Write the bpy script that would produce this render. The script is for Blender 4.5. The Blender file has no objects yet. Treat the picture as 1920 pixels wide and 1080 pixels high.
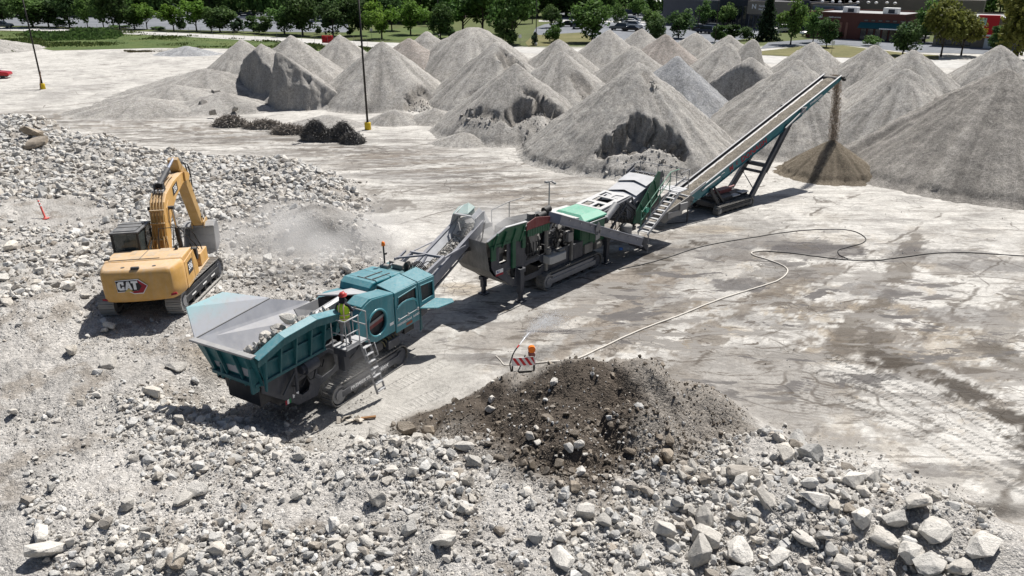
import bpy, bmesh, math, random
import numpy as np
from mathutils import Vector, Matrix, Euler
from mathutils.geometry import tessellate_polygon
rad = math.radians
random.seed(7)
RS = np.random.RandomState(11)
SC = bpy.context.scene
COL = SC.collection

# ------------------------------------------------------------------ camera, sky, sun, exposure
FPX, HORIZON, CAM_H = 1440.0, 600.0, 14.0
PITCH = math.atan(HORIZON / FPX)
cam = bpy.data.cameras.new('camera')
cam.sensor_width = 36.0
cam.lens = 36.0 * FPX / 1920.0
cam.clip_start = 0.1
cam.clip_end = 6000
camo = bpy.data.objects.new('camera', cam)
COL.objects.link(camo)
camo.location = (0, 0, CAM_H)
camo.rotation_euler = (math.pi / 2 - PITCH, 0, 0)
SC.camera = camo

SUN_EL = rad(59)
SUN_AZ = math.atan2(2.5, 3.5)          # clockwise from +Y
SUN_DIR = Vector((math.sin(SUN_AZ) * math.cos(SUN_EL), math.cos(SUN_AZ) * math.cos(SUN_EL), math.sin(SUN_EL)))
w = bpy.data.worlds.new('World')
SC.world = w
w.use_nodes = True
nt = w.node_tree
nt.nodes.clear()
wo = nt.nodes.new('ShaderNodeOutputWorld')
bg = nt.nodes.new('ShaderNodeBackground')
sky = nt.nodes.new('ShaderNodeTexSky')
sky.sky_type = 'NISHITA'
sky.sun_disc = False
sky.sun_elevation = SUN_EL
sky.sun_rotation = SUN_AZ
sky.dust_density = 2.0
bg.inputs['Strength'].default_value = 0.052
nt.links.new(sky.outputs[0], bg.inputs['Color'])
nt.links.new(bg.outputs[0], wo.inputs['Surface'])
sun = bpy.data.lights.new('sun', 'SUN')
sun.energy = 5.0
sun.angle = rad(0.53)
sun.color = (1.0, 0.965, 0.91)
suno = bpy.data.objects.new('sun', sun)
COL.objects.link(suno)
suno.rotation_euler = SUN_DIR.to_track_quat('Z', 'Y').to_euler()
suno.location = (20, 40, 60)
vs = SC.view_settings
vs.view_transform = 'Standard'
vs.look = 'None'
vs.exposure = 0.45
vs.gamma = 1.0
vs.use_curve_mapping = False
SC.cycles.max_bounces = 6
SC.cycles.diffuse_bounces = 3
SC.cycles.transparent_max_bounces = 12
SC.cycles.volume_bounces = 1

# ------------------------------------------------------------------ placing helpers
CP, SP = math.cos(PITCH), math.sin(PITCH)
def at(u, v, z=0.0):
    """the place at height z that the photograph shows at (u, v)"""
    a = (u - 960) / FPX
    b = (540 - v) / FPX
    d = (a, CP + b * SP, -SP + b * CP)
    t = (z - CAM_H) / d[2]
    return Vector((a * t, d[1] * t, z))

# ------------------------------------------------------------------ numpy noise
def _hash(ix, iy, s):
    n = (ix.astype(np.int64) * 374761393 + iy.astype(np.int64) * 668265263 + s * 974634777) & 0x7fffffff
    n = ((n ^ (n >> 13)) * 1274126177) & 0x7fffffff
    n = n ^ (n >> 16)
    return (n & 0xffff) / 65535.0
def vnoise(x, y, s=0):
    ix = np.floor(x); iy = np.floor(y)
    fx = x - ix; fy = y - iy
    fx = fx * fx * fx * (fx * (fx * 6 - 15) + 10); fy = fy * fy * fy * (fy * (fy * 6 - 15) + 10)
    a = _hash(ix, iy, s); b = _hash(ix + 1, iy, s); c = _hash(ix, iy + 1, s); d = _hash(ix + 1, iy + 1, s)
    return (a + (b - a) * fx) * (1 - fy) + (c + (d - c) * fx) * fy
def fbm(x, y, s=0, o=4, g=0.5):
    x = np.asarray(x, float); y = np.asarray(y, float)
    r = np.zeros_like(x + y); a = 1.0; t = 0.0; f = 1.0
    for i in range(o):
        r = r + a * vnoise(x * f + 17.3 * i, y * f - 9.1 * i, s + i * 31); t += a; a *= g; f *= 2.03
    return r / t
def sstep(a, b, x):
    t = np.clip((x - a) / (b - a), 0, 1)
    return t * t * (3 - 2 * t)
def polysd(x, y, pts):
    """signed distance to a polygon, positive inside"""
    P = np.array([(p[0], p[1]) for p in pts], float)
    d = np.full(x.shape, 1e9); ins = np.zeros(x.shape, bool)
    n = len(P)
    for i in range(n):
        a = P[i]; b = P[(i + 1) % n]
        ex, ey = b - a
        L = ex * ex + ey * ey + 1e-12
        t = np.clip(((x - a[0]) * ex + (y - a[1]) * ey) / L, 0, 1)
        d = np.minimum(d, (x - a[0] - t * ex) ** 2 + (y - a[1] - t * ey) ** 2)
        c = ((a[1] > y) != (b[1] > y)) & (x < (b[0] - a[0]) * (y - a[1]) / (b[1] - a[1] + 1e-12) + a[0])
        ins ^= c
    d = np.sqrt(d)
    return np.where(ins, d, -d)
def lined(x, y, pts):
    """distance to a polyline and the arc length along it"""
    P = np.array([(p[0], p[1]) for p in pts], float)
    d = np.full(x.shape, 1e9); u = np.zeros(x.shape); acc = 0.0
    for a, b in zip(P[:-1], P[1:]):
        e = b - a; L = math.hypot(*e)
        t = np.clip(((x - a[0]) * e[0] + (y - a[1]) * e[1]) / (L * L), 0, 1)
        q = np.hypot(x - a[0] - t * e[0], y - a[1] - t * e[1])
        m = q < d
        d = np.where(m, q, d); u = np.where(m, acc + t * L, u)
        acc += L
    return d, u
def px_poly(pp, z=0.0):
    return [at(u, v, z) for u, v in pp]

# ------------------------------------------------------------------ mesh builder
class MB:
    def __init__(s, M=None):
        s.v = []; s.f = []; s.mi = []; s.sm = []
        s.M = M; s.cur = 0; s.smooth = False
    def add(s, vs, fs, mi=None, smooth=None):
        b = len(s.v)
        if s.M is not None:
            vs = [s.M @ Vector(p) for p in vs]
        s.v.extend([tuple(p) for p in vs])
        for f in fs:
            s.f.append(tuple(i + b for i in f)); s.mi.append(s.cur if mi is None else mi)
            s.sm.append(s.smooth if smooth is None else smooth)
        return s
    def box(s, x0, x1, y0, y1, z0, z1):
        v = [(x, y, z) for x in (x0, x1) for y in (y0, y1) for z in (z0, z1)]
        return s.add(v, [(0, 1, 3, 2), (4, 6, 7, 5), (0, 4, 5, 1), (2, 3, 7, 6), (0, 2, 6, 4), (1, 5, 7, 3)], smooth=False)
    def obox(s, c, size, R=None):
        h = [k / 2 for k in size]
        c = Vector(c)
        v = []
        for x in (-h[0], h[0]):
            for y in (-h[1], h[1]):
                for z in (-h[2], h[2]):
                    p = Vector((x, y, z))
                    v.append(c + (R @ p if R is not None else p))
        return s.add(v, [(0, 1, 3, 2), (4, 6, 7, 5), (0, 4, 5, 1), (2, 3, 7, 6), (0, 2, 6, 4), (1, 5, 7, 3)], smooth=False)
    def beam(s, p, q, wd, h, up=(0, 0, 1)):
        p = Vector(p); q = Vector(q); d = (q - p)
        L = d.length; d.normalize()
        sd = d.cross(Vector(up))
        if sd.length < 1e-4: sd = d.cross(Vector((0, 1, 0)))
        sd.normalize(); u2 = sd.cross(d)
        R = Matrix((d, sd, u2)).transposed()
        return s.obox((p + q) / 2, (L, wd, h), R)
    def prism(s, prof, y0, y1, holes=(), axis='y'):
        """extrude a profile in (x, z) from y0 to y1, with holes"""
        loops = [list(prof)] + [list(h) for h in holes]
        flat = [p for l in loops for p in l]
        def mk(p, y):
            if axis == 'y': return (p[0], y, p[1])
            if axis == 'x': return (y, p[0], p[1])
            return (p[0], p[1], y)
        n = len(flat)
        v = [mk(p, y0) for p in flat] + [mk(p, y1) for p in flat]
        if holes:
            tr = tessellate_polygon([[Vector((p[0], p[1], 0)) for p in l] for l in loops])
            fs = [tuple(t) for t in tr] + [tuple(i + n for i in reversed(t)) for t in tr]
        else:
            fs = [tuple(range(n)), tuple(range(2 * n - 1, n - 1, -1))]
        o = 0
        for l in loops:
            m = len(l)
            for i in range(m):
                j = (i + 1) % m
                fs.append((o + i, o + j, n + o + j, n + o + i))
            o += m
        return s.add(v, fs, smooth=False)
    def plate(s, pts, t=0.02):
        """a flat or folded polygon given thickness along its normal"""
        P = [Vector(p) for p in pts]
        n = Vector((0, 0, 0))
        for i in range(len(P)):
            a = P[i]; b = P[(i + 1) % len(P)]
            n += a.cross(b)
        n.normalize()
        k = len(P)
        v = [p + n * t / 2 for p in P] + [p - n * t / 2 for p in P]
        fs = [tuple(range(k)), tuple(range(2 * k - 1, k - 1, -1))] + [(i, i + k, (i + 1) % k + k, (i + 1) % k) for i in range(k)]
        return s.add(v, fs, smooth=False)
    def cyl(s, p, q, r0, r1=None, n=12, caps=True):
        r1 = r0 if r1 is None else r1
        p = Vector(p); q = Vector(q); d = (q - p).normalized()
        a = d.orthogonal().normalized(); b = d.cross(a)
        v = []
        for k in range(n):
            t = 2 * math.pi * k / n
            o = a * math.cos(t) + b * math.sin(t)
            v += [p + o * r0, q + o * r1]
        fs = [(2 * k, 2 * ((k + 1) % n), 2 * ((k + 1) % n) + 1, 2 * k + 1) for k in range(n)]
        s.add(v, fs, smooth=True)
        if caps:
            s.add([v[2 * k] for k in range(n)], [tuple(range(n - 1, -1, -1))], smooth=False)
            s.add([v[2 * k + 1] for k in range(n)], [tuple(range(n))], smooth=False)
        return s
    def tube(s, pts, r, n=7):
        P = [Vector(p) for p in pts]
        rings = []
        for i, p in enumerate(P):
            d = (P[min(i + 1, len(P) - 1)] - P[max(i - 1, 0)]).normalized()
            if i == 0: a = d.orthogonal().normalized()
            else:
                a = (a - d * a.dot(d)).normalized()
            b = d.cross(a)
            rings.append([p + (a * math.cos(2 * math.pi * k / n) + b * math.sin(2 * math.pi * k / n)) * (r[i] if isinstance(r, (list, tuple)) else r) for k in range(n)])
        v = [p for rg in rings for p in rg]
        fs = []
        for i in range(len(P) - 1):
            for k in range(n):
                fs.append((i * n + k, i * n + (k + 1) % n, (i + 1) * n + (k + 1) % n, (i + 1) * n + k))
        s.add(v, fs, smooth=True)
        s.add(rings[0], [tuple(range(n - 1, -1, -1))], smooth=False)
        s.add(rings[-1], [tuple(range(n))], smooth=False)
        return s
    def loft(s, rings, caps=True, smooth=True):
        n = len(rings[0])
        v = [p for rg in rings for p in rg]
        fs = []
        for i in range(len(rings) - 1):
            for k in range(n):
                fs.append((i * n + k, i * n + (k + 1) % n, (i + 1) * n + (k + 1) % n, (i + 1) * n + k))
        if caps:
            fs.append(tuple(range(n - 1, -1, -1))); fs.append(tuple(range((len(rings) - 1) * n, len(rings) * n)))
        return s.add(v, fs, smooth=smooth)
    def lathe(s, prof, n=12, c=(0, 0, 0)):
        rings = [[(c[0] + r * math.cos(2 * math.pi * k / n), c[1] + r * math.sin(2 * math.pi * k / n), c[2] + z) for k in range(n)] for r, z in prof]
        return s.loft(rings)
    def ball(s, c, r, n=10, m=6, sz=1.0):
        prof = [(max(1e-3, r * math.sin(math.pi * i / m)), -r * sz * math.cos(math.pi * i / m)) for i in range(m + 1)]
        return s.lathe(prof, n, c)
    def build(s, name, mats, parent=None, bevel=0.0, seg=1, **tags):
        me = bpy.data.meshes.new(name)
        me.from_pydata(s.v, [], s.f)
        if not isinstance(mats, (list, tuple)): mats = [mats]
        for m in mats: me.materials.append(m)
        me.polygons.foreach_set('material_index', s.mi)
        me.polygons.foreach_set('use_smooth', s.sm)
        bm = bmesh.new(); bm.from_mesh(me)
        bmesh.ops.recalc_face_normals(bm, faces=bm.faces)
        bm.to_mesh(me); bm.free()
        me.update()
        o = bpy.data.objects.new(name, me)
        COL.objects.link(o)
        if parent is not None: o.parent = parent
        if bevel:
            b = o.modifiers.new('bevel', 'BEVEL'); b.width = bevel; b.segments = seg; b.limit_method = 'ANGLE'; b.angle_limit = rad(40)
        tag(o, **tags)
        return o

def tag(o, label=None, cat=None, group=None, kind=None):
    if label: o['label'] = label
    if cat: o['category'] = cat
    if group: o['group'] = group
    if kind: o['kind'] = kind
    return o
def thing(name, label, cat, loc=(0, 0, 0), rz=0.0, group=None, rot=None):
    o = bpy.data.objects.new(name, None)
    COL.objects.link(o)
    o.empty_display_size = 0.3
    o.location = loc
    o.rotation_euler = rot if rot is not None else (0, 0, rz)
    return tag(o, label, cat, group)
def dup(root, loc, rz=0.0, scale=None, label=None, group=None):
    r = root.copy(); COL.objects.link(r)
    r.location = loc; r.rotation_euler = (0, 0, rz)
    if scale is not None: r.scale = scale if isinstance(scale, (tuple, list)) else (scale,) * 3
    if label: r['label'] = label
    if group: r['group'] = group
    for ch in list(root.children):
        c = ch.copy(); COL.objects.link(c); c.parent = r
        for g in ch.children:
            d = g.copy(); COL.objects.link(d); d.parent = c
    return r
def text(name, body, size, mat, parent, M, shear=0.0, extrude=0.004, sx=1.0, font_offset=0.0, **tags):
    cu = bpy.data.curves.new(name, 'FONT')
    cu.body = body; cu.size = size; cu.extrude = extrude; cu.shear = shear; cu.offset = font_offset or size * 0.022
    cu.align_x = 'CENTER'; cu.align_y = 'CENTER'; cu.resolution_u = 3
    cu.materials.append(mat)
    tmp = bpy.data.objects.new(name, cu)
    COL.objects.link(tmp)
    me = bpy.data.meshes.new_from_object(tmp)
    bpy.data.objects.remove(tmp); bpy.data.curves.remove(cu)
    o = bpy.data.objects.new(name, me)
    COL.objects.link(o)
    o.parent = parent
    o.matrix_local = M @ Matrix.Diagonal((sx, 1, 1, 1))
    return tag(o, **tags)
def frame_near(c, along=(1, 0, 0), up=(0, 0, 1)):
    """text plane: reads along `along`, stands up along `up`"""
    a = Vector(along).normalized(); u = Vector(up); u = (u - a * u.dot(a)).normalized(); n = a.cross(u)
    M = Matrix((a, u, n)).transposed().to_4x4()
    M.translation = Vector(c)
    return M
def mesh_np(name, V, F, mats, smooth=False, attrs=None, mi=None, parent=None, **tags):
    """large mesh from numpy: V (n,3), F (m,k)"""
    me = bpy.data.meshes.new(name)
    n, m, k = len(V), len(F), F.shape[1]
    me.vertices.add(n); me.loops.add(m * k); me.polygons.add(m)
    me.vertices.foreach_set('co', np.ascontiguousarray(V, np.float32).ravel())
    me.loops.foreach_set('vertex_index', np.ascontiguousarray(F, np.int32).ravel())
    me.polygons.foreach_set('loop_start', np.arange(m, dtype=np.int32) * k)
    me.polygons.foreach_set('use_smooth', np.full(m, smooth, bool))
    if not isinstance(mats, (list, tuple)): mats = [mats]
    for x in mats: me.materials.append(x)
    if mi is not None: me.polygons.foreach_set('material_index', np.ascontiguousarray(mi, np.int32))
    for an, av in (attrs or {}).items():
        if av.ndim == 2:
            a = me.attributes.new(an, 'FLOAT_COLOR', 'POINT')
            c4 = np.ones((n, 4), np.float32); c4[:, :3] = av
            a.data.foreach_set('color', c4.ravel())
        else:
            a = me.attributes.new(an, 'FLOAT', 'POINT')
            a.data.foreach_set('value', np.ascontiguousarray(av, np.float32))
    me.update(); me.validate()
    o = bpy.data.objects.new(name, me)
    COL.objects.link(o)
    if parent is not None: o.parent = parent
    return tag(o, **tags)

# ------------------------------------------------------------------ materials
class N:
    """tiny node-graph helper"""
    def __init__(s, name, rough=0.8, metal=0.0, spec=0.3):
        s.m = bpy.data.materials.new(name); s.m.use_nodes = True
        s.t = s.m.node_tree; s.t.nodes.clear()
        s.o = s.t.nodes.new('ShaderNodeOutputMaterial')
        s.b = s.t.nodes.new('ShaderNodeBsdfPrincipled')
        s.t.links.new(s.b.outputs[0], s.o.inputs['Surface'])
        s.b.inputs['Roughness'].default_value = rough
        s.b.inputs['Metallic'].default_value = metal
        s.b.inputs['Specular IOR Level'].default_value = spec
    def n(s, typ, **kw):
        x = s.t.nodes.new(typ)
        for k, v in kw.items():
            if k.startswith('i_'):
                x.inputs[int(k[2:]) if k[2:].isdigit() else k[2:].replace('_', ' ')].default_value = v
            else: setattr(x, k, v)
        return x
    def l(s, a, b): s.t.links.new(a, b)
    def pos(s, scale=(1, 1, 1), rot=(0, 0, 0), obj=False):
        if obj:
            g = s.n('ShaderNodeTexCoord').outputs['Object']
        else:
            g = s.n('ShaderNodeNewGeometry').outputs['Position']
        mp = s.n('ShaderNodeMapping'); mp.inputs['Scale'].default_value = scale; mp.inputs['Rotation'].default_value = rot
        s.l(g, mp.inputs['Vector'])
        return mp.outputs[0]
    def noise(s, v, scale, detail=4, rough=0.55, dist=0.0):
        x = s.n('ShaderNodeTexNoise'); x.inputs['Scale'].default_value = scale; x.inputs['Detail'].default_value = detail
        x.inputs['Roughness'].default_value = rough; x.inputs['Distortion'].default_value = dist
        s.l(v, x.inputs['Vector']); return x.outputs['Fac']
    def ramp(s, f, stops):
        r = s.n('ShaderNodeValToRGB'); e = r.color_ramp.elements
        while len(e) < len(stops): e.new(0.5)
        for x, (p, c) in zip(e, stops):
            x.position = p; x.color = (c, c, c, 1) if not isinstance(c, (tuple, list)) else (*c[:3], 1)
        s.l(f, r.inputs[0]); return r.outputs[0]
    def mix(s, f, a, b, mode='MIX'):
        x = s.n('ShaderNodeMix', data_type='RGBA', blend_type=mode, clamp_factor=True)
        for sock, val in ((x.inputs[0], f), (x.inputs[6], a), (x.inputs[7], b)):
            if hasattr(val, 'links') or isinstance(val, bpy.types.NodeSocket): s.l(val, sock)
            elif isinstance(val, (tuple, list)): sock.default_value = (*val[:3], 1)
            else: sock.default_value = val
        return x.outputs[2]
    def math(s, op, a, b=0.0, clamp=False):
        x = s.n('ShaderNodeMath', operation=op, use_clamp=clamp)
        for sock, val in ((x.inputs[0], a), (x.inputs[1], b)):
            if isinstance(val, bpy.types.NodeSocket): s.l(val, sock)
            else: sock.default_value = val
        return x.outputs[0]
    def attr(s, name):
        return s.n('ShaderNodeAttribute', attribute_name=name)
    def color(s, c):
        if isinstance(c, bpy.types.NodeSocket): s.l(c, s.b.inputs['Base Color'])
        else: s.b.inputs['Base Color'].default_value = (*c[:3], 1)
        return s
    def bump(s, h, strength=0.3, dist=0.02):
        x = s.n('ShaderNodeBump'); x.inputs['Strength'].default_value = strength; x.inputs['Distance'].default_value = dist
        s.l(h, x.inputs['Height']); s.l(x.outputs[0], s.b.inputs['Normal']); return s

DUST = (0.40, 0.385, 0.36)
def paint(name, c, rough=0.45, dust=0.45, metal=0.0, spec=0.4, scratch=0.0, coat=0.0):
    """painted or bare machine metal with dust that lies on what faces up, and in blotches elsewhere"""
    k = N(name, rough, metal, spec)
    if coat: k.b.inputs['Coat Weight'].default_value = coat; k.b.inputs['Coat Roughness'].default_value = 0.12
    v = k.pos(obj=True)
    n1 = k.noise(v, 1.6, 5, 0.62); n2 = k.noise(v, 11, 5, 0.7); n3 = k.noise(k.pos((1, 1, 0.25), obj=True), 6, 4, 0.6)
    g = k.n('ShaderNodeNewGeometry'); sx = k.n('ShaderNodeSeparateXYZ'); k.l(g.outputs['Normal'], sx.inputs[0])
    up = k.ramp(sx.outputs['Z'], [(0.35, 0.0), (0.95, 1.0)])
    blot = k.ramp(n1, [(0.38, 0.0), (0.72, 1.0)])
    fine = k.ramp(n2, [(0.3, 0.35), (0.75, 1.0)])
    a = k.math('MULTIPLY', up, 1.15 * dust)
    b = k.math('MULTIPLY', k.math('MULTIPLY', blot, k.ramp(n3, [(0.3, 0.2), (0.7, 1.0)])), 0.75 * dust)
    f = k.math('MULTIPLY', k.math('ADD', a, b), fine, clamp=True)
    runs = k.ramp(k.noise(k.pos((5.0, 5.0, 0.35), obj=True), 1.6, 5, 0.7), [(0.50, 0.0), (0.68, 1.0)])
    f = k.math('ADD', f, k.math('MULTIPLY', runs, 0.32 * dust), clamp=True)
    var = k.mix(k.ramp(n1, [(0.3, 0.0), (0.7, 1.0)]), tuple(x * 0.82 for x in c), tuple(min(1, x * 1.12) for x in c))
    col = k.mix(f, var, DUST)
    if scratch:
        sc = k.ramp(k.noise(k.pos((1, 1, 7), obj=True), 9, 5, 0.7), [(0.60, 0.0), (0.68, 1.0)])
        col = k.mix(k.math('MULTIPLY', sc, scratch), col, (0.30, 0.27, 0.25))
    k.color(col)
    rr = k.math('ADD', k.math('MULTIPLY', f, 0.5), rough, clamp=True)
    k.l(rr, k.b.inputs['Roughness'])
    k.bump(n2, 0.12, 0.01)
    return k.m
def plain(name, c, rough=0.6, metal=0.0, spec=0.3):
    k = N(name, rough, metal, spec)
    n1 = k.noise(k.pos(obj=True), 5, 4, 0.6)
    k.color(k.mix(n1, tuple(x * 0.85 for x in c), tuple(min(1, x * 1.12) for x in c)))
    return k.m

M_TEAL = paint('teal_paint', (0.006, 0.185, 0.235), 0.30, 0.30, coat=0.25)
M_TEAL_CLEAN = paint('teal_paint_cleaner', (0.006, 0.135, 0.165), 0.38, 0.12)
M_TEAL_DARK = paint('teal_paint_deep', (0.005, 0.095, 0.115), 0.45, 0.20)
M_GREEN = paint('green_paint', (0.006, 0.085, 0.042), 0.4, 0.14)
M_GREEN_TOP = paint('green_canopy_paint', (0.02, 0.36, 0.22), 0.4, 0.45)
M_YEL = paint('yellow_paint', (0.60, 0.335, 0.085), 0.45, 0.55)
M_YEL_DIRTY = paint('yellow_paint_worn', (0.46, 0.275, 0.085), 0.5, 0.6)
M_GREY = paint('grey_paint', (0.036, 0.042, 0.058), 0.42, 0.22)
M_BLUEGREY = paint('blue_grey_paint', (0.19, 0.20, 0.24), 0.42, 0.35)
M_DARK = paint('dark_frame_paint', (0.016, 0.018, 0.024), 0.5, 0.2)
M_BLACK = paint('black_rubber', (0.012, 0.012, 0.013), 0.6, 0.18)
M_STEEL = paint('worn_steel', (0.24, 0.245, 0.26), 0.42, 0.5, 0.35)
M_LIGHTSTEEL = paint('galvanised_steel', (0.42, 0.43, 0.45), 0.4, 0.35, 0.3)
M_HOPPER = paint('scoured_hopper_steel', (0.30, 0.31, 0.345), 0.62, 0.5, 0.0)
M_TRACK = paint('track_steel', (0.15, 0.147, 0.142), 0.5, 0.6, 0.2)
M_DUSTY = paint('dust_covered_metal', (0.17, 0.165, 0.158), 0.7, 0.75)
M_REDPAINT = paint('dusty_red_paint', (0.22, 0.045, 0.045), 0.55, 0.35)
M_RED = plain('red_plastic', (0.55, 0.03, 0.035), 0.4)
M_ORANGE = plain('orange_lens', (0.85, 0.20, 0.02), 0.3)
M_WHITE = plain('white_paint', (0.75, 0.75, 0.74), 0.5)
M_LETTER = plain('white_decal', (0.78, 0.78, 0.78), 0.5)
M_LETTER_RED = plain('red_decal', (0.30, 0.015, 0.03), 0.5)
M_DECAL_BLUE = plain('blue_decal', (0.03, 0.05, 0.25), 0.5)
M_DECAL_BLACK = plain('black_decal', (0.018, 0.018, 0.022), 0.5)
M_HOSE = plain('black_hose', (0.02, 0.02, 0.022), 0.5)
M_GLASS = plain('dark_glass', (0.02, 0.024, 0.028), 0.08, 0.0, 0.6)
M_GRILLE = paint('black_mesh_grille', (0.02, 0.022, 0.026), 0.6, 0.25)
M_CONC = plain('concrete', (0.45, 0.44, 0.42), 0.9)
M_POLE = plain('dark_bronze_pole', (0.018, 0.015, 0.013), 0.5)
M_YELSAFE = plain('safety_yellow', (0.60, 0.42, 0.02), 0.6)
M_BELT = paint('conveyor_belt_rubber', (0.10, 0.095, 0.088), 0.8, 0.5)
k = N('cab_glass', 0.05, 0, 0.5); k.color((0.06, 0.075, 0.075)); k.b.inputs['Alpha'].default_value = 0.62; M_CABGLASS = k.m
# ------------------------------------------------------------------ where the machines stand
JAW_O, JAW_A = Vector((-6.24, 25.14, 0.0)), rad(59.4)
IMP_O, IMP_A = Vector((2.05, 35.75, 0.0)), rad(47.8)
CNV_O, CNV_A = Vector((13.31, 47.11, 0.0)), rad(40.0)
EXC_O, EXC_A = Vector((-14.55, 29.8, 1.26)), rad(91.0)
EXC_PITCH = 0.035

def loc2(x, y, O, A):
    c, s = math.cos(A), math.sin(A)
    return (x - O.x) * c + (y - O.y) * s, -(x - O.x) * s + (y - O.y) * c

# ------------------------------------------------------------------ terrain
RUB = px_poly([(-500, 228), (60, 240), (150, 258), (240, 283), (330, 296), (430, 306), (560, 312), (640, 332), (700, 352), (712, 385),
               (690, 420), (730, 470), (800, 530), (790, 600), (720, 690), (655, 790), (700, 806), (780, 815), (1000, 800), (1200, 790), (1350, 792),
               (1450, 792), (1560, 835), (1700, 885), (1920, 965), (2300, 1080), (2500, 1500), (960, 2600), (-900, 1500), (-1200, 600)])
MOUND = [(at(985, 730, 1.4), 1.6, 3.0), (at(1090, 700, 2.2), 2.5, 3.7), (at(1190, 702, 2.1), 2.4, 3.5), (at(1285, 735, 1.4), 1.6, 3.0),
         (at(885, 775, 0.9), 1.15, 2.5), (at(1050, 800, 1.6), 2.0, 3.3), (at(1180, 800, 1.5), 1.9, 3.1), (at(800, 790, 0.5), 0.85, 1.7), (at(1060, 850, 1.3), 1.7, 2.7), (at(1000, 830, 1.2), 1.5, 2.6)]
BUMPS = [(at(20, 262, 1.0), 1.5, 5.5), (at(170, 300, 0.8), 0.7, 5.0), (at(330, 330, 0.5), 0.5, 5.0), (at(60, 590, 1.3), 0.7, 3.0),
         (at(500, 330, 0.6), 0.5, 4.0), (at(610, 415, 0.9), 0.9, 2.6), (at(690, 430, .6), .6, 2.0), (at(880, 655, 0.3), 0.45, 1.3), (at(830, 690, 0.2), 0.3, 2.2), (at(1500, 960, 1.3), 0.55, 2.0),
         (at(1800, 1000, 1.3), 0.5, 2.5), (at(740, 850, 1.2), 0.4, 1.6), (at(480, 800, 1.0), 0.3, 2.5)]
PITS = [(at(600, 468, 0.4), 1.5, 3.4), (at(500, 470, 0.5), .7, 2.6), (at(690, 470, 0.3), 0.5, 2.5), (at(300, 1150, 1.0), 0.3, 3.0)]
def height(x, y, fine=True):
    x = np.asarray(x, float); y = np.asarray(y, float)
    near = (np.abs(x) < 60) & (y > -20) & (y < 75)
    h = np.zeros(x.shape)
    if not near.any(): return h
    X = x[near]; Y = y[near]
    sd = polysd(X, Y, RUB)
    wob = (fbm(X * 0.5, Y * 0.5, 3, 3) - 0.5) * 1.6
    r = sstep(0.0, 3.6, sd + wob)
    big = fbm(X * 0.16, Y * 0.16, 5, 3) - 0.45
    z = r * (1.05 + 1.0 * big)
    for c, a, R in BUMPS:
        d = np.hypot(X - c.x, Y - c.y) / R
        z = z + a * np.exp(-d * d * 1.6)
    for c, a, R in PITS:
        d = np.hypot(X - c.x, (Y - c.y) * np.where(Y > c.y, 1.7, 0.9)) / R
        z = z - a * (1 - sstep(0.45, 1.0, d))
    mz = np.zeros(X.shape)
    for c, a, R in MOUND:
        d = np.hypot(X - c.x, Y - c.y) / R
        m = np.clip(1 - d, 0, 1)
        mz = np.maximum(mz, a * (m * m * (3 - 2 * m)) ** 0.75)
    mz = mz * (0.82 + 0.4 * fbm(X * 0.9, Y * 0.9, 9, 4))
    z = np.maximum(z, mz) + 0.25 * np.minimum(z, mz)
    # pit the jaw crusher stands in
    lx, ly = loc2(X, Y, JAW_O, JAW_A)
    d = np.hypot(np.maximum(np.maximum(-4.0 - lx, lx - 9.0), 0), np.maximum(np.maximum(-2.9 - ly, ly - 1.9), 0))
    z = z * sstep(0.0, 2.6, d + 0.5 * wob)
    # level bench under the excavator, nose down
    lx, ly = loc2(X, Y, EXC_O, EXC_A)
    d = np.hypot(np.maximum(np.abs(lx) - 2.3, 0), np.maximum(np.abs(ly) - 1.5, 0))
    k = 1 - sstep(0.0, 1.6, d)
    z = z * (1 - k) + (EXC_O.z - 0.02 - EXC_PITCH * np.clip(lx, -3, 3)) * k
    if fine:
        rr = np.clip(r + np.clip(mz, 0, 1) + 0.12, 0, 1) * (0.35 + 0.65 * sstep(0.0, 1.5, d))
        z = z + rr * ((fbm(X * 2.1, Y * 2.1, 21, 4) - 0.5) * 0.26 + (fbm(X * 7, Y * 7, 22, 3) - 0.5) * 0.10)
    h[near] = z
    return h

ys = [10.0]
while ys[-1] < 72: ys.append(ys[-1] * 1.0062)
while ys[-1] < 170: ys.append(ys[-1] * 1.0125)
while ys[-1] < 5000: ys.append(ys[-1] * 1.06)
ys = np.array([-80, -55, -35, -22, -12, -4, 2, 6, 8.5] + ys)
ta = np.concatenate([np.linspace(-3.2, -1.0, 16)[:-1], np.linspace(-1.0, -0.76, 24)[:-1], np.linspace(-0.76, 0.76, 520), np.linspace(0.76, 1.0, 24)[1:], np.linspace(1.0, 3.2, 16)[1:]])
sc = np.where(ys > 10, ys, 10 + (10 - ys) * 0.9)
GX = sc[:, None] * ta[None, :]
GY = np.repeat(ys[:, None], len(ta), 1)
GZ = height(GX, GY)

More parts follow.
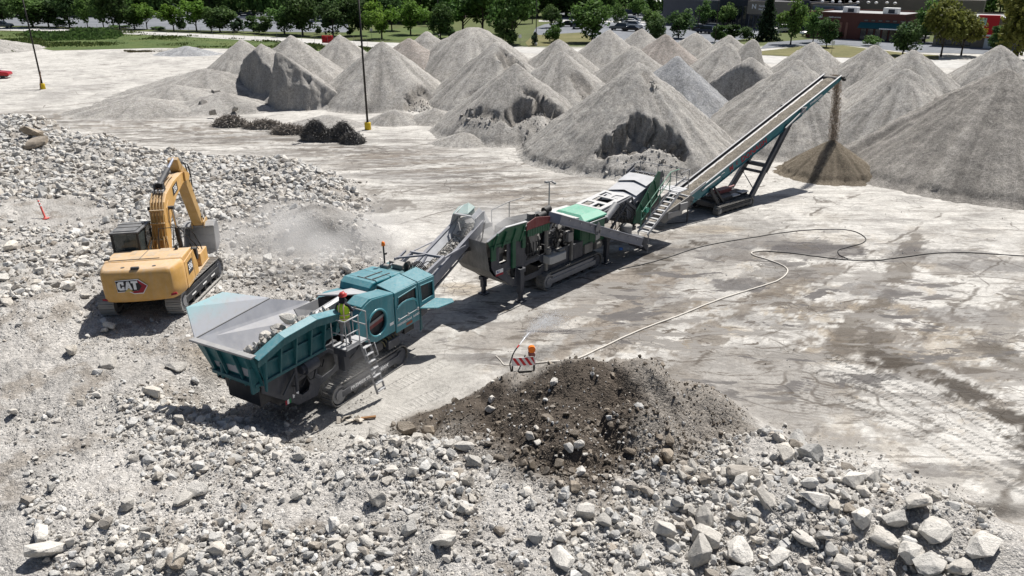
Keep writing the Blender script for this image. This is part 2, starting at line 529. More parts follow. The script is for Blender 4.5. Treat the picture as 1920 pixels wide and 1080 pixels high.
# colour of the ground itself: dust, wet mud, crushed stone, soil, turf
def ground_colour(X, Y, Z):
    sh = X.shape
    c = np.empty(sh + (3,))
    n1 = fbm(X * 0.07, Y * 0.07, 41, 5, 0.6); n2 = fbm(X * 0.45, Y * 0.45, 42, 5, 0.62); n3 = fbm(X * 2.2, Y * 2.2, 43, 4, 0.6)
    # wheel-swept direction of the yard
    a = rad(20); U = X * math.cos(a) + Y * math.sin(a); V = -X * math.sin(a) + Y * math.cos(a)
    st = fbm(U * 0.09, V * 0.9, 44, 4, 0.6)
    a = rad(50); U2 = X * math.cos(a) + Y * math.sin(a); V2 = -X * math.sin(a) + Y * math.cos(a)
    st2 = fbm(U2 * 0.10, V2 * 1.1, 45, 4, 0.6)
    pale = np.array([0.505, 0.488, 0.456]); grey = np.array([0.300, 0.288, 0.272]); brown = np.array([0.110, 0.092, 0.074]); wet = np.array([0.062, 0.058, 0.058])
    tan = np.array([0.31, 0.255, 0.185])
    def mixm(m, col):
        m = np.clip(m, 0, 1)[..., None]
        c[:] = c * (1 - m) + col * m
    c[:] = pale
    mixm(sstep(0.50, 0.72, n1 * 0.5 + n2 * 0.5) * 0.75, grey)
    # the tracked haul way: long streaks
    hw, hu = lined(X, Y, px_poly([(-300, 225), (120, 222), (330, 240), (560, 268), (760, 300), (960, 352), (1090, 400), (1220, 470)]))
    m = np.exp(-(hw / 5.0) ** 2) * sstep(0.42, 0.6, st * 0.7 + n2 * 0.3)
    mixm(m * 0.85, grey * 0.8); mixm(np.exp(-(hw / 4.2) ** 2) * sstep(0.47, 0.57, fbm(U * 0.07, V * 1.3, 46, 5, 0.65)) * 0.85, brown * 1.5)
    # right-hand yard: brown blotches and rubbed grey lanes
    cr = at(1550, 600)
    far = np.exp(-(((X - cr.x) / 17) ** 2 + ((Y - cr.y) / 13) ** 2))
    mixm(far * sstep(0.50, 0.56, n2 * 0.5 + st2 * 0.3 + n3 * 0.2) * 0.45, grey)
    mixm(far * sstep(0.55, 0.60, fbm(X * 0.33, Y * 0.33, 48, 6, 0.7)) * 0.8, brown * 1.25)
    mixm(far * sstep(0.58, 0.63, fbm(X * 0.6, Y * 0.6, 49, 6, 0.72)) * 0.5, tan)
    for (pts, wd, k, col) in [
        ([(1000, 690), (1060, 640), (1150, 560), (1290, 470), (1420, 420)], 2.6, 0.62, grey * 0.80), ([(930, 640), (1010, 620), (1120, 560), (1200, 510)], 1.3, 0.75, brown * 1.7), ([(1050, 670), (1150, 590), (1260, 510)], .8, 0.7, brown * 1.7), ([(1000, 655), (1090, 600), (1180, 540)], .35, .6, pale),
        ([(1280, 690), (1330, 610), (1460, 540), (1560, 500)], 0.9, 0.8, brown * 1.2),
        ([(1130, 660), (1210, 610), (1300, 560)], 0.6, 0.7, brown * 1.25),
        ([(1560, 660), (1600, 610), (1660, 560), (1720, 440)], 0.55, 0.8, brown * 0.9),
        ([(1780, 690), (1850, 640), (1930, 560)], 0.9, 0.6, brown),
        ([(1700, 680), (1790, 720), (1870, 770), (1980, 830)], 1.15, 0.95, brown * 0.5),
        ([(1640, 640), (1690, 690), (1740, 700)], 0.8, 0.75, brown * 0.6),
        ([(1850, 650), (1900, 680), (1960, 690)], 0.7, 0.7, brown * 0.6),
        ([(1410, 660), (1470, 690), (1520, 720)], 0.8, 0.5, grey * 0.75),
        ([(1210, 510), (1260, 470), (1310, 460)], 0.8, 0.9, brown * 0.55),
        ([(640, 352), (690, 372), (730, 382)], 1.6, 0.7, brown * 0.75)]:
        d, u = lined(X, Y, px_poly(pts))
        e = d / wd + (n2 - 0.5) * 2.6 + (n3 - 0.5) * 1.8
        mixm((1 - sstep(0.62, 0.92, e)) * k, col)
    for (u, v, rx, ry, k) in [(1525, 466, 3.0, 1.9, 0.85), (1440, 455, 2.6, 1.2, 0.5), (1370, 478, 2.5, 1.3, 0.4), (1380, 535, 1.7, 0.9, 0.75), (1480, 510, 1.5, .9, 0.5), (1400, 600, 1.6, 0.8, 0.4), (520, 288, 4.0, 1.5, 0.3), (760, 330, 5.0, 1.2, 0.35), (1760, 480, 2.5, 1.2, .4),
                              (1690, 470, 1.8, 0.8, 0.35), (1880, 500, 2.4, 1.0, 0.5), (1870, 380, 2.0, .8, 0.5), (1640, 545, 2.2, 1.2, 0.55), (1250, 560, 1.5, 0.8, 0.3), (1800, 590, 2.2, 0.9, 0.45)]:
        p = at(u, v)
        d = np.sqrt(((X - p.x) / rx) ** 2 + ((Y - p.y) / ry) ** 2) + (n2 - 0.5) * 1.5 + (n3 - 0.5) * 0.35
        mixm((1 - sstep(0.86, 0.95, d)) * min(1, k * 1.15), wet * 1.5)
    # spilled dust lane beside the crushers
    d, u = lined(X, Y, px_poly([(800, 660), (900, 640), (1010, 560), (1120, 545)]))
    mixm(np.exp(-(d / 1.6) ** 2) * 0.55, np.array([0.33, 0.32, 0.305]))
    # ochre trail at the impact crusher's feet
    for (u, v, rx, ry) in [(880, 545, 1.6, 0.8), (850, 535, 1.2, 0.5), (1340, 430, 2.5, 1.0), (1280, 650, 1.4, 0.7), (1370, 620, 1.2, .7)]:
        p = at(u, v); d = np.sqrt(((X - p.x) / rx) ** 2 + ((Y - p.y) / ry) ** 2) + (n2 - 0.5)
        mixm((1 - sstep(0.3, 1.0, d)) * 0.6, tan * 0.95)
    # loose grey dirt pushed off the soil heap on to the slab
    d = polysd(X, Y, px_poly([(1250, 690), (1330, 655), (1420, 640), (1520, 660), (1570, 720), (1560, 800), (1470, 850), (1340, 800)]))
    mixm(sstep(-0.7, 0.9, d + (n2 - 0.5) * 3.0 + (n3 - 0.5) * 1.2) * 0.8, np.array([0.255, 0.240, 0.222]) * (0.85 + 0.3 * n3[..., None]))
    # crushed stone
    sd = polysd(X, Y, RUB)
    rub = sstep(-0.6, 1.6, sd + (n2 - 0.5) * 2.5)
    rc = np.array([0.395, 0.378, 0.355]) * (0.72 + 0.6 * n2 + 0.25 * (n3 - 0.5))[..., None]
    rc = rc + (np.array([0.215, 0.188, 0.158]) - rc) * (sstep(0.52, 0.68, fbm(X * 0.8, Y * 0.8, 51, 5, 0.62)) * 0.65)[..., None]
    mixm(rub, rc)
    # smooth tan dust between crusher and soil heap
    p = at(745, 735); d = np.hypot((X - p.x) / 3.6, (Y - p.y) / 3.4) + (n2 - 0.5) * 0.6
    dk = 1 - sstep(0.7, 1.05, d)
    mixm(dk, np.array([0.365, 0.350, 0.325]) * (0.85 + 0.3 * n2[..., None]))
    # soil heap
    so = np.zeros(sh)
    for cc, a_, R in MOUND:
        dd = np.hypot(X - cc.x, Y - cc.y) / (R * 0.98)
        so = np.maximum(so, 1 - sstep(0.62, 1.0, dd + (n2 - 0.5) * 0.7))
    mixm(so, np.array([0.225, 0.205, 0.182]) * (0.8 + 0.4 * n3[..., None]))
    p1 = at(1000, 800, 1.0); p2 = at(1120, 790, 1.3); p3 = at(880, 775, .6); p4 = at(1060, 855, 1.3)
    dm = np.zeros(sh)
    for p, rx, ry in ((p1, 2.6, 2.3), (p2, 1.9, 2.4), (p3, 2.5, 1.2), (p4, 2.5, 2.1)):
        dm = np.maximum(dm, 1 - sstep(0.55, 1.0, np.hypot((X - p.x) / rx, (Y - p.y) / ry) + (n2 - 0.5) * 0.8 + (n3 - 0.5) * 0.3))
    mixm(dm * 0.92, np.array([0.070, 0.056, 0.044]) * (0.75 + 0.5 * n3[..., None]))
    # freshly dug grey dirt between the excavator and the crusher
    d = polysd(X, Y, px_poly([(400, 425), (470, 395), (600, 395), (700, 400), (745, 440), (740, 500), (690, 520), (610, 560), (430, 545)], .4))
    mixm(sstep(-.8, 1.0, d + (n2 - .5) * 3) * .7, np.array([0.27, 0.258, 0.243]) * (0.75 + .5 * n3[..., None]))
    for u, v, rx, ry, k, col in [(590, 445, 2.6, 0.9, .75, brown * 1.1), (655, 455, 1.5, .6, .6, brown * 1.2), (470, 420, 2.0, .7, .5, brown * 1.3), (420, 490, 1.6, .8, .5, brown * 1.3), (120, 385, 4, .7, .4, grey), (1860, 920, 2.2, 0.7, 0.8, brown * 0.4), (1340, 850, 0.8, .5, .6, brown * .8), (660, 375, 2.8, 0.9, 0.6, brown * 0.7),  # brown patches on the dug bank also paint in its shade
                                 (590, 425, 2.0, 0.5, 0.5, brown * 0.8), (800, 790, 1.2, 0.7, 0.7, brown * .9), (390, 690, 1.2, 1.0, 0.5, tan * 0.7), (30, 262, 3.0, 1.0, 0.5, brown), (270, 295, 2.6, .6, .5, brown)]:
        p = at(u, v, 0.7); d = np.hypot((X - p.x) / rx, (Y - p.y) / ry) + (n2 - 0.5) * 0.9
        mixm((1 - sstep(0.4, 1.0, d)) * k, col)
    # land beyond the yard
    t = sstep(150, 158, Y + (n1 - 0.5) * 6)
    mixm(t, np.array([0.085, 0.105, 0.035]) * (0.7 + 0.6 * n2[..., None]))
    return c, rub, dk, so
GC, GR, GDK, GSO = ground_colour(GX, GY, GZ)
# caterpillar prints: arc length along the print and how strong it is
TRK = [([(2150, 960), (1990, 895), (1850, 835), (1740, 780), (1650, 735), (1580, 705), (1545, 700)], 0.9), ([(2100, 900), (1960, 850), (1840, 790), (1730, 735), (1640, 700), (1560, 668)], 0.75),
       ([(2100, 1010), (1900, 905), (1760, 830), (1650, 775), (1580, 745)], 0.8), ([(1505, 790), (1500, 740), (1520, 700), (1560, 680)], 0.6), ([(1545, 800), (1535, 760), (1550, 715), (1600, 690)], 0.6),
       ([(620, 800), (680, 760), (760, 715), (830, 680)], 0.6), ([(700, 805), (770, 760), (830, 735)], 0.55), ([(-100, 760), (100, 740), (230, 760), (330, 800)], 0.35), ([(1300, 700), (1360, 650), (1450, 560)], 0.3)]
GT = np.zeros(GX.shape); GTM = np.zeros(GX.shape)
for pts, k in TRK:
    d, u = lined(GX, GY, px_poly(pts, 0.0))
    m = k * (1 - sstep(0.20, 0.33, np.abs(d)))
    b = m > GTM
    GT = np.where(b, u, GT); GTM = np.where(b, m, GTM)

def ground_material():
    k = N('ground_surface', 0.9, 0, 0.15)
    col = k.attr('gcol').outputs['Color']; rub = k.attr('rub').outputs['Fac']; tr = k.attr('trk').outputs['Fac']; tm = k.attr('trm').outputs['Fac']; flat = k.attr('flat').outputs['Fac']
    P1 = k.pos()
    f0 = k.noise(P1, 0.9, 6, 0.68); f1 = k.noise(P1, 5.5, 6, 0.72); f2 = k.noise(P1, 34, 3, 0.7)
    # pebbles of the crushed stone
    vo = k.n('ShaderNodeTexVoronoi', feature='F1'); vo.inputs['Scale'].default_value = 9.0; vo.inputs['Randomness'].default_value = 1.0
    k.l(P1, vo.inputs['Vector'])
    vo2 = k.n('ShaderNodeTexVoronoi', feature='F1'); vo2.inputs['Scale'].default_value = 24.0; k.l(P1, vo2.inputs['Vector'])
    sep = k.n('ShaderNodeSeparateColor'); k.l(vo2.outputs['Color'], sep.inputs[0])
    peb = k.ramp(sep.outputs[0], [(0.0, 0.62), (0.7, 1.0), (1.0, 1.4)])
    c1 = k.mix(k.math('MULTIPLY', rub, 0.75), col, k.mix(1.0, col, peb, 'MULTIPLY'))
    mott = k.ramp(f0, [(0.30, 0.80), (0.52, 1.0), (0.72, 1.17)])
    c1 = k.mix(1.0, c1, mott, 'MULTIPLY')
    c1 = k.mix(1.0, c1, k.ramp(f1, [(0.28, 0.72), (0.5, 1.0), (0.72, 1.22)]), 'MULTIPLY')
    c1 = k.mix(0.7, c1, k.ramp(f2, [(0.3, 0.74), (0.5, 1.0), (0.75, 1.22)]), 'MULTIPLY')
    # cracked slab: joints on a skewed grid and ragged cracks between
    wp = k.n('ShaderNodeVectorMath', operation='ADD')
    nz = k.n('ShaderNodeTexNoise'); nz.inputs['Scale'].default_value = 0.55; nz.inputs['Detail'].default_value = 5; k.l(P1, nz.inputs['Vector'])
    sc_ = k.n('ShaderNodeVectorMath', operation='SCALE'); sc_.inputs['Scale'].default_value = 1.15; k.l(nz.outputs['Color'], sc_.inputs[0])
    k.l(P1, wp.inputs[0]); k.l(sc_.outputs[0], wp.inputs[1])
    mp = k.n('ShaderNodeMapping'); mp.inputs['Rotation'].default_value = (0, 0, rad(-57)); mp.inputs['Scale'].default_value = (1 / 6.5, 1 / 4.2, 1); k.l(wp.outputs[0], mp.inputs[0])
    sx = k.n('ShaderNodeSeparateXYZ'); k.l(mp.outputs[0], sx.inputs[0])
    def joint(s, w):
        a = k.math('ABSOLUTE', k.math('SUBTRACT', k.math('FRACT', s), 0.5))
        return k.ramp(a, [(0.0, 1.0), (w * 0.5, 0.8), (w, 0.0)])
    ve = k.n('ShaderNodeTexVoronoi', feature='DISTANCE_TO_EDGE'); ve.inputs['Scale'].default_value = 0.42; k.l(wp.outputs[0], ve.inputs['Vector'])
    ve2 = k.n('ShaderNodeTexVoronoi', feature='DISTANCE_TO_EDGE'); ve2.inputs['Scale'].default_value = 1.5; k.l(wp.outputs[0], ve2.inputs['Vector'])
    big = k.noise(P1, 0.13, 4, 0.6)
    jm = k.ramp(k.noise(P1, 0.30, 4, 0.6), [(0.46, 0.0), (0.56, 1.0)])
    j = k.math('MAXIMUM', k.math('MULTIPLY', joint(sx.outputs['X'], 0.010), 0.6), joint(sx.outputs['Y'], 0.020))
    j = k.math('MULTIPLY', j, jm)
    jd = k.math('MULTIPLY', k.math('MULTIPLY', k.math('MAXIMUM', joint(sx.outputs['Y'], 0.10), joint(sx.outputs['X'], 0.03)), jm), k.ramp(k.noise(P1, 1.3, 8, 0.75), [(0.44, 0.0), (0.56, 1.0)]))
    jd = k.math('MULTIPLY', jd, k.ramp(k.noise(P1, 0.16, 3, 0.5), [(0.50, 0.0), (0.60, 1.0)]))
    c1 = k.mix(k.math('MULTIPLY', k.math('MULTIPLY', jd, flat), 0.75), c1, (0.13, 0.108, 0.09))
    cr = k.math('MULTIPLY', k.ramp(ve.outputs['Distance'], [(0.0, 1.0), (0.012, 0.7), (0.026, 0.0)]), k.ramp(big, [(0.52, 0.0), (0.64, 1.0)]))
    cr2 = k.math('MULTIPLY', k.ramp(ve2.outputs['Distance'], [(0.0, 0.9), (0.018, 0.5), (0.04, 0.0)]), k.ramp(k.noise(P1, 0.2, 4, 0.6), [(0.52, 0.0), (0.66, 1.0)]))
    crk = k.math('MULTIPLY', k.math('MAXIMUM', k.math('MAXIMUM', j, cr), cr2), flat)
    c1 = k.mix(k.math('MULTIPLY', crk, 0.8), c1, (0.075, 0.062, 0.05))
    # rubbed and stained patches with ragged edges, and wheel-drawn streaks
    st_ = k.attr('stain').outputs['Fac']; hl_ = k.attr('haul').outputs['Fac']
    PW = k.pos((0.42, 1.25, 1), (0, 0, rad(-52))); PV = k.pos((0.5, 1.3, 1), (0, 0, rad(-20)))
    pa = k.ramp(k.noise(PW, 0.60, 9, 0.66, 0.6), [(0.535, 0.0), (0.56, 0.8), (0.63, 1.0)])
    pb = k.ramp(k.noise(PW, 1.3, 9, 0.68, 0.8), [(0.565, 0.0), (0.59, 0.8), (0.66, 1.0)])
    pc = k.ramp(k.noise(PV, 0.45, 9, 0.66, 0.5), [(0.575, 0.0), (0.595, 0.9), (0.66, 1.0)])
    c1 = k.mix(k.math('MULTIPLY', k.math('MULTIPLY', pa, st_), 0.80, True), c1, (0.225, 0.212, 0.197))
    c1 = k.mix(k.math('MULTIPLY', k.math('MULTIPLY', pb, st_), 0.80, True), c1, (0.105, 0.090, 0.076))
    c1 = k.mix(k.math('MULTIPLY', k.math('MULTIPLY', pc, st_), 0.85, True), c1, (0.110, 0.103, 0.100))
    for ang_, fac_ in ((18, 0.75), (27, 0.6), (-35, 0.22)):
        mpp = k.n('ShaderNodeMapping'); mpp.inputs['Rotation'].default_value = (0, 0, rad(ang_)); mpp.inputs['Scale'].default_value = (0.17, 0.95, 1); k.l(wp.outputs[0], mpp.inputs[0])
        sk_ = k.ramp(k.noise(mpp.outputs[0], 1.0, 9, 0.68, 0.9), [(0.53, 0.0), (0.57, 0.8), (0.66, 1.0)])
        c1 = k.mix(k.math('MULTIPLY', k.math('MULTIPLY', sk_, hl_), fac_ * 1.25, True), c1, (0.120, 0.108, 0.097))
        sk2 = k.ramp(k.noise(mpp.outputs[0], 1.7, 8, 0.7, 0.4), [(0.55, 0.0), (0.6, 0.8), (0.7, 1.0)])
        c1 = k.mix(k.math('MULTIPLY', k.math('MULTIPLY', sk2, hl_), 0.4), c1, (0.50, 0.49, 0.465))
    # thin scuffs dragged in every direction
    for ang_, s1_, s2_, fac_ in ((-57, 0.10, 4.0, .46), (-15, 0.09, 3.4, .36), (-85, 0.12, 3.6, .22), (40, 0.1, 4.2, .22)):
        mpp = k.n('ShaderNodeMapping'); mpp.inputs['Rotation'].default_value = (0, 0, rad(ang_)); mpp.inputs['Scale'].default_value = (s1_, s2_, 1); k.l(wp.outputs[0], mpp.inputs[0])
        sk_ = k.ramp(k.noise(mpp.outputs[0], 1.0, 6, 0.7, 0.2), [(0.585, 0.0), (0.63, 1.0)])
        c1 = k.mix(k.math('MULTIPLY', k.math('MULTIPLY', sk_, flat), fac_), c1, (0.165, 0.15, 0.135))
    # tread bars
    sn = k.math('SINE', k.math('MULTIPLY', tr, 2 * math.pi / 0.19))
    bar = k.math('MULTIPLY', k.math('MULTIPLY', k.ramp(sn, [(0.35, 0.0), (0.65, 1.0)]), tm), k.ramp(f0, [(0.32, 0.2), (0.6, 1.0)]))
    c1 = k.mix(k.math('MULTIPLY', bar, 0.42), c1, (0.54, 0.525, 0.495))
    k.color(c1)
    # relief
    hb = k.math('ADD', k.math('MULTIPLY', f1, 0.55), k.math('MULTIPLY', f2, 0.25))
    pv = k.math('MULTIPLY', k.math('SUBTRACT', 0.6, vo.outputs['Distance']), rub)
    pv2 = k.math('MULTIPLY', k.math('SUBTRACT', 0.6, vo2.outputs['Distance']), k.math('ADD', k.math('MULTIPLY', rub, 0.5), 0.12))
    hh = k.math('ADD', k.math('ADD', hb, pv), k.math('ADD', pv2, k.math('MULTIPLY', bar, 0.55)))
    hh = k.math('SUBTRACT', hh, k.math('MULTIPLY', crk, 0.6))
    k.bump(hh, 0.75, 0.07)
    return k.m
cr = at(1560, 600)
FLATM = (1 - GR) * (1 - GDK) * (1 - GSO)
lc = at(1130, 570)
GST = (0.30 + 0.8 * np.exp(-(((GX - lc.x) / 6) ** 2 + ((GY - lc.y) / 6) ** 2)) + 0.95 * np.exp(-(((GX - cr.x) / 15) ** 2 + ((GY - cr.y) / 12) ** 2))) * FLATM * (GY < 150)
_d, _u = lined(GX, GY, px_poly([(-300, 235), (120, 232), (330, 250), (560, 275), (760, 300), (960, 345), (1060, 380)]))
GHL = (0.10 + 1.0 * np.exp(-(_d / 7.0) ** 2)) * FLATM * (GY < 140)
nr, nc = GX.shape
idx = np.arange(nr * nc).reshape(nr, nc)
GF = np.stack([idx[:-1, :-1], idx[:-1, 1:], idx[1:, 1:], idx[1:, :-1]], -1).reshape(-1, 4)
mesh_np('ground', np.stack([GX, GY, GZ], -1).reshape(-1, 3), GF, ground_material(), True,
        {'gcol': GC.reshape(-1, 3), 'rub': GR.ravel(), 'trk': GT.ravel(), 'trm': GTM.ravel(), 'flat': FLATM.ravel(), 'stain': GST.ravel(), 'haul': GHL.ravel()}, kind='structure')

def dark_soil(X, Y):
    dm = np.zeros(X.shape); n2 = fbm(X * 0.45, Y * 0.45, 42, 5, 0.62)
    for p, rx, ry in ((at(1000, 800, 1.0), 2.6, 2.3), (at(1120, 790, 1.3), 1.9, 2.4), (at(880, 775, .6), 2.5, 1.2), (at(1060, 855, 1.3), 2.5, 2.1)):
        dm = np.maximum(dm, 1 - sstep(0.7, 1.05, np.hypot((X - p.x) / rx, (Y - p.y) / ry) + (n2 - 0.5) * 0.8))
    return dm
def hz(x, y):
    return float(height(np.array([x]), np.array([y]))[0])

# ------------------------------------------------------------------ gravel piles
def gravel_material(name, base, warm, fleck=26.0):
    k = N(name, 0.95, 0, 0.1)
    tone = k.attr('tone').outputs['Fac']; dug_dark = k.attr('dug_dark').outputs['Fac']
    P1 = k.pos()
    f1 = k.noise(P1, 1.3, 5, 0.65); f2 = k.noise(P1, fleck * 0.25, 4, 0.75); f3 = k.noise(P1, fleck, 2, 0.6)
    c = k.mix(k.ramp(f1, [(0.36, 0.0), (0.66, 1.0)]), base, warm)
    c = k.mix(1.0, c, k.ramp(f2, [(0.25, 0.64), (0.5, 1.0), (0.75, 1.33)]), 'MULTIPLY')
    c = k.mix(0.9, c, k.ramp(f3, [(0.3, 0.55), (0.5, 1.0), (0.72, 1.45)]), 'MULTIPLY')
    f4 = k.noise(P1, 3.4, 3, 0.85)
    c = k.mix(1.0, c, k.ramp(f4, [(0.34, 0.80), (0.5, 1.0), (0.64, 1.2)]), 'MULTIPLY')
    c = k.mix(1.0, c, k.ramp(tone, [(0.0, 0.55), (0.5, 1.0), (1.0, 1.45)]), 'MULTIPLY')
    c = k.mix(k.math('MULTIPLY', dug_dark, 0.6), c, k.mix(1.0, c, (0.50, 0.46, 0.42), 'MULTIPLY'))
    k.color(c)
    k.bump(k.math('ADD', k.math('ADD', k.math('MULTIPLY', f2, 0.8), k.math('MULTIPLY', f3, 0.5)), k.math('MULTIPLY', f4, 0.5)), 0.9, 0.12)
    return k.m
M_GRAV = gravel_material('grey_gravel', (0.345, 0.332, 0.313), (0.37, 0.351, 0.323))
M_GRAVW = gravel_material('warm_gravel', (0.332, 0.304, 0.280), (0.315, 0.280, 0.252))
M_GRAVB = gravel_material('blue_grey_gravel', (0.312, 0.318, 0.330), (0.325, 0.327, 0.330))
M_GRAVD = gravel_material('dark_grey_gravel', (0.262, 0.247, 0.228), (0.290, 0.272, 0.248))
M_GRAVBR = gravel_material('brown_gravel', (0.185, 0.158, 0.122), (0.215, 0.182, 0.140), 40.0)
M_FINES = gravel_material('fine_stone_dust', (0.365, 0.351, 0.331), (0.385, 0.366, 0.340), 40.0)

# peak pixel, height, slope, material, label, bites (dir deg from -Y, r, width, length, depth), cuts (normal deg from -Y, offset, steep), flat top
PILES = []
CLODS = []
def pile(pk, h, label, slope=0.74, mat=None, bites=(), cuts=(), top=0.16, ex=1.0, ey=1.0, rot=0.0, apron=0.0, streak=0.7, cat='gravel pile', group='gravel piles in the stockyard', res=None):
    c = at(pk[0], pk[1], h)
    R = h / slope * 1.25 + 1.2 + apron
    s = int(abs(c.x) * 31 + c.y * 17) % 997
    step = res or max(0.16, min(0.36, c.y * 0.0031))
    n = int(2 * R * max(ex, ey) / step) + 1
    g = np.linspace(-R * max(ex, ey), R * max(ex, ey), n)
    X, Y = np.meshgrid(g, g)
    cr_, sr_ = math.cos(rot), math.sin(rot)
    xe = (X * cr_ + Y * sr_) / ex; ye = (-X * sr_ + Y * cr_) / ey
    th = np.arctan2(ye, xe)
    r = np.hypot(xe, ye)
    wx, wy = X + c.x, Y + c.y
    gully = fbm(np.cos(th) * 2.6 + 5, np.sin(th) * 2.6 + 7, s, 4, 0.6) - 0.5
    fineg = fbm(np.cos(th) * 9 + r * 0.05, np.sin(th) * 9, s + 5, 4, 0.6) - 0.5
    ridged = np.abs(2 * fbm(np.cos(th) * 1.5 + 2.2, np.sin(th) * 1.5 + 4.1, s + 3, 3, 0.5) - 1)
    rr = r * (1 - 0.12 * gully) * (1 + 0.11 * (ridged - .22))
    z = h - slope * (np.sqrt(rr * rr + top * top) - top)
    z = z + np.clip(r, 0, 3) * 0.09 * fineg
    z = z + ((fbm(wx * 0.55, wy * 0.55, s + 9, 4) - 0.5) * 0.35 * np.clip(r / 2, 0.15, 1) + (fbm(wx * 2.3, wy * 2.3, s + 12, 4) - 0.5) * 0.20) * min(1, h / 4)
    # the toe runs out softly
    t0 = min(0.55, h * 0.16)
    z = np.where(z < t0, t0 * np.exp((np.minimum(z, t0) - t0) / t0 * 1.15) - t0 * 0.32, z)
    rill = fbm(np.cos(th) * 22, np.sin(th) * 22 + r * 0.12, s + 6, 3, 0.6) - 0.5
    z = z + np.clip(r, 0, 3) * 0.05 * rill * min(1, h / 4)
    tone = 0.5 + 0.9 * streak * rill * np.clip(r / 2, 0.2, 1) + 0.75 * streak * fineg + 0.4 * gully + 0.45 * (fbm(wx * 0.8, wy * 0.8, s + 20, 4) - 0.5)
    dug_dark = np.zeros_like(z)
    for (dg, rc, wd, ln, dp) in bites:
        a = rad(dg)
        dx, dy = math.sin(a), -math.cos(a)
        qx = X - dx * rc; qy = Y - dy * rc
        sdn = qx * dx + qy * dy; tt = -qx * dy + qy * dx
        nz = (fbm(wx * 0.7, wy * 0.7, s + 31, 5, .6) - 0.5) * 3.0
        s0 = sdn - 0.55 * wd * (np.abs(tt) / wd) ** 2 + nz * 0.8
        gq = sstep(0.0, 0.8, s0) * np.clip(1 - s0 / ln, 0, 1) * (1 - sstep(ln * .55, ln * .8, sdn + nz * .25)) * (1 - sstep(0.75, 1.0, np.abs(tt + nz * 0.3) / wd))
        lump = fbm(wx * 1.3, wy * 1.3, s + 35, 4, .6) - 0.45
        z = z - dp * gq + 1.8 * lump * gq * sstep(.8, .3, gq)
        for _i in range(int(26 * wd)):
            q_ = RS.uniform(-.8, .8) * wd; e_ = RS.uniform(ln * .3, ln * 1.15)
            CLODS.append((c.x + dx * (rc + e_) - dy * q_, c.y + dy * (rc + e_) + dx * q_, s, dx * (rc + e_) - dy * q_, dy * (rc + e_) + dx * q_))
        dug_dark = np.maximum(dug_dark, sstep(0.0, 0.3, s0) * (gq > 0.12) * 0.6)  # darker, warmer colour inside each bite
    for (dg, off, steep, tal) in cuts:
        a = rad(dg)
        dx, dy = math.sin(a), -math.cos(a)
        d = X * dx + Y * dy - off + (fbm(wx * 0.35, wy * 0.35, s + 41, 3) - 0.5) * 1.5 + (fbm(wx * 1.6, wy * 1.6, s + 43, 4) - 0.5) * 0.35
        wall = z - steep * np.maximum(d, 0)
        talus = tal - 0.55 * d + (fbm(wx * 0.7, wy * 0.7, s + 44, 4) - 0.5) * 0.8
        z2 = np.maximum(wall, np.minimum(z, np.maximum(talus, -0.3)))
        z = np.where(d > 0, np.minimum(z, z2), z)
        onw = (d > 0) & (wall >= talus)
        tone = np.where(onw, tone * 0.6 + 0.24, tone)
    gx, gy = np.gradient(z, step)
    steepness = sstep(1.25, 2.2, np.hypot(gx, gy)) * (.4 if cuts else 1.0)
    X = X + steepness * (0.75 * (fbm(wx * .5 + z * .9, wy * .5 - z * .6, s + 51, 3) - .5) + .7 * (fbm(wx * 1.7 + z * 2.1, wy * 1.7 + z * 1.3, s + 52, 3) - .5))
    Y = Y + steepness * (0.75 * (fbm(wx * .5 - z * .8, wy * .5 + z * .9, s + 53, 3) - .5) + .8 * (fbm(wx * 1.7 - z * 2.3, wy * 1.7 + z * 1.5, s + 54, 3) - .5))
    tone = tone * (1 - .6 * steepness) + .5 * .6 * steepness
    F = np.arange(n * n).reshape(n, n)
    q = np.stack([F[:-1, :-1], F[:-1, 1:], F[1:, 1:], F[1:, :-1]], -1).reshape(-1, 4)
    zz = z.ravel()
    q = q[(zz[q] > -0.06).any(1)]
    used = np.unique(q); mp = np.full(n * n, -1); mp[used] = np.arange(len(used))
    zz = np.maximum(zz, -0.12)
    V = np.stack([X.ravel(), Y.ravel(), zz], -1)[used]
    gh = height(c.x + V[:, 0], c.y + V[:, 1], False) if c.y < 70 else np.zeros(len(V))
    V[:, 2] += gh
    for ci in range(len(CLODS)):
        if len(CLODS[ci]) == 5 and CLODS[ci][2] == s:
            i_ = int(np.clip((CLODS[ci][3] - g[0]) / step, 0, n - 1)); j_ = int(np.clip((CLODS[ci][4] - g[0]) / step, 0, n - 1))
            CLODS[ci] = (CLODS[ci][0], CLODS[ci][1], max(0.0, float(z[j_, i_])))
    o = mesh_np('gravel_pile', V, mp[q], mat or M_GRAV, True, {'tone': np.clip(tone, 0, 1).ravel()[used], 'dug_dark': dug_dark.ravel()[used]}, label=label, cat=cat, group=group)
    o.location = (c.x, c.y, 0)
    return o
pile((452, 73), 4.5, 'small grey gravel cone behind the vertical-faced bank, farthest left peak of the stockyard')
pile((490, 82), 6.0, 'grey fines bank with two hollowed vertical faces, left of the sharp wedge', mat=M_FINES, cuts=[(-48, 0.9, 3.0, 1.5)], apron=2, res=0.14)
pile((519, 96), 5.9, 'sharp grey wedge of stone dust with one sheer shaded face', mat=M_FINES, cuts=[(2, 0.10, 3.1, 0.7), (-84, 0.35, 4.0, 0.5)], apron=2, res=0.14)
pile((545, 66), 6.2, 'tall gravel cone directly behind the sharp sheer-faced wedge')
pile((637, 65), 5.5, 'gravel cone in front of the red banner')
pile((715, 77), 6.5, 'wide speckled gravel cone right behind the dark light pole', bites=[(42, 6.3, 3.0, 2.6, 1.2)], slope=0.76)
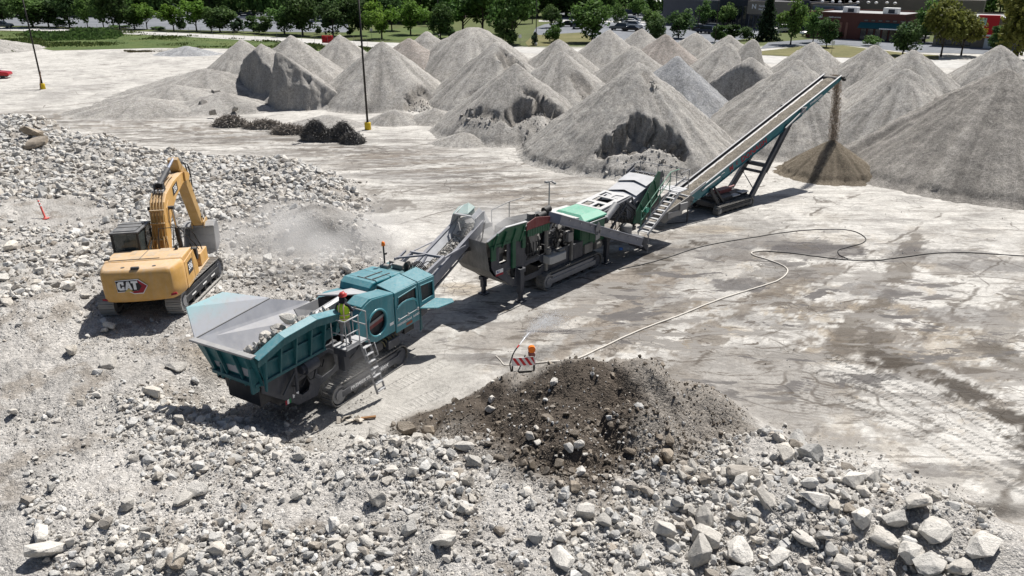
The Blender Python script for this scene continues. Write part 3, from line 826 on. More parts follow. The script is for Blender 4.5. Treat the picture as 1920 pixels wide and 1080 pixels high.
pile((766, 71), 6.0, 'brownish gravel ridge descending between two grey cones, behind the light pole cone', mat=M_GRAVW, ex=1.2, rot=rad(-40))
pile((800, 58), 6.0, 'low round-shouldered gravel heap at the back beside the flat-topped hill')
pile((886, 51), 7.2, 'broad flat-topped gravel hill, highest on the skyline of piles', top=2.6, slope=0.78)
pile((930, 78), 6.6, 'gravel cone with a pale scar and dark gully down its right shoulder', bites=[(40, 1.2, 1.3, 7.0, 1.0), (-10, 5.2, 2.2, 2.0, 0.8)], slope=0.76)
pile((968, 119), 6.0, 'gravel cone with a slumped shaded hollow in its front, in the front row', bites=[(22, 2.7, 3.0, 3.6, 1.9), (-38, 4.3, 2.6, 1.6, 0.8)], apron=1.5)
pile((1048, 73), 6.0, 'gravel cone standing behind the fluted twin, middle of the back row')
pile((1053, 95), 6.5, 'fluted gravel cone with deep rain gullies, between the hollowed cones', bites=[(28, 2.0, 0.8, 6.0, 0.5)], slope=0.78)
pile((1142, 55), 6.5, 'gravel cone in the back row just below the bushy parking lot tree')
pile((1189, 86), 6.5, 'gravel cone with white spill at its tip, behind the largest hollowed cone')
pile((1197, 116), 7.2, 'largest front gravel cone with a dark arched dig-out low in its face', bites=[(-3, 4.6, 3.5, 3.4, 2.2), (30, 0.8, 0.5, 1.5, 0.4)], slope=0.78, apron=1.5, res=0.15)
pile((1203, 53), 6.0, 'small far gravel cone beside the parked cars')
pile((1248, 63), 6.2, 'brownish gravel cone in the back row, left of the grey pair', mat=M_GRAVW)
pile((1270, 105), 6.5, 'bluish grey steep gravel cone right of the largest hollowed cone', mat=M_GRAVB, slope=0.82, streak=0.4)
pile((1305, 60), 5.6, 'pale far gravel cone in front of the dark glass storefront')
pile((1368, 65), 6.0, 'pale far gravel cone behind the twin-peaked ridge')
pile((1365, 78), 6.0, 'wide pale gravel cone, in front of the far storefront cones')
pile((1413, 72), 6.4, 'narrow broken spire of gravel with a sheer right side', cuts=[(60, 0.7, 3.5, 0.8)], slope=0.9)
pile((1408, 106), 6.0, 'gravel heap with a shaded undercut left face, behind the conveyor boom', cuts=[(-48, 0.9, 2.8, 1.5)], apron=1)
pile((1497, 112), 6.8, 'gravel cone behind the upper conveyor boom', apron=1)
pile((1525, 78), 6.5, 'gravel cone on the skyline just left of the conveyor head')
pile((1642, 83), 6.5, 'gravel cone on the skyline right of the conveyor head')
pile((1713, 92), 6.5, 'gravel cone with a white dusted tip, right of the skyline pair')
pile((1702, 128), 6.6, 'wide gravel cone behind the falling brown stream', apron=1, streak=0.9)
pile((1877, 83), 7.0, 'gravel cone at the far right under the willowy tree', slope=0.78)
pile((1890, 128), 7.3, 'huge dark grey gravel cone filling the right side of the yard', apron=2.5, slope=0.62, streak=0.8, mat=M_GRAVD)
pile((385, 128), 3.0, 'low pale mound spreading left of the stockyard peaks', slope=0.40, mat=M_FINES, ex=1.5)
pile((325, 158), 2.0, 'low dumped heap at the left end of the stockyard', slope=0.36, ex=1.6, mat=M_FINES)
pile((262, 182), 1.5, 'lowest flattened heap, nearest the open yard on the left', slope=0.30, ex=1.6)
pile((415, 172), 1.8, 'lumpy collapsed fines at the foot of the vertical faces', slope=0.42, ex=1.4, mat=M_FINES)
pile((612, 215), 1.0, 'low toe heap in front of the sharp wedge', slope=0.40, ex=1.5, mat=M_FINES)
pile((740, 205), 1.25, 'low speckled toe heap just right of the dark light pole', slope=0.55, ex=1.3)
pile((815, 203), 1.3, 'rounded toe heap right of the dark light pole', slope=0.55, ex=1.5)
pile((868, 248), 0.95, 'low toe heap left of the front hollowed cone', slope=0.5, ex=1.4)
pile((350, 86), 1.4, 'small blue grey gravel mound alone in front of the green verge', slope=0.36, mat=M_GRAVB, ex=1.5)
pile((-70, 66), 2.6, 'smooth pale sand bank beside the green verge', slope=0.22, mat=M_FINES, ex=1.1)
BP = pile((1562, 262), 2.45, 'small brown gravel cone under the falling stream', slope=0.66, mat=M_GRAVBR, top=0.2, streak=0.35, res=0.11, group='freshly screened material')
# ------------------------------------------------------------------ broken concrete
def rock_material(name, use_attr):
    k = N(name, 0.93, 0, 0.15)
    if use_attr: t = k.attr('tint').outputs['Color']
    else:
        oi = k.n('ShaderNodeObjectInfo')
        t = k.mix(1.0, oi.outputs['Color'], k.ramp(oi.outputs['Random'], [(0.0, (0.98, 0.96, 0.93)), (0.5, (1.14, 1.13, 1.11)), (1.0, (1.28, 1.27, 1.25))]), 'MULTIPLY')
    v = k.pos() if use_attr else k.pos(obj=True)
    s = 1.0 if use_attr else 0.45
    f1 = k.noise(v, 4 * s, 5, 0.7); f2 = k.noise(v, 22 * s, 4, 0.75); f3 = k.noise(v, 70 * s, 2, 0.6)
    c = k.mix(1.0, t, k.ramp(f1, [(0.3, 0.72), (0.5, 1.0), (0.72, 1.2)]), 'MULTIPLY')
    c = k.mix(0.8, c, k.ramp(f2, [(0.3, 0.72), (0.5, 1.0), (0.7, 1.2)]), 'MULTIPLY')
    c = k.mix(k.ramp(f1, [(0.60, 0.0), (0.78, 0.35)]), c, (0.36, 0.30, 0.22))
    g = k.n('ShaderNodeNewGeometry'); sx = k.n('ShaderNodeSeparateXYZ'); k.l(g.outputs['Normal'], sx.inputs[0])
    du = k.math('MULTIPLY', k.ramp(sx.outputs['Z'], [(0.45, 0.0), (0.95, 1.0)]), k.ramp(f1, [(0.35, 0.15), (0.62, 0.75)]))
    c = k.mix(k.math('MULTIPLY', du, 0.38), c, (0.47, 0.452, 0.422))
    k.color(c)
    k.bump(k.math('ADD', f2, k.math('MULTIPLY', f3, 0.5)), 0.8, 0.03 if use_attr else 0.06)
    return k.m
M_ROCK = rock_material('crushed_concrete', True)
M_CHUNK = rock_material('concrete_chunk', False)

def hull(n, seed, flat=0.62, boxy=0.5, bevel=0.0):
    r = random.Random(seed)
    bm = bmesh.new()
    for i in range(n):
        v = Vector((r.gauss(0, 1), r.gauss(0, 1), r.gauss(0, 1))).normalized()
        m = max(abs(v.x), abs(v.y), abs(v.z))
        q = v.lerp(v / m, boxy) * r.uniform(0.82, 1.05)
        bm.verts.new((q.x * 0.5, q.y * 0.5 * r.uniform(0.66, 0.95), q.z * 0.5 * flat))
    ret = bmesh.ops.convex_hull(bm, input=bm.verts)
    bmesh.ops.delete(bm, geom=[g for g in ret['geom_interior'] if isinstance(g, bmesh.types.BMVert)], context='VERTS')
    bmesh.ops.dissolve_limit(bm, angle_limit=rad(13), verts=bm.verts, edges=bm.edges)
    if bevel:
        bmesh.ops.bevel(bm, geom=list(bm.edges), offset=bevel, segments=1, affect='EDGES', profile=0.6)
    bmesh.ops.triangulate(bm, faces=bm.faces)
    bmesh.ops.recalc_face_normals(bm, faces=bm.faces)
    return bm
def hull_np(n, seed, **kw):
    bm = hull(n, seed, **kw)
    bm.verts.index_update()
    V = np.array([v.co[:] for v in bm.verts]); F = np.array([[v.index for v in f.verts] for f in bm.faces])
    bm.free()
    return V, F
H_BIG = [hull_np(22, 100 + i, flat=random.uniform(.5, .8), boxy=.55, bevel=0.02) for i in range(14)]
H_SLAB = [hull_np(18, 150 + i, flat=random.uniform(.35, .65), boxy=.75) for i in range(18)]
H_MID = [hull_np(15, 200 + i, flat=random.uniform(.5, .85), boxy=.5) for i in range(20)]
H_SML = [hull_np(9, 300 + i, flat=random.uniform(.55, .85), boxy=.4) for i in range(20)]
def rotm(ax, ay, az):
    cx, sx, cy, sy, cz, sz = np.cos(ax), np.sin(ax), np.cos(ay), np.sin(ay), np.cos(az), np.sin(az)
    R = np.empty((len(ax), 3, 3))
    R[:, 0, 0] = cy * cz; R[:, 0, 1] = sx * sy * cz - cx * sz; R[:, 0, 2] = cx * sy * cz + sx * sz
    R[:, 1, 0] = cy * sz; R[:, 1, 1] = sx * sy * sz + cx * cz; R[:, 1, 2] = cx * sy * sz - sx * cz
    R[:, 2, 0] = -sy; R[:, 2, 1] = sx * cy; R[:, 2, 2] = cx * cy
    return R
def scatter_mesh(name, P, S, T, protos, mat, tilt=0.5, emb=0.12, **tags):
    """rocks of diameter S at P, tinted T, all in one mesh"""
    Vs, Fs, Cs = [], [], []; base = 0
    pick = RS.randint(0, len(protos), len(P))
    for i, (v, f) in enumerate(protos):
        m = pick == i
        k = m.sum()
        if not k: continue
        R = rotm(RS.normal(0, tilt, k), RS.normal(0, tilt, k), RS.uniform(0, 6.28, k))
        vv = np.einsum('kij,nj->kni', R, v) * S[m][:, None, None]
        low = -vv[:, :, 2].min(1)
        vv = vv + P[m][:, None, :]
        vv[:, :, 2] += (low - emb * S[m] * 2)[:, None]
        Vs.append(vv.reshape(-1, 3))
        Fs.append((f[None] + (np.arange(k) * len(v))[:, None, None] + base).reshape(-1, 3))
        Cs.append(np.repeat(T[m], len(v), 0))
        base += k * len(v)
    return mesh_np(name, np.concatenate(Vs), np.concatenate(Fs), mat, False, {'tint': np.concatenate(Cs)}, **tags)

FIELD1 = px_poly([(-200, 240), (60, 244), (170, 268), (330, 300), (560, 314), (650, 345), (690, 375), (600, 392), (520, 395), (400, 425), (250, 440), (150, 380), (-300, 378)], .8)
FIELD2 = px_poly([(-200, 425), (20, 415), (110, 445), (260, 440), (420, 430), (560, 470), (640, 540), (560, 575), (430, 540), (350, 600), (200, 620), (120, 600), (-100, 640)], .9)
FIELD3 = px_poly([(400, 425), (560, 400), (690, 395), (740, 430), (740, 500), (690, 520), (610, 560), (430, 545)], .6)
RIDGE = px_poly([(1180, 1000), (1330, 830), (1420, 800), (1560, 840), (1700, 890), (1900, 960), (2100, 1030), (2100, 1300), (1150, 1300)], .9)
FRONT = px_poly([(560, 900), (640, 830), (780, 815), (960, 880), (1100, 930), (1200, 900), (1300, 860), (1250, 1300), (300, 1300), (-100, 1000), (60, 950), (250, 960)], .9)
MIDL = px_poly([(250, 690), (420, 720), (560, 790), (640, 850), (560, 960), (330, 960), (180, 850), (140, 740)], .9)
BARE = [(at(100, 400, 0.8), 5.5, 2.2), (at(40, 720, 1.0), 3.4, 2.2), (at(250, 720, 1.0), 1.6, 1.4), (at(1000, 880, 1.0), 1.2, 0.7), (at(1420, 870, 0.9), 1.0, 0.6), (at(590, 960, 1.1), 1.1, 0.7), (at(220, 900, 1.0), 1.0, 1.0), (at(590, 425, .6), 3.0, 2.0)]
def dens(X, Y):
    sd = polysd(X, Y, RUB)
    n = fbm(X * 0.55, Y * 0.55, 71, 4)
    base = sstep(-0.5, 1.2, sd + (n - 0.5) * 1.5)
    cl = 0.22 + 0.78 * sstep(0.40, 0.54, n)
    f1 = sstep(-0.6, 0.8, polysd(X, Y, FIELD1)); f2 = np.maximum(sstep(-0.8, 0.8, polysd(X, Y, FIELD2)), .75 * sstep(-.8, .8, polysd(X, Y, FIELD3))); rg = sstep(-0.3, 0.8, polysd(X, Y, RIDGE)); fr = sstep(-0.4, 0.6, polysd(X, Y, FRONT)); ml = sstep(-.4, .6, polysd(X, Y, MIDL))
    bare = np.ones(X.shape)
    for p, rx, ry in BARE:
        bare *= 0.12 + 0.88 * sstep(0.6, 1.15, np.hypot((X - p.x) / rx, (Y - p.y) / ry) + (n - 0.5) * 0.8)
    d = np.zeros(X.shape)
    for c, a_, R in MOUND: d = np.maximum(d, 1 - sstep(0.5, 0.95, np.hypot(X - c.x, Y - c.y) / R))
    lx, ly = loc2(X, Y, EXC_O, EXC_A)
    ok = ~((np.abs(lx) < 2.6) & (np.abs(ly) < 1.75))
    lx, ly = loc2(X, Y, JAW_O, JAW_A)
    ok &= ~((lx > -2.6) & (lx < 2.5) & (np.abs(ly) < 1.5))
    return base, cl, f1, f2, rg, fr, ml, bare, d, ok
PALE = np.array([0.525, 0.506, 0.474]); SOILC = np.array([0.165, 0.136, 0.105])
def tints(n, soil):
    v = RS.uniform(0.74, 1.18, n)[:, None]; warm = RS.uniform(-1, 1, n)[:, None] * np.array([0.018, 0.0, -0.022])
    c = (PALE + warm) * v
    d = RS.uniform(size=n) < 0.09
    c[d] = c[d] * np.array([0.66, 0.62, 0.58])
    s = soil[:, None]
    return c * (1 - s) + SOILC * RS.uniform(0.55, 1.5, n)[:, None] * s
def sample(per_m2, ymax, fn, ymin=12.5):
    """random spots over the ground in view, kept with the probability fn gives"""
    A = 0.5 * (ymax + ymin) * (ymax - ymin) * 2 * 0.78
    n = int(A * per_m2)
    y = np.sqrt(RS.uniform(ymin ** 2, ymax ** 2, n)); x = RS.uniform(-0.78, 0.78, n) * y
    m = (x > -48) & (x < 30)
    x, y = x[m], y[m]
    D = dens(x, y)
    global SX, SY
    SX, SY = x, y
    p = fn(*D[:8], D[8]) * D[9]
    kp = RS.uniform(size=len(x)) < p
    return x[kp], y[kp], D[8][kp]
def lift(x, y): return np.stack([x, y, height(x, y)], -1)

# grit, small and middling stones: nobody could count these
x, y, so = sample(150, 31, lambda b, cl, f1, f2, rg, fr, ml, br, md: np.clip(b * (0.25 + 0.75 * cl) * br * (0.40 + 0.6 * np.maximum(fr, np.maximum(rg, ml))) + md * 0.15, 0, 1))
S = RS.uniform(0.035, 0.085, len(x)); scatter_mesh('rubble_grit', lift(x, y), S, tints(len(x), so * (RS.uniform(size=len(x)) < .85)), H_SML, M_ROCK, 1.0, 0.1, kind='stuff')
x, y, so = sample(62, 62, lambda b, cl, f1, f2, rg, fr, ml, br, md: np.clip(b * cl * br * np.where(RS.uniform(size=b.shape) < .55, 1, np.maximum(np.maximum(fr, rg), ml)) * (0.30 + 0.8 * np.maximum(np.maximum(f1, f2), np.maximum(np.maximum(fr, rg), ml))) + md * (.06 + .30 * sstep(20.0, 17.6, SY)), 0, 1))
S = 0.08 * RS.uniform(0.14, 1, len(x)) ** -0.42; scatter_mesh('rubble_pebbles', lift(x, y), S, tints(len(x), so * (RS.uniform(size=len(x)) < .75)), H_MID, M_ROCK, 0.8, 0.1, kind='stuff')
x, y, so = sample(19, 72, lambda b, cl, f1, f2, rg, fr, ml, br, md: np.clip(b * cl * br * (0.07 + 0.95 * np.maximum(np.maximum(f1 * .8, f2 * .6), np.maximum(np.maximum(fr * .9, rg), ml * .6))) + md * (.015 + .34 * sstep(19.4, 17.4, SY)), 0, 1))
S = 0.19 * RS.uniform(0.18, 1, len(x)) ** -0.40
big3 = (x, y, so, S)
# loose stones strewn thinly over the yard
x, y, so = sample(1.6, 62, lambda b, cl, f1, f2, rg, fr, ml, br, md: (1 - b) * 0.22 * sstep(.45, .6, cl))
S2 = RS.uniform(0.035, 0.10, len(x)); scatter_mesh('strewn_stones', lift(x, y), S2, tints(len(x), so * 0), H_SML, M_ROCK, 0.8, 0.1, kind='stuff')
# clods on the soil heap
x, y, so = sample(95, 30, lambda b, cl, f1, f2, rg, fr, ml, br, md: md * (.35 + .5 * sstep(20.5, 18, SY)))
S2 = 0.03 * RS.uniform(0.08, 1, len(x)) ** -0.5; scatter_mesh('soil_clods', lift(x, y), S2, tints(len(x), np.clip(dark_soil(x, y) * 1.1, .22, 1) * np.where(RS.uniform(size=len(x)) < 0.92, 1.0, .4)), H_SML, M_ROCK, 1.0, 0.2, kind='stuff')

# boulder-strewn main field: the pieces past the nearest few hundred
x, y, so = sample(5.2, 72, lambda b, cl, f1, f2, rg, fr, ml, br, md: np.clip(f1 * br * (.35 + .65 * cl) + f2 * br * cl * .22, 0, 1) * b)
Sx = 0.30 * RS.uniform(0.12, 1, len(x)) ** -0.36; scatter_mesh('rubble_field', lift(x, y), Sx, tints(len(x), so * 0), H_BIG, M_ROCK, 0.5, 0.08, kind='stuff')
x, y, so = sample(9, 30, lambda b, cl, f1, f2, rg, fr, ml, br, md: np.clip((rg * .8 + fr * .38 * cl + ml * .2 * cl) * br, 0, 1) * b * (md < .35))
Sx = 0.17 * RS.uniform(0.10, 1, len(x)) ** -0.45; scatter_mesh('rubble_slabs', lift(x, y), Sx, tints(len(x), so * 0), H_SLAB, M_ROCK, 0.4, 0.08, kind='stuff')
# the large pieces, each a thing
x, y, so = sample(2.6, 72, lambda b, cl, f1, f2, rg, fr, ml, br, md: np.clip(cl * br * (0.03 * b + 1.0 * f1 + 0.55 * f2 + 0.62 * rg + 0.2 * fr + 0.12 * ml) * (md < .3), 0, 1) * b)
S = 0.36 * RS.uniform(0.10, 1, len(x)) ** -0.33
x3, y3, so3, S3 = big3
rg_ = sstep(-.3, .8, polysd(x, y, RIDGE)); S = S * (1 + .18 * rg_)
x = np.concatenate([x, x3]); y = np.concatenate([y, y3]); so = np.concatenate([so, so3]); S = np.concatenate([S, S3])
# named pieces by hand: u, v, width in the photograph (px), height ratio, colour, label
NAMED = [(1313, 1036, 74, .95, .70, 'largest dark-faced concrete block at the bottom edge, next to a long white slab'),
         (1386, 1034, 70, .55, 1.15, 'long white concrete slab tilted beside the largest dark-faced block'),
         (1660, 1008, 62, .5, 1.1, 'thick concrete slab low on the right ridge, above the upright pale boulder'),
         (1709, 1036, 54, .7, 1.05, 'upright pale boulder at the bottom of the right-hand rubble ridge'),
         (1722, 941, 72, .45, 1.05, 'longest grey slab lying along the crest of the right-hand rubble ridge'),
         (1758, 984, 72, .35, .95, 'thin concrete slab lying below the crest of the right-hand ridge'),
         (1844, 1022, 70, .5, 1.0, 'broad flat concrete slab near the right end of the ridge'),
         (1602, 898, 48, .7, 1.12, 'rounded white block upright on the ridge crest'),
         (1527, 928, 52, .5, 1.05, 'smooth white slab leaning at the left end of the ridge'),
         (1615, 966, 46, .8, 1.1, 'squarish pale block in the middle of the right-hand ridge'),
         (1509, 1004, 56, .35, .85, 'flat greyish slab between the ridge and the large dark-faced block'),
         (1053, 1042, 62, .6, 1.12, 'cracked white boulder at the bottom centre of the rubble'),
         (833, 1010, 56, .45, 1.12, 'white triangular slab at the bottom, left of the cracked white boulder'),
         (1098, 953, 42, .8, 1.1, 'white cube-like chunk just below the soil heap'),
         (1247, 990, 48, .7, 1.08, 'rounded pale boulder between the soil heap and the large dark-faced block'),
         (707, 930, 46, .75, .95, 'tallest grey block in the rubble left of the soil heap'),
         (671, 834, 46, .45, 1.1, 'flat white slab at the edge of the tan dust by the crusher track'),
         (762, 803, 40, .9, .42, 'dark brown boulder at the left foot of the soil heap'),
         (802, 803, 30, .8, .5, 'grey-brown stone beside the dark brown boulder at the soil heap'),
         (889, 862, 34, .9, .8, 'buff block standing at the lower left edge of the soil heap'),
         (1078, 905, 34, .7, .62, 'brown-stained block at the lower tip of the soil heap'),
         (1087, 822, 26, .9, 1.0, 'pale stone perched on the dark front of the soil heap'),
         (1038, 718, 20, .9, 1.15, 'small white stone alone on the crown of the soil heap'),
         (1251, 850, 42, .8, .55, 'brown boulder at the right foot of the soil heap'),
         (871, 829, 42, .5, 1.1, 'white slab touching the left edge of the soil heap'),
         (205, 677, 42, .6, .95, 'squared grey block alone on the tracked gravel, below the excavator'),
         (329, 682, 38, .55, .95, 'flat grey block in front of the feed hopper corner'),
         (84, 1032, 62, .5, .98, 'broad grey slab in the bottom left corner'),
         (73, 996, 44, .65, 1.1, 'white angular chunk just above the broad slab in the bottom left corner'),
         (369, 914, 42, .45, 1.1, 'white slab lying flat at the lower left, beside a grey slab'),
         (341, 928, 42, .45, .88, 'grey slab touching the flat white slab at the lower left'),
         (322, 803, 28, .8, 1.2, 'very white chunk on the slope below the feed hopper'),
         (60, 245, 40, .4, .50, 'long dark slab on top of the far left rubble'),
         (70, 272, 46, .35, .48, 'dark flat slab lower on the far left rubble')]
chunk_me = []
for i in range(14):
    bm = hull(random.choice((18, 22, 26, 30)), 500 + i, flat=1.0, boxy=random.uniform(.45, .8), bevel=0.016)
    bmesh.ops.subdivide_edges(bm, edges=list(bm.edges), cuts=2, use_grid_fill=True)
    for v_ in bm.verts:
        q = v_.co
        a_ = float(fbm(np.array([q.x * 5 + q.z * 4 + i]), np.array([q.y * 5 - q.z * 3]), 600 + i, 4, .65)[0]) - .5
        v_.co = q * (1 + .16 * a_)
    bmesh.ops.triangulate(bm, faces=bm.faces)
    me = bpy.data.meshes.new('concrete_chunk'); bm.to_mesh(me); bm.free()
    me.materials.append(M_CHUNK); chunk_me.append(me)
def chunk(px_, py_, zz, sx_, sy_, sz_, rot, tone, label, group, emb=.12):
    o = bpy.data.objects.new('concrete_chunk', random.choice(chunk_me))
    COL.objects.link(o)
    o.scale = (sx_, sy_, sz_); o.rotation_euler = rot
    R = Euler(rot).to_matrix()
    low = min((R @ Vector((v.co.x * sx_, v.co.y * sy_, v.co.z * sz_))).z for v in o.data.vertices)
    o.location = (px_, py_, zz - low - emb * sz_)
    o.color = (*tone, 1)
    return tag(o, label, 'rubble piece', group)
named_xy = []
for (u, v, wpx, hr, tn, lab) in NAMED:
    p = at(u, v, 0.8)
    for _ in range(4): p = at(u, v, hz(p.x, p.y) + 0.2)
    dist = (p - Vector((0, 0, CAM_H))).length
    wd = wpx * dist / FPX
    t = PALE * tn if tn > 0.65 else np.array([0.25, 0.21, 0.165]) * (tn / .5)
    chunk(p.x, p.y, hz(p.x, p.y), wd * .92, wd * random.uniform(.66, .85), wd * hr * 0.78, (random.gauss(0, .22), random.gauss(0, .22), random.uniform(0, 6.28)), t, lab, 'largest rubble pieces')
    named_xy.append((p.x, p.y, wd))
free = np.ones(len(x), bool)
for a, b, wd in named_xy: free &= np.hypot(x - a, y - b) > wd * 0.55
x, y, so, S = x[free], y[free], so[free], S[free]
app = S / np.hypot(y, CAM_H)
order = np.argsort(-app)
NIND = 300 - len(NAMED)
ind, rest = order[:NIND], order[NIND:]
D = dens(x[ind], y[ind])
GROUPS = {'f1': 'rubble behind the excavator', 'f2': 'rubble around the excavator', 'rg': 'rubble on the right-hand ridge', 'fr': 'rubble in the bottom foreground', 'ml': 'rubble below the hopper', 'so': 'stones on the soil heap', 'xx': 'loose pieces on the tracked gravel'}
def shot(x, y, z):
    """where the photograph shows a place"""
    dz = z - CAM_H
    dep = y * CP - dz * SP
    return 960 + FPX * x / dep, 540 - FPX * (y * SP + dz * CP) / dep
MARKS = [(NAMED[i][0], NAMED[i][1], t) for i, t in ((0, 'the largest dark-faced block'), (2, 'the thick low slab on the ridge'), (3, 'the upright boulder at the bottom right'), (4, 'the longest slab on the ridge'), (6, 'the broad slab at the ridge end'), (7, 'the rounded white block on the ridge'), (8, 'the leaning slab at the ridge start'), (11, 'the cracked white boulder'), (12, 'the white triangular slab'), (13, 'the cube-like white chunk'), (14, 'the pale boulder under the soil heap'), (15, 'the tallest block left of the soil heap'), (16, 'the flat slab by the tan dust'), (19, 'the buff block at the soil heap'), (25, 'the squared block alone on the gravel'), (26, 'the flat block before the hopper'), (27, 'the broad slab in the corner'), (29, 'the white flat slab at the lower left'), (31, 'the very white chunk below the hopper'), (33, 'the dark flat slab at the far left'))]
MARKS += [(85, 398, 'the red marker post'), (225, 455, 'the excavator cab'), (378, 440, 'the excavator bucket'), (330, 310, 'the excavator boom top'), (200, 560, 'the excavator counterweight'), (420, 560, 'the far hopper wing'), (590, 545, 'the rear of the feed hopper'), (330, 640, 'the front lip of the hopper'), (560, 320, 'the far edge of the dense rubble'), (680, 365, 'the right tip of the dense rubble'), (450, 370, 'the middle of the dense rubble'), (30, 560, 'the left edge beside the excavator'), (160, 300, 'the haul way end of the rubble'), (20, 800, 'the left edge of the tracked gravel'), (180, 800, 'the tracked gravel at the left'), (500, 800, 'the hopper shadow'), (560, 950, 'the bare gravel patch at lower left'), (1000, 880, 'the bare gravel under the soil heap'), (1420, 860, 'the bare patch on the ridge'), (1080, 760, 'the soil heap crest'), (640, 1060, 'the bottom edge, left of centre'), (240, 1060, 'the bottom edge at the left')]
def side_of(u, v, mu, mv):
    du, dv = u - mu, (v - mv) * 1.4
    if abs(du) > abs(dv): return 'right of' if du > 0 else 'left of'
    return 'below' if dv > 0 else 'above'
def name_apart(items, noun):
    """items: (object, u, v, description words). Labels that say which one, ranked by nearness to a landmark"""
    byk = {}
    for o, u, v, words in items:
        d, mu, mv, nm = min(((u - m[0]) ** 2 + (1.4 * (v - m[1])) ** 2, m[0], m[1], m[2]) for m in items_marks)
        byk.setdefault((words, side_of(u, v, mu, mv), nm), []).append((d, o))
    for (words, sd, nm), L in byk.items():
        L.sort(key=lambda q: q[0])
        for r, (d, o) in enumerate(L):
            pre = ['', 'slightly farther ', 'well ', 'far '][min(r, 3)] if len(L) > 1 else ''
            if len(L) > 1 and r == 0: pre = 'just '
            o['label'] = f"{words} {noun} {pre}{sd} {nm}"
ih = height(x[ind], y[ind])
todo = []
for j, i in enumerate(ind):
    sc_ = dict(f1=D[2][j], f2=D[3][j], rg=D[4][j], fr=D[5][j], ml=D[6][j], so=D[8][j] * 1.2)
    key = max(sc_, key=sc_.get)
    if sc_[key] < 0.3: key = 'xx'
    t = tints(1, np.array([1.0 if key == 'so' else 0.0]))[0]
    hr = random.uniform(.38, .8); wr = random.uniform(.6, 1.0)
    o = chunk(x[i], y[i], ih[j], S[i] * random.uniform(.9, 1.15), S[i] * wr, S[i] * hr, (random.gauss(0, .3), random.gauss(0, .3), random.uniform(0, 6.28)), t, 'x', GROUPS[key])
    u, v = shot(x[i], y[i], ih[j] + S[i] * hr * .4)
    lum = float(t.mean())
    tone = 'soil-brown' if key == 'so' else 'white' if lum > .51 else 'pale' if lum > .42 else 'grey' if lum > .31 else 'dark grey'
    shp = 'flat' if hr < .5 else 'blocky' if hr > .68 else 'long' if wr < .72 else 'rough'
    todo.append((o, u, v, f'{tone} {shp}'))
items_marks = MARKS
name_apart(todo, 'chunk')
scatter_mesh('rubble_lumps', lift(x[rest], y[rest]), S[rest], tints(len(rest), so[rest] * (RS.uniform(size=len(rest)) < .8)), H_BIG, M_ROCK, 0.5, 0.1, kind='stuff')

# caked lumps that fell from the vertical faces
for i, (u, v, wd) in enumerate(((388, 165, 2.0), (408, 160, 2.4), (405, 178, 1.5), (383, 196, 1.2), (417, 188, 1.3), (440, 200, .9), (398, 206, .8))):
    p = at(u, v, .8)
    chunk(p.x, p.y, .35, wd, wd * .8, wd * .85, (random.gauss(0, .3), random.gauss(0, .3), i * 1.1), np.array([.27, .258, .24]), ['grey caked lump at the left foot of the vertical faces', 'largest grey caked lump leaning on the vertical faces', 'grey caked lump below the two largest lumps', 'lone grey lump on the low heap before the vertical faces', 'pointed grey lump under the left vertical face', 'small grey lump near the wedge foot', 'smallest grey lump in front of the fallen lumps'][i], 'fallen lumps at the vertical faces')

cl_ = np.array([q for q in CLODS if len(q) == 3])
scatter_mesh('fallen_clods', cl_, .16 * RS.uniform(.05, 1, len(cl_)) ** -.38, np.array([.34, .325, .305]) * RS.uniform(.8, 1.15, len(cl_))[:, None], H_MID, M_ROCK, .8, .1, kind='stuff')
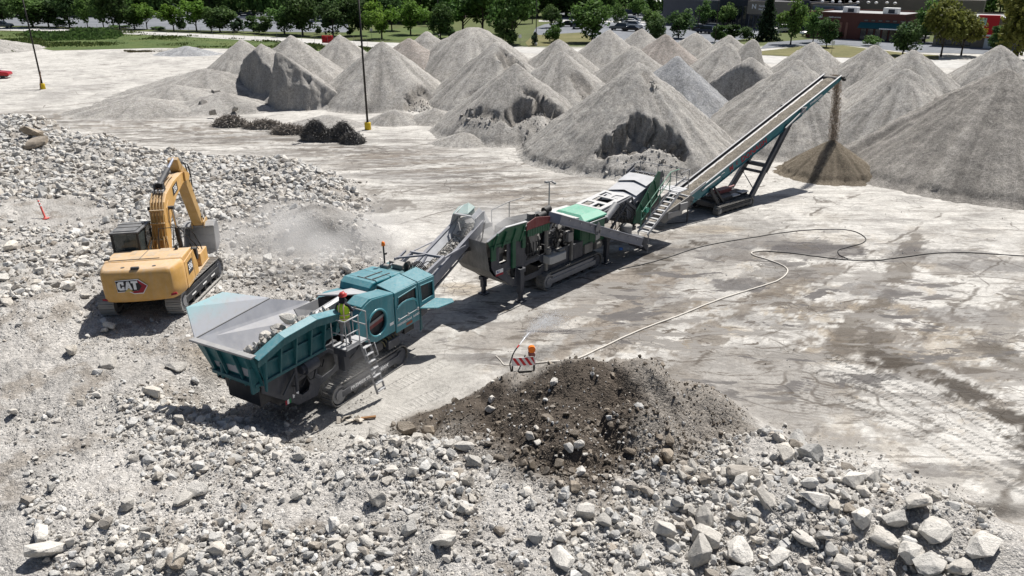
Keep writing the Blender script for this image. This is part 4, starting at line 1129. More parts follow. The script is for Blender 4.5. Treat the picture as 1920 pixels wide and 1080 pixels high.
# ------------------------------------------------------------------ crawler track
def crawler(parent, x0, x1, y0, y1, hgt, pitch=0.17, M=None, frame_mat=None, shoe_mat=None, rise=0.0, rivets=True):
    """track frame with shoes, sprocket and idler below it; rise lifts the far wheel"""
    r = hgt / 2 - 0.03
    xa, xb = x0 + hgt / 2, x1 - hgt / 2
    ym = (y0 + y1) / 2; sgn = -1 if ym < 0 else 1
    f = MB(M)
    prof = [(xa - r * .25, hgt * .28), (xb + r * .25, hgt * .28 + rise), (xb + r * .35, hgt * .5 + rise), (xb + r * .1, hgt * .80 + rise), (xa - r * .1, hgt * .80), (xa - r * .35, hgt * .5)]
    f.prism(prof, y0 + 0.05, y1 - 0.05)
    yo = y0 if sgn < 0 else y1
    f.box(xa + .1, xb - .1, min(yo, yo - sgn * .05), max(yo, yo - sgn * .05), hgt * .34, hgt * .62)
    o = f.build('track', frame_mat or M_GREY, parent, 0.012)
    s = MB(M)
    L = xb - xa
    per = 2 * L + 2 * math.pi * r
    n = int(per / pitch)
    for i in range(n):
        t = (i + .3) / n * per
        if t < L: c = (xa + t, hgt - 0.03); a = 0.0
        elif t < L + math.pi * r: q = (t - L) / r; c = (xb + r * math.sin(q), hgt / 2 + r * math.cos(q)); a = q
        elif t < 2 * L + math.pi * r: c = (xb - (t - L - math.pi * r), 0.03); a = math.pi
        else: q = (t - 2 * L - math.pi * r) / r; c = (xa - r * math.sin(q), hgt / 2 - r * math.cos(q)); a = math.pi + q
        zr = rise * (c[0] - xa) / L
        R = Matrix.Rotation(a, 3, 'Y')
        pc = Vector((c[0], ym, c[1] + zr))
        s.obox(pc, (pitch * .93, y1 - y0, .035), R)
        s.obox(pc + R @ Vector((0, 0, .035)), (.03, y1 - y0, .04), R)
    s.build('track_shoes', shoe_mat or M_TRACK, o, kind='stuff')
    for nm, xc, zc in (('sprocket', xa, hgt / 2), ('idler_wheel', xb, hgt / 2 + rise)):
        w_ = MB(M)
        w_.cyl((xc, y0 + .05, zc), (xc, y1 - .05, zc), r - .07, n=20)
        w_.cyl((xc, yo - sgn * .1, zc), (xc, yo - sgn * .01, zc), r * .5, n=16)
        w_.build(nm, M_STEEL if nm == 'sprocket' else M_GREY, o, 0.01)
    rl = MB(M)
    for i in range(6):
        xc = xa + L * (i + .5) / 6
        rl.cyl((xc, y0 + .08, .16 + rise * (i + .5) / 6), (xc, y1 - .08, .16 + rise * (i + .5) / 6), .1, n=10)
    rl.build('track_rollers', M_DARK, o, kind='stuff')
    return o

def rail(mb, pts, r=0.024, n=6): mb.tube(pts, r, n)

# ------------------------------------------------------------------ teal jaw crusher
JAW = thing('jaw_crusher', 'teal tracked jaw crusher with feed hopper, loaded by the yellow excavator', 'crusher', JAW_O, JAW_A)
tr = crawler(JAW, -2.12, 2.08, -1.40, -0.90, 0.86)
text('lettering', 'PREMIERTRAK  R400X', 0.17, M_LETTER, tr, frame_near((-0.15, -1.408, 0.43)), sx=1.25)
crawler(JAW, -2.12, 2.08, 0.90, 1.40, 0.86)

def jp(pts, t=.03, mat=None, name='plate', par=None, **kw):
    return MB().plate(pts, t).build(name, mat or M_TEAL, par or JAW, 0.006, **kw)
# main frame: two side plates with cut-outs, cross members
out = [(-4.62, 2.28), (-4.62, 1.86), (-3.25, .74), (-2.35, .66), (-2.2, .95), (-1.4, 1.12), (2.3, 1.08), (3.9, 1.30), (3.95, 1.62), (2.2, 1.50), (-.4, 1.72), (-1.0, 2.05), (-1.3, 2.25), (-2.6, 2.3)]
hole1 = [(-3.28, 1.62), (-3.36, 1.18), (-3.05, .95), (-2.72, .98), (-2.58, 1.25), (-2.72, 1.66)]
hole2 = [(-2.28, 2.02), (-2.36, 1.40), (-2.1, 1.18), (-1.55, 1.24), (-1.36, 1.42), (-1.42, 1.85), (-1.7, 2.08)]
for y in (-1.02, .98):
    f = MB(); f.prism(out, y, y + .05, [hole1, hole2])
    for hl in (hole1, hole2):
        for i in range(len(hl)):
            a, b = hl[i], hl[(i + 1) % len(hl)]
            f.beam((a[0], y + .0, a[1]), (b[0], y + .0, b[1]), .14, .03, up=(0, 1, 0))
    fr = f.build('side_frame', M_GREY, JAW, 0.012)
    if y < 0:
        MB().box(-3.62, -3.54, -1.032, -1.028, 1.00, 1.16).build('flag_stripe', plain('flag_green', (.02, .2, .07)), fr)
        MB().box(-3.70, -3.622, -1.032, -1.028, 1.00, 1.16).build('flag_stripe', M_WHITE, fr)
        MB().box(-3.78, -3.702, -1.032, -1.028, 1.00, 1.16).build('flag_stripe', M_LETTER_RED, fr)
        MB().box(-3.45, -3.18, -1.032, -1.028, 1.10, 1.24).build('decal', M_LETTER, fr)
f = MB()
for xz in ((-4.3, 1.9), (-3.0, .82), (-1.0, 1.15), (0.6, 1.2), (2.2, 1.25), (3.6, 1.45)): f.box(xz[0] - .12, xz[0] + .12, -1.0, 1.0, xz[1] - .12, xz[1] + .14)
f.box(-1.3, 2.2, -.92, -.62, .35, 1.05); f.box(-1.3, 2.2, .62, .92, .35, 1.05)
f.build('cross_members', M_DARK, JAW, .01)
f = MB(); f.prism([(-4.55, 2.25), (-4.5, 1.55), (-3.9, 1.0), (-3.1, .85), (-1.3, 1.15), (-1.0, 2.1), (-2.0, 2.25)], -.8, .8); f.build('feeder_pan', M_DARK, JAW, .02)
f = MB()
f.cyl((-3.0, -1.15, 2.02), (-2.45, -1.15, 2.05), .24, n=14); f.cyl((-3.12, -1.15, 2.02), (-3.0, -1.15, 2.02), .16, n=12)
f.build('feeder_motor', M_GREY, JAW, .01)
f = MB()
f.beam((-3.33, -1.18, 3.0), (-3.36, -1.18, 1.4), .07, .07); f.cyl((-3.34, -1.18, 2.3), (-3.36, -1.18, 1.4), .06, n=8); f.beam((-3.9, -1.12, 1.45), (-3.36, -1.18, 2.1), .06, .06)
f.build('support_strut', M_GREY, JAW, .006)
hz_ = MB()
for pts in ([(-3.0, -1.2, 1.9), (-2.9, -1.3, 1.6), (-2.7, -1.28, 1.55), (-2.5, -1.2, 1.8)], [(-2.6, -1.15, 2.1), (-2.3, -1.3, 1.8), (-2.1, -1.2, 1.95)], [(-3.5, -1.1, 1.6), (-3.2, -1.25, 1.5), (-2.9, -1.2, 1.75)]):
    hz_.tube(pts, .025)
hz_.build('hydraulic_hoses', M_HOSE, JAW)
# feed hopper
HOP = MB().plate([(-4.7, -.72, 2.42), (-4.7, .72, 2.42), (-.9, .62, 2.34), (-.9, -.62, 2.34)], .05).build('hopper', M_HOPPER, JAW)
# far wall: lower liner, then a hinged wing above it
MB().plate([(-4.72, .72, 2.42), (-4.98, 1.26, 3.32), (-1.76, 1.43, 3.44), (-.2, 1.22, 2.82), (-.2, .62, 2.38)], .04).build('liner_panel', M_HOPPER, HOP)
k = N('wing_paint_scoured', 0.42, .1, .4)
v_ = k.pos(obj=True); n_ = k.noise(v_, 1.1, 5, .6); n2_ = k.noise(v_, 6, 5, .7)
sx_ = k.n('ShaderNodeSeparateXYZ'); k.l(v_, sx_.inputs[0])
hgt_ = k.math('ADD', k.math('MULTIPLY', sx_.outputs['Z'], 1.0), k.math('MULTIPLY', n_, 0.9))
c_ = k.mix(k.ramp(hgt_, [(0.0, 0.0), (1.0, 1.0)]), (.30, .31, .36), (.30, .31, .36))
r_ = k.n('ShaderNodeMapRange'); r_.inputs[1].default_value = 4.2; r_.inputs[2].default_value = 4.75; k.l(hgt_, r_.inputs[0])
c_ = k.mix(r_.outputs[0], (.56, .57, .60), (.40, .66, .69))
c_ = k.mix(k.math('MULTIPLY', k.ramp(n2_, [(.5, 0.0), (.72, 1.0)]), .55), c_, (.52, .50, .47)); k.color(c_)
M_WING = k.m
MB().plate([(-5.0, 1.29, 3.34), (-4.86, 1.64, 4.27), (-3.38, 1.74, 4.23), (-1.74, 1.47, 3.47)], .04).build('wing', M_WING, HOP, label='far hopper wing with teal paint scoured to grey')
hg = MB(); hg.tube([(-5.0, 1.27, 3.335), (-1.75, 1.45, 3.455)], .028, 6); hg.build('hinge', M_DARK, HOP)
# near wall
MB().plate([(-4.72, -.72, 2.42), (-4.92, -1.2, 3.3), (-1.5, -1.25, 3.45), (-.9, -.62, 2.34)], .04).build('liner_panel', M_HOPPER, HOP)
MB().plate([(-4.92, -1.24, 3.30), (-4.02, -1.42, 3.72), (-2.66, -1.46, 3.80), (-1.42, -1.42, 3.56), (-1.5, -1.28, 3.42)], .04).build('wing', M_TEAL, HOP)
top = [(-4.95, -1.28, 3.345), (-4.02, -1.43, 3.74), (-2.66, -1.47, 3.82), (-1.40, -1.43, 3.57)]
f = MB()
for a, b in zip(top[:-1], top[1:]):
    a = Vector(a); b = Vector(b)
    f.plate([a + Vector((0, .07, .015)), b + Vector((0, .07, .015)), b + Vector((0, -.20, -.08)), a + Vector((0, -.20, -.08))], .035)
f.build('wing_lip', M_TEAL, HOP, .006)
f = MB()
for a, b in zip(top[:-1], top[1:]):
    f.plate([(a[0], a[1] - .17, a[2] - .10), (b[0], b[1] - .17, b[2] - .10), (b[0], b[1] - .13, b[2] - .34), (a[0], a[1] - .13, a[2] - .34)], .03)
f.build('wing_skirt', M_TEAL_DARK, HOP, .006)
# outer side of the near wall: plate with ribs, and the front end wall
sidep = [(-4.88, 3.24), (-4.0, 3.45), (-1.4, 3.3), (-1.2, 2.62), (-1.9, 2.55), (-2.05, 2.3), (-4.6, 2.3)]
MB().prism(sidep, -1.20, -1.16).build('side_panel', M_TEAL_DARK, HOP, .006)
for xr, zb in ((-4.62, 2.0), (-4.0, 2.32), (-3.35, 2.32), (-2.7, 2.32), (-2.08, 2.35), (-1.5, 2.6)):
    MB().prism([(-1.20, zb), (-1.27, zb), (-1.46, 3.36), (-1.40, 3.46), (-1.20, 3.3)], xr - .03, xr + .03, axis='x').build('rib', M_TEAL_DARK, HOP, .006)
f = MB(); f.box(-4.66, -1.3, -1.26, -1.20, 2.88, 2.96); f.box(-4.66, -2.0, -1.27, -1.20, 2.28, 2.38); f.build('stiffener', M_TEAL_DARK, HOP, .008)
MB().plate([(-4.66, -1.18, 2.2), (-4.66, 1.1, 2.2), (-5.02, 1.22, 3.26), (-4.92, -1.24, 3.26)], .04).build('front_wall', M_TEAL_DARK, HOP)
MB().plate([(-4.74, -.74, 2.42), (-4.74, .74, 2.42), (-5.0, 1.26, 3.34), (-4.9, -1.24, 3.32)], .03).build('liner_panel', M_HOPPER, HOP)
MB().obox(Vector((-5.05, -.01, 3.36)), (.22, 2.62, .07), Matrix.Rotation(rad(2.5), 3, 'Z')).build('front_lip', M_STEEL, HOP, .012)
for yr in (-1.0, -.45, .25, .8):
    MB().prism([(-4.68, 2.05), (-4.74, 2.02), (-5.08, 3.2), (-5.02, 3.32), (-4.92, 3.28)], yr - .03, yr + .03).build('gusset', M_TEAL_DARK, HOP, .006)
f = MB(); f.box(-4.98, -4.72, -1.05, -.95, 2.0, 2.9); f.box(-4.86, -4.68, -1.1, .9, 2.18, 2.3); f.cyl((-4.8, .45, 2.62), (-4.8, .45, 2.12), .07, n=8); f.build('front_bracket', M_TEAL_DARK, HOP, .01)
MB().box(-4.64, -4.2, -.9, .55, 1.35, 2.2).build('rear_housing', M_DARK, JAW, .04, 2)
# grey throat walls and roof over the jaw
f = MB(); f.plate([(-2.75, -.52, 2.5), (-2.72, -.56, 3.12), (-2.2, -.56, 3.36), (-.35, -.55, 3.52), (-.05, -.5, 3.2), (-.05, -.5, 2.5)], .05); f.plate([(-2.72, -.56, 3.12), (-2.2, -.56, 3.36), (-.35, -.55, 3.52), (-.35, -.74, 3.47), (-2.2, -.74, 3.31), (-2.75, -.74, 3.08)], .03); f.build('throat_plate', M_LIGHTSTEEL, JAW, .008)
f = MB(); f.plate([(-1.2, .6, 2.4), (-1.2, .95, 2.95), (.2, .85, 2.95), (.2, .6, 2.4)], .05); f.build('throat_plate', M_STEEL, JAW, .008)
f = MB(); f.plate([(-.36, -.52, 3.50), (1.36, -.45, 2.90), (1.42, .62, 2.86), (-.30, .70, 3.20)], .05); f.build('jaw_cover', M_LIGHTSTEEL, JAW, .01)
f = MB(); f.prism([(-.3, 1.1), (-.28, 3.12), (1.3, 2.78), (1.3, 1.1)], -.5, .68); f.build('jaw_box', M_DARK, JAW, .02)
# flywheel guards: rounded teal housings with a porthole
def guard(y0, y1, hole):
    cx, cz, R = .35, 2.40, 1.03
    pts = [(1.40, 1.60), (1.40, 3.12)]
    for a in range(95, 262, 12): pts.append((cx + R * math.cos(rad(a)), cz + .05 + (R - .28 if a > 180 else R - .18) * math.sin(rad(a))))
    pts.append((.3, 1.60))
    g = MB()
    hl = [[(.42 + .47 * math.cos(rad(a)), 2.33 + .47 * math.sin(rad(a))) for a in range(0, 360, 15)]]
    if hole:
        g.prism(pts, y0, y0 + .05, hl)
        n = len(pts)
        for i in range(n):
            a, b = pts[i], pts[(i + 1) % n]
            g.add([(a[0], y0 + .05, a[1]), (b[0], y0 + .05, b[1]), (b[0], y1, b[1]), (a[0], y1, a[1])], [(0, 1, 2, 3)], smooth=False)
    else: g.prism(pts, y0, y1)
    o = g.build('flywheel_guard', M_TEAL, JAW, .02, 2)
    if hole:
        t = MB()
        ring = [(.42 + .50 * math.cos(rad(a)), y0 - .015, 2.33 + .50 * math.sin(rad(a))) for a in range(0, 361, 12)]
        t.tube(ring, .045, 8); t.build('porthole_ring', M_TEAL, o)
        MB().cyl((.42, y0 + .10, 2.33), (.42, y0 + .16, 2.33), .50, n=28).build('porthole_mesh', M_GRILLE, o)
        b = MB(); b.obox((.42, y0 + .07, 2.40), (.92, .03, .10), Matrix.Rotation(rad(-8), 3, 'Y')); b.build('flywheel_spoke', M_STEEL, o)
        b = MB(); b.obox((.42, y0 + .085, 2.27), (.86, .02, .16), Matrix.Rotation(rad(-8), 3, 'Y')); b.build('flywheel_band', M_REDPAINT, o)
        MB().box(1.10, 1.32, y0 - .004, y0, 1.92, 2.03).build('decal', M_LETTER, o)
    return o
guard(-1.42, -.70, True)
g2 = guard(.75, 1.30, False); g2.location = (.42, -.02, -.42)
# engine bay doors
def door(x0, x1, prof, win, nm='engine_door'):
    o = MB().prism(prof, -1.44, -1.38, [win]).build(nm, M_TEAL, JAW, .014, 2)
    g = MB()
    g.prism([(p[0], p[1]) for p in win], -1.40, -1.37); g.build('window_grille', M_GRILLE, o)
    fr_ = MB()
    for i in range(len(win)):
        a, b = win[i], win[(i + 1) % len(win)]
        fr_.tube([(a[0], -1.445, a[1]), (b[0], -1.445, b[1])], .022, 6)
    fr_.build('window_frame', M_TEAL, o)
    return o
d1 = door(1.44, 2.80, [(1.44, 1.50), (2.86, 1.50), (2.80, 3.04), (1.44, 3.10)], [(1.56, 2.50), (1.62, 2.86), (2.68, 2.92), (2.70, 2.42), (2.45, 2.54), (2.1, 2.60), (1.8, 2.58)])
t = MB(); t.tube([(1.50, -1.45, 2.44), (1.8, -1.45, 2.55), (2.1, -1.45, 2.57), (2.45, -1.45, 2.50), (2.66, -1.45, 2.36), (2.74, -1.45, 2.15)], .028, 6); t.build('trim_arc', M_TEAL, d1)
t = MB(); t.tube([(1.58, -1.46, 1.98), (2.78, -1.46, 2.0)], .014, 5)
for xx in (1.58, 2.15, 2.76): t.box(xx - .035, xx + .035, -1.475, -1.44, 1.94, 2.05)
t.build('latch_rod', M_LIGHTSTEEL, d1)
text('lettering', 'PREMIERTRAK  R400X', 0.125, M_LETTER, d1, frame_near((2.17, -1.446, 1.78), (1, 0, .01)), sx=1.12)
MB().box(2.02, 2.38, -1.446, -1.442, 1.57, 1.68).build('decal', plain('rust_decal', (.30, .10, .06)), d1)
d2 = door(2.86, 3.86, [(2.88, 1.98), (3.88, 2.02), (3.86, 2.96), (2.84, 3.02)], [(3.0, 2.18), (3.76, 2.20), (3.74, 2.80), (2.96, 2.86)], 'radiator_door')
f = MB()
f.prism([(3.90, 2.02), (3.88, 2.96), (3.5, 3.0), (3.5, 2.0)], -1.40, -.45)
f.build('end_panel', M_TEAL, JAW, .015)
# sloped roof panels above the doors
for x0, x1, zl, zr in ((1.45, 2.80, 3.08, 3.04), (2.86, 3.86, 3.03, 2.97)):
    MB().plate([(x0, -1.40, zl), (x1, -1.40, zr), (x1 - .05, -.62, zr + .20), (x0, -.62, zl + .16)], .05).build('roof_panel', M_TEAL, JAW, .012, 2)
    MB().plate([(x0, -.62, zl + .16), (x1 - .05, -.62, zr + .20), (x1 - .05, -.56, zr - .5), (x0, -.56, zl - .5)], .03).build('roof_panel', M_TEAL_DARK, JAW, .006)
f = MB(); f.prism([(-.35, 3.22), (.1, 3.38), (1.40, 3.14), (1.40, 3.08), (-.3, 3.1)], -1.40, -.72); f.build('roof_panel', M_TEAL, JAW, .04, 2)
# belly flap propped out level
f = MB(); f.plate([(2.85, -1.45, 1.96), (3.86, -1.45, 2.02), (4.22, -2.02, 1.98), (4.05, -2.22, 1.95), (3.30, -1.98, 1.92)], .05); f.build('side_flap', M_TEAL, JAW, .012)
f = MB(); f.plate([(2.85, -1.45, 1.5), (2.95, -1.40, 1.95), (3.1, -1.35, 1.0), (2.95, -1.35, .95)], .04); f.build('hanging_leg', M_TEAL_DARK, JAW)
# power pack on the far side
f = MB()
prof = [(1.45, 2.35), (1.42, 2.80), (1.50, 3.02), (1.72, 3.16), (3.40, 3.02), (3.40, 2.30)]
f.prism(prof, -.20, 1.25)
PP = f.build('power_pack', M_TEAL, JAW, .07, 3)
f = MB(); f.box(1.37, 1.45, -.1, .95, 2.45, 2.78); f.build('grille', M_GRILLE, PP, .01)
f = MB()
for yy in (.05, .42): f.obox((2.50, yy, 3.115), (1.0, .045, .02), Matrix.Rotation(rad(5.3), 3, 'Y'))
f.obox((1.95, .3, 3.155), (.03, .9, .02)); f.build('roof_slot', M_DARK, PP)
f = MB(); f.tube([(1.50, -.26, 2.75), (1.48, -.30, 2.9), (2.3, -.30, 2.86), (2.3, -.26, 2.72)], .022, 6); f.build('grab_rail', M_LIGHTSTEEL, PP)
for xx in (1.72, 2.55): MB().obox((xx + .2, .52, 3.125 - (xx - 1.72) * .085), (.02, 1.46, .05), Matrix.Rotation(rad(5.3), 3, 'Y')).build('panel_seam', M_TEAL_DARK, PP)
f = MB(); f.box(3.40, 4.35, -.25, 1.1, 2.35, 2.95); f.build('rear_tank', M_TEAL_DARK, JAW, .03, 2)
f = MB()
f.cyl((3.55, -.35, 2.9), (3.55, -.35, 3.35), .10, n=12); f.cyl((3.55, -.35, 3.35), (3.52, -.52, 3.42), .085, n=12); f.build('exhaust_stack', M_BLACK, JAW, .01)
f = MB(); f.box(3.7, 4.1, 0, .5, 2.95, 3.15); f.cyl((3.75, -.1, 2.95), (4.3, .0, 3.08), .09, n=10); f.box(4.0, 4.3, .55, .9, 2.95, 3.1); f.cyl((3.6, .55, 3.0), (3.6, .95, 3.0), .12, n=10); f.build('hydraulic_gear', M_DUSTY, JAW, .02)
f = MB()
for i in range(5): f.tube([(3.7 + .1 * i, -.3, 2.95), (3.8 + .12 * i, -.28, 3.2), (4.1 + .1 * i, -.35, 3.12), (4.4 + .08 * i, -.45, 2.75)], .022, 6)
f.build('hydraulic_hoses', M_HOSE, JAW)
f = MB(); f.cyl((3.66, .82, 2.8), (3.64, .82, 3.85), .035, n=8); f.box(3.58, 3.72, .74, .90, 2.85, 3.1); f.box(3.60, 3.70, .70, .74, 3.5, 3.58)
mst = f.build('beacon_mast', M_DARK, JAW, .005)
f = MB(); f.lathe([(.075, 0), (.08, .03), (.07, .12), (.045, .17), (.001, .18)], 12, (3.64, .82, 3.86)); f.build('beacon_lamp', M_ORANGE, mst)
# lower clutter: battery box, pump, hoses
f = MB(); f.box(.95, 1.6, -1.42, -1.05, .98, 1.32); f.build('battery_box', M_GREY, JAW, .015)
f = MB(); f.box(.2, .8, -1.3, -1.0, 1.1, 1.45); f.build('pump_block', M_DARK, JAW, .02)
f = MB(); f.cyl((1.05, -1.2, 1.4), (1.5, -1.2, 1.45), .1, n=10); f.build('accumulator', M_DARK, JAW)
f = MB(); f.box(2.3, 2.9, -1.1, -.7, 1.0, 1.4); f.build('control_box', M_DARK, JAW, .02)
f = MB()
for i in range(6): f.tube([(.6 + i * .17, -1.1, 1.55), (.75 + i * .15, -1.35, 1.38 + .04 * (i % 3)), (.9 + i * .14, -1.3, 1.15), (1.05 + i * .12, -1.1, 1.05)], .025, 6)
f.build('yellowed_hoses', plain('hose_khaki', (.12, .11, .06), .6), JAW)
# discharge conveyor
CV = Vector((5.6, 0, 2.45)); sl = math.atan(.345)
Mc = Matrix.Translation(CV) @ Matrix.Rotation(-sl, 4, 'Y')       # x' runs up the belt
f = MB(Mc)
for sy in (-1, 1):
    f.box(-3.9, 3.35, sy * .62 - .035, sy * .62 + .035, -.20, .24)
    f.box(-3.9, 3.35, sy * .62 - .08, sy * .62 + .08, .24, .27)
    f.box(-3.9, 3.1, sy * .52 - .03, sy * .52 + .03, -.46, -.40)
    for i in range(9): f.beam((-3.6 + i * .8, sy * .54, -.42), (-3.2 + i * .8, sy * .56, -.2), .04, .04)
BC = f.build('discharge_conveyor', M_BLUEGREY, JAW, .008)
f = MB(Mc)
for sy in (-1, 1): f.plate([(-1.2, sy * .58, .20), (3.2, sy * .58, .20), (3.2, sy * .33, -.06), (-1.2, sy * .33, -.06)], .03)
f.build('skirt_board', M_LIGHTSTEEL, BC)
f = MB(Mc); f.box(-3.9, 3.4, -.46, .46, -.14, -.10); f.box(-3.9, 3.2, -.44, .44, -.36, -.33); f.cyl((3.3, -.46, -.23), (3.3, .46, -.23), .13, n=14); f.build('belt', M_BELT, BC)
f = MB(Mc); f.beam((-3.6, -.62, -.30), (2.2, -.62, -.12), .05, .07); f.beam((-2.0, -.66, -.40), (1.9, -.64, -.28), .05, .06); f.build('hydraulic_ram', M_STEEL, BC)
f = MB(Mc)
for sy in (-1, 1):
    f.plate([(2.5, sy * .62, .16), (3.5, sy * .62, .16), (3.55, sy * .62, .62), (2.9, sy * .60, .62), (2.6, sy * .62, .3)], .03)
for a in range(4):
    p = [(-.6, .50), (-.42, .78), (.42, .78), (.6, .50)]
f.plate([(2.85, -.60, .50), (2.85, -.42, .74), (3.55, -.42, .74), (3.55, -.60, .50)], .03); f.plate([(2.85, .60, .50), (2.85, .42, .74), (3.55, .42, .74), (3.55, .60, .50)], .03)
f.box(2.80, 2.90, -.42, .42, .72, .77)
f.build('head_arch', M_LIGHTSTEEL, BC, .006)
f = MB(Mc); f.plate([(2.95, -.20, .76), (2.95, .62, .62), (3.5, .66, .62), (3.68, .2, .80), (3.55, -.22, .74)], .03); f.plate([(3.55, -.1, .2), (3.55, .62, .2), (3.6, .62, .6), (3.6, -.1, .7)], .03); f.build('head_cover', paint('pale_teal_plastic', (.30, .47, .45), .5, .55), BC)
f = MB(Mc)
for i in range(4): f.tube([(1.6 + .1 * i, -.66, -.2), (2.2 + .12 * i, -.72 - .03 * i, -.5), (2.9, -.7, -.45), (3.3 + .05 * i, -.66, .1)], .016, 5)
f.tube([(-.8, .2, .0), (-.6, .1, .45), (-.2, -.1, .5), (.1, -.3, .2), (-.3, -.4, .0)], .02, 6)
f.build('loose_hoses', M_HOSE, BC)
# cradle that holds the conveyor up
f = MB()
f.beam((3.3, -.72, 2.45), (5.6, -.70, 3.02), .12, .20); f.beam((3.6, .72, 2.6), (5.3, .72, 3.05), .10, .16)
f.beam((5.25, .78, 3.1), (5.65, -.74, 3.0), .10, .10); f.beam((4.3, .72, 3.15), (5.6, .0, 3.02), .07, .08); f.beam((4.2, .72, 2.9), (4.2, .72, 3.2), .08, .08); f.beam((3.7, .72, 2.9), (4.9, .72, 3.28), .07, .09); f.beam((4.9, .0, 2.7), (5.45, .05, 3.05), .08, .08)
f.beam((5.6, -.70, 3.0), (7.2, -.68, 3.05), .07, .09); f.cyl((5.2, .74, 3.1), (7.2, .72, 3.1), .03, n=6)
f.build('cradle', M_BLUEGREY, JAW, .008)
# belt load: crushed stone, too fine to count
n = 900
Mi = np.array(Mc)
px_ = RS.uniform(-2.0, 3.35, n); py_ = RS.normal(0, .17, n).clip(-.36, .36)
P0 = np.stack([px_, py_, -.10 + .12 * (1 - (py_ / .4) ** 2) * RS.uniform(0, 1, n), np.ones(n)], -1) @ Mi.T
lo = scatter_mesh('stone_load', P0[:, :3], RS.uniform(.05, .14, n), tints(n, np.zeros(n)), H_SML, M_ROCK, 1.0, 0.1, kind='stuff')
lo.parent = BC
# platform, guard rail and ladder
f = MB(); f.box(-1.78, -.72, -1.98, -1.30, 2.30, 2.34); PLT = f.build('access_platform', M_LIGHTSTEEL, JAW, .006)
f = MB(); f.box(-1.72, -1.2, -1.86, -1.3, 2.02, 2.29); f.box(-1.56, -1.30, -1.6, -1.3, 1.35, 2.02); f.beam((-1.0, -1.3, 1.5), (-.9, -1.85, 2.25), .05, .07); f.build('platform_bracket', M_GREY, PLT, .01)
f = MB()
for x_, y_ in ((-1.76, -1.96), (-1.76, -1.34), (-.74, -1.34), (-1.12, -1.96)):
    rail(f, [(x_, y_, 2.34), (x_, y_, 3.38)])
for zz in (2.86, 3.36):
    rail(f, [(-1.12, -1.96, zz), (-1.76, -1.96, zz), (-1.76, -1.36, zz)]); rail(f, [(-.74, -1.34, zz), (-.74, -1.96, zz)])
rail(f, [(-.74, -1.96, 2.34), (-.74, -1.96, 3.36)]); f.box(-1.76, -1.12, -1.975, -1.965, 2.34, 2.46)
f.build('guard_rail', M_LIGHTSTEEL, PLT)
LD = MB()
lt, lb = Vector((-.93, -2.0, 2.30)), Vector((-.62, -2.30, .30))
dn = (lb - lt)
for sx in (-.20, .20): LD.beam(lt + Vector((sx, 0, 0)), lb + Vector((sx, 0, 0)), .03, .07)
LD = LD.build('ladder', M_STEEL, JAW, .004)
for i in range(7):
    p = lt + dn * ((i + .6) / 7.0)
    MB().box(p.x - .19, p.x + .19, p.y - .08, p.y + .05, p.z - .018, p.z + .018).build('rung', M_LIGHTSTEEL, LD, .004)
f = MB()
for sx in (-.25, .25): f.tube([lt + dn * .12 + Vector((sx, 0, 0)), lt + dn * .06 + Vector((sx, -.16, .04)), lt + dn * .28 + Vector((sx, -.18, .0)), lt + dn * .34 + Vector((sx, -.02, 0))], .018, 6)
f.build('ladder_handrail', M_LIGHTSTEEL, LD)
# stones waiting in the hopper
hop_lab = ['white boulder on top of the stones heaped in the teal feed hopper', 'long pale stone against the near wall in the feed hopper', 'stone in the middle of the heap in the feed hopper', 'low stone at the front lip in the feed hopper']
for i, (lx, ly, lz, s, tn) in enumerate([(-3.05, -.80, 3.86, .58, 1.1), (-4.05, -.80, 3.55, .72, .85), (-3.5, -.76, 3.66, .6, .72), (-4.55, -.78, 3.32, .5, .8)]):
    c_, s_ = math.cos(JAW_A), math.sin(JAW_A)
    chunk(JAW_O.x + lx * c_ - ly * s_, JAW_O.y + lx * s_ + ly * c_, lz - .25, s, s * .75, s * .62, (.3, .2, i * 1.3), PALE * tn, hop_lab[i], 'stones in the feed hopper')
n = 520
lx = RS.uniform(-4.75, -1.6, n); ly = RS.uniform(-1.15, -.20, n)
P0 = np.stack([JAW_O.x + lx * math.cos(JAW_A) - ly * math.sin(JAW_A), JAW_O.y + lx * math.sin(JAW_A) + ly * math.cos(JAW_A), 2.44 + np.clip(-ly - .20, 0, 1) * 1.05 * np.clip(1.1 + (lx + 3.0) * -.02, 0, 1.2) + RS.uniform(-.08, .14, n)], -1)
scatter_mesh('hopper_rubble', P0, .14 * RS.uniform(.05, 1, n) ** -.4, tints(n, np.zeros(n)) * .9, H_MID, M_ROCK, 1, .1, kind='stuff')

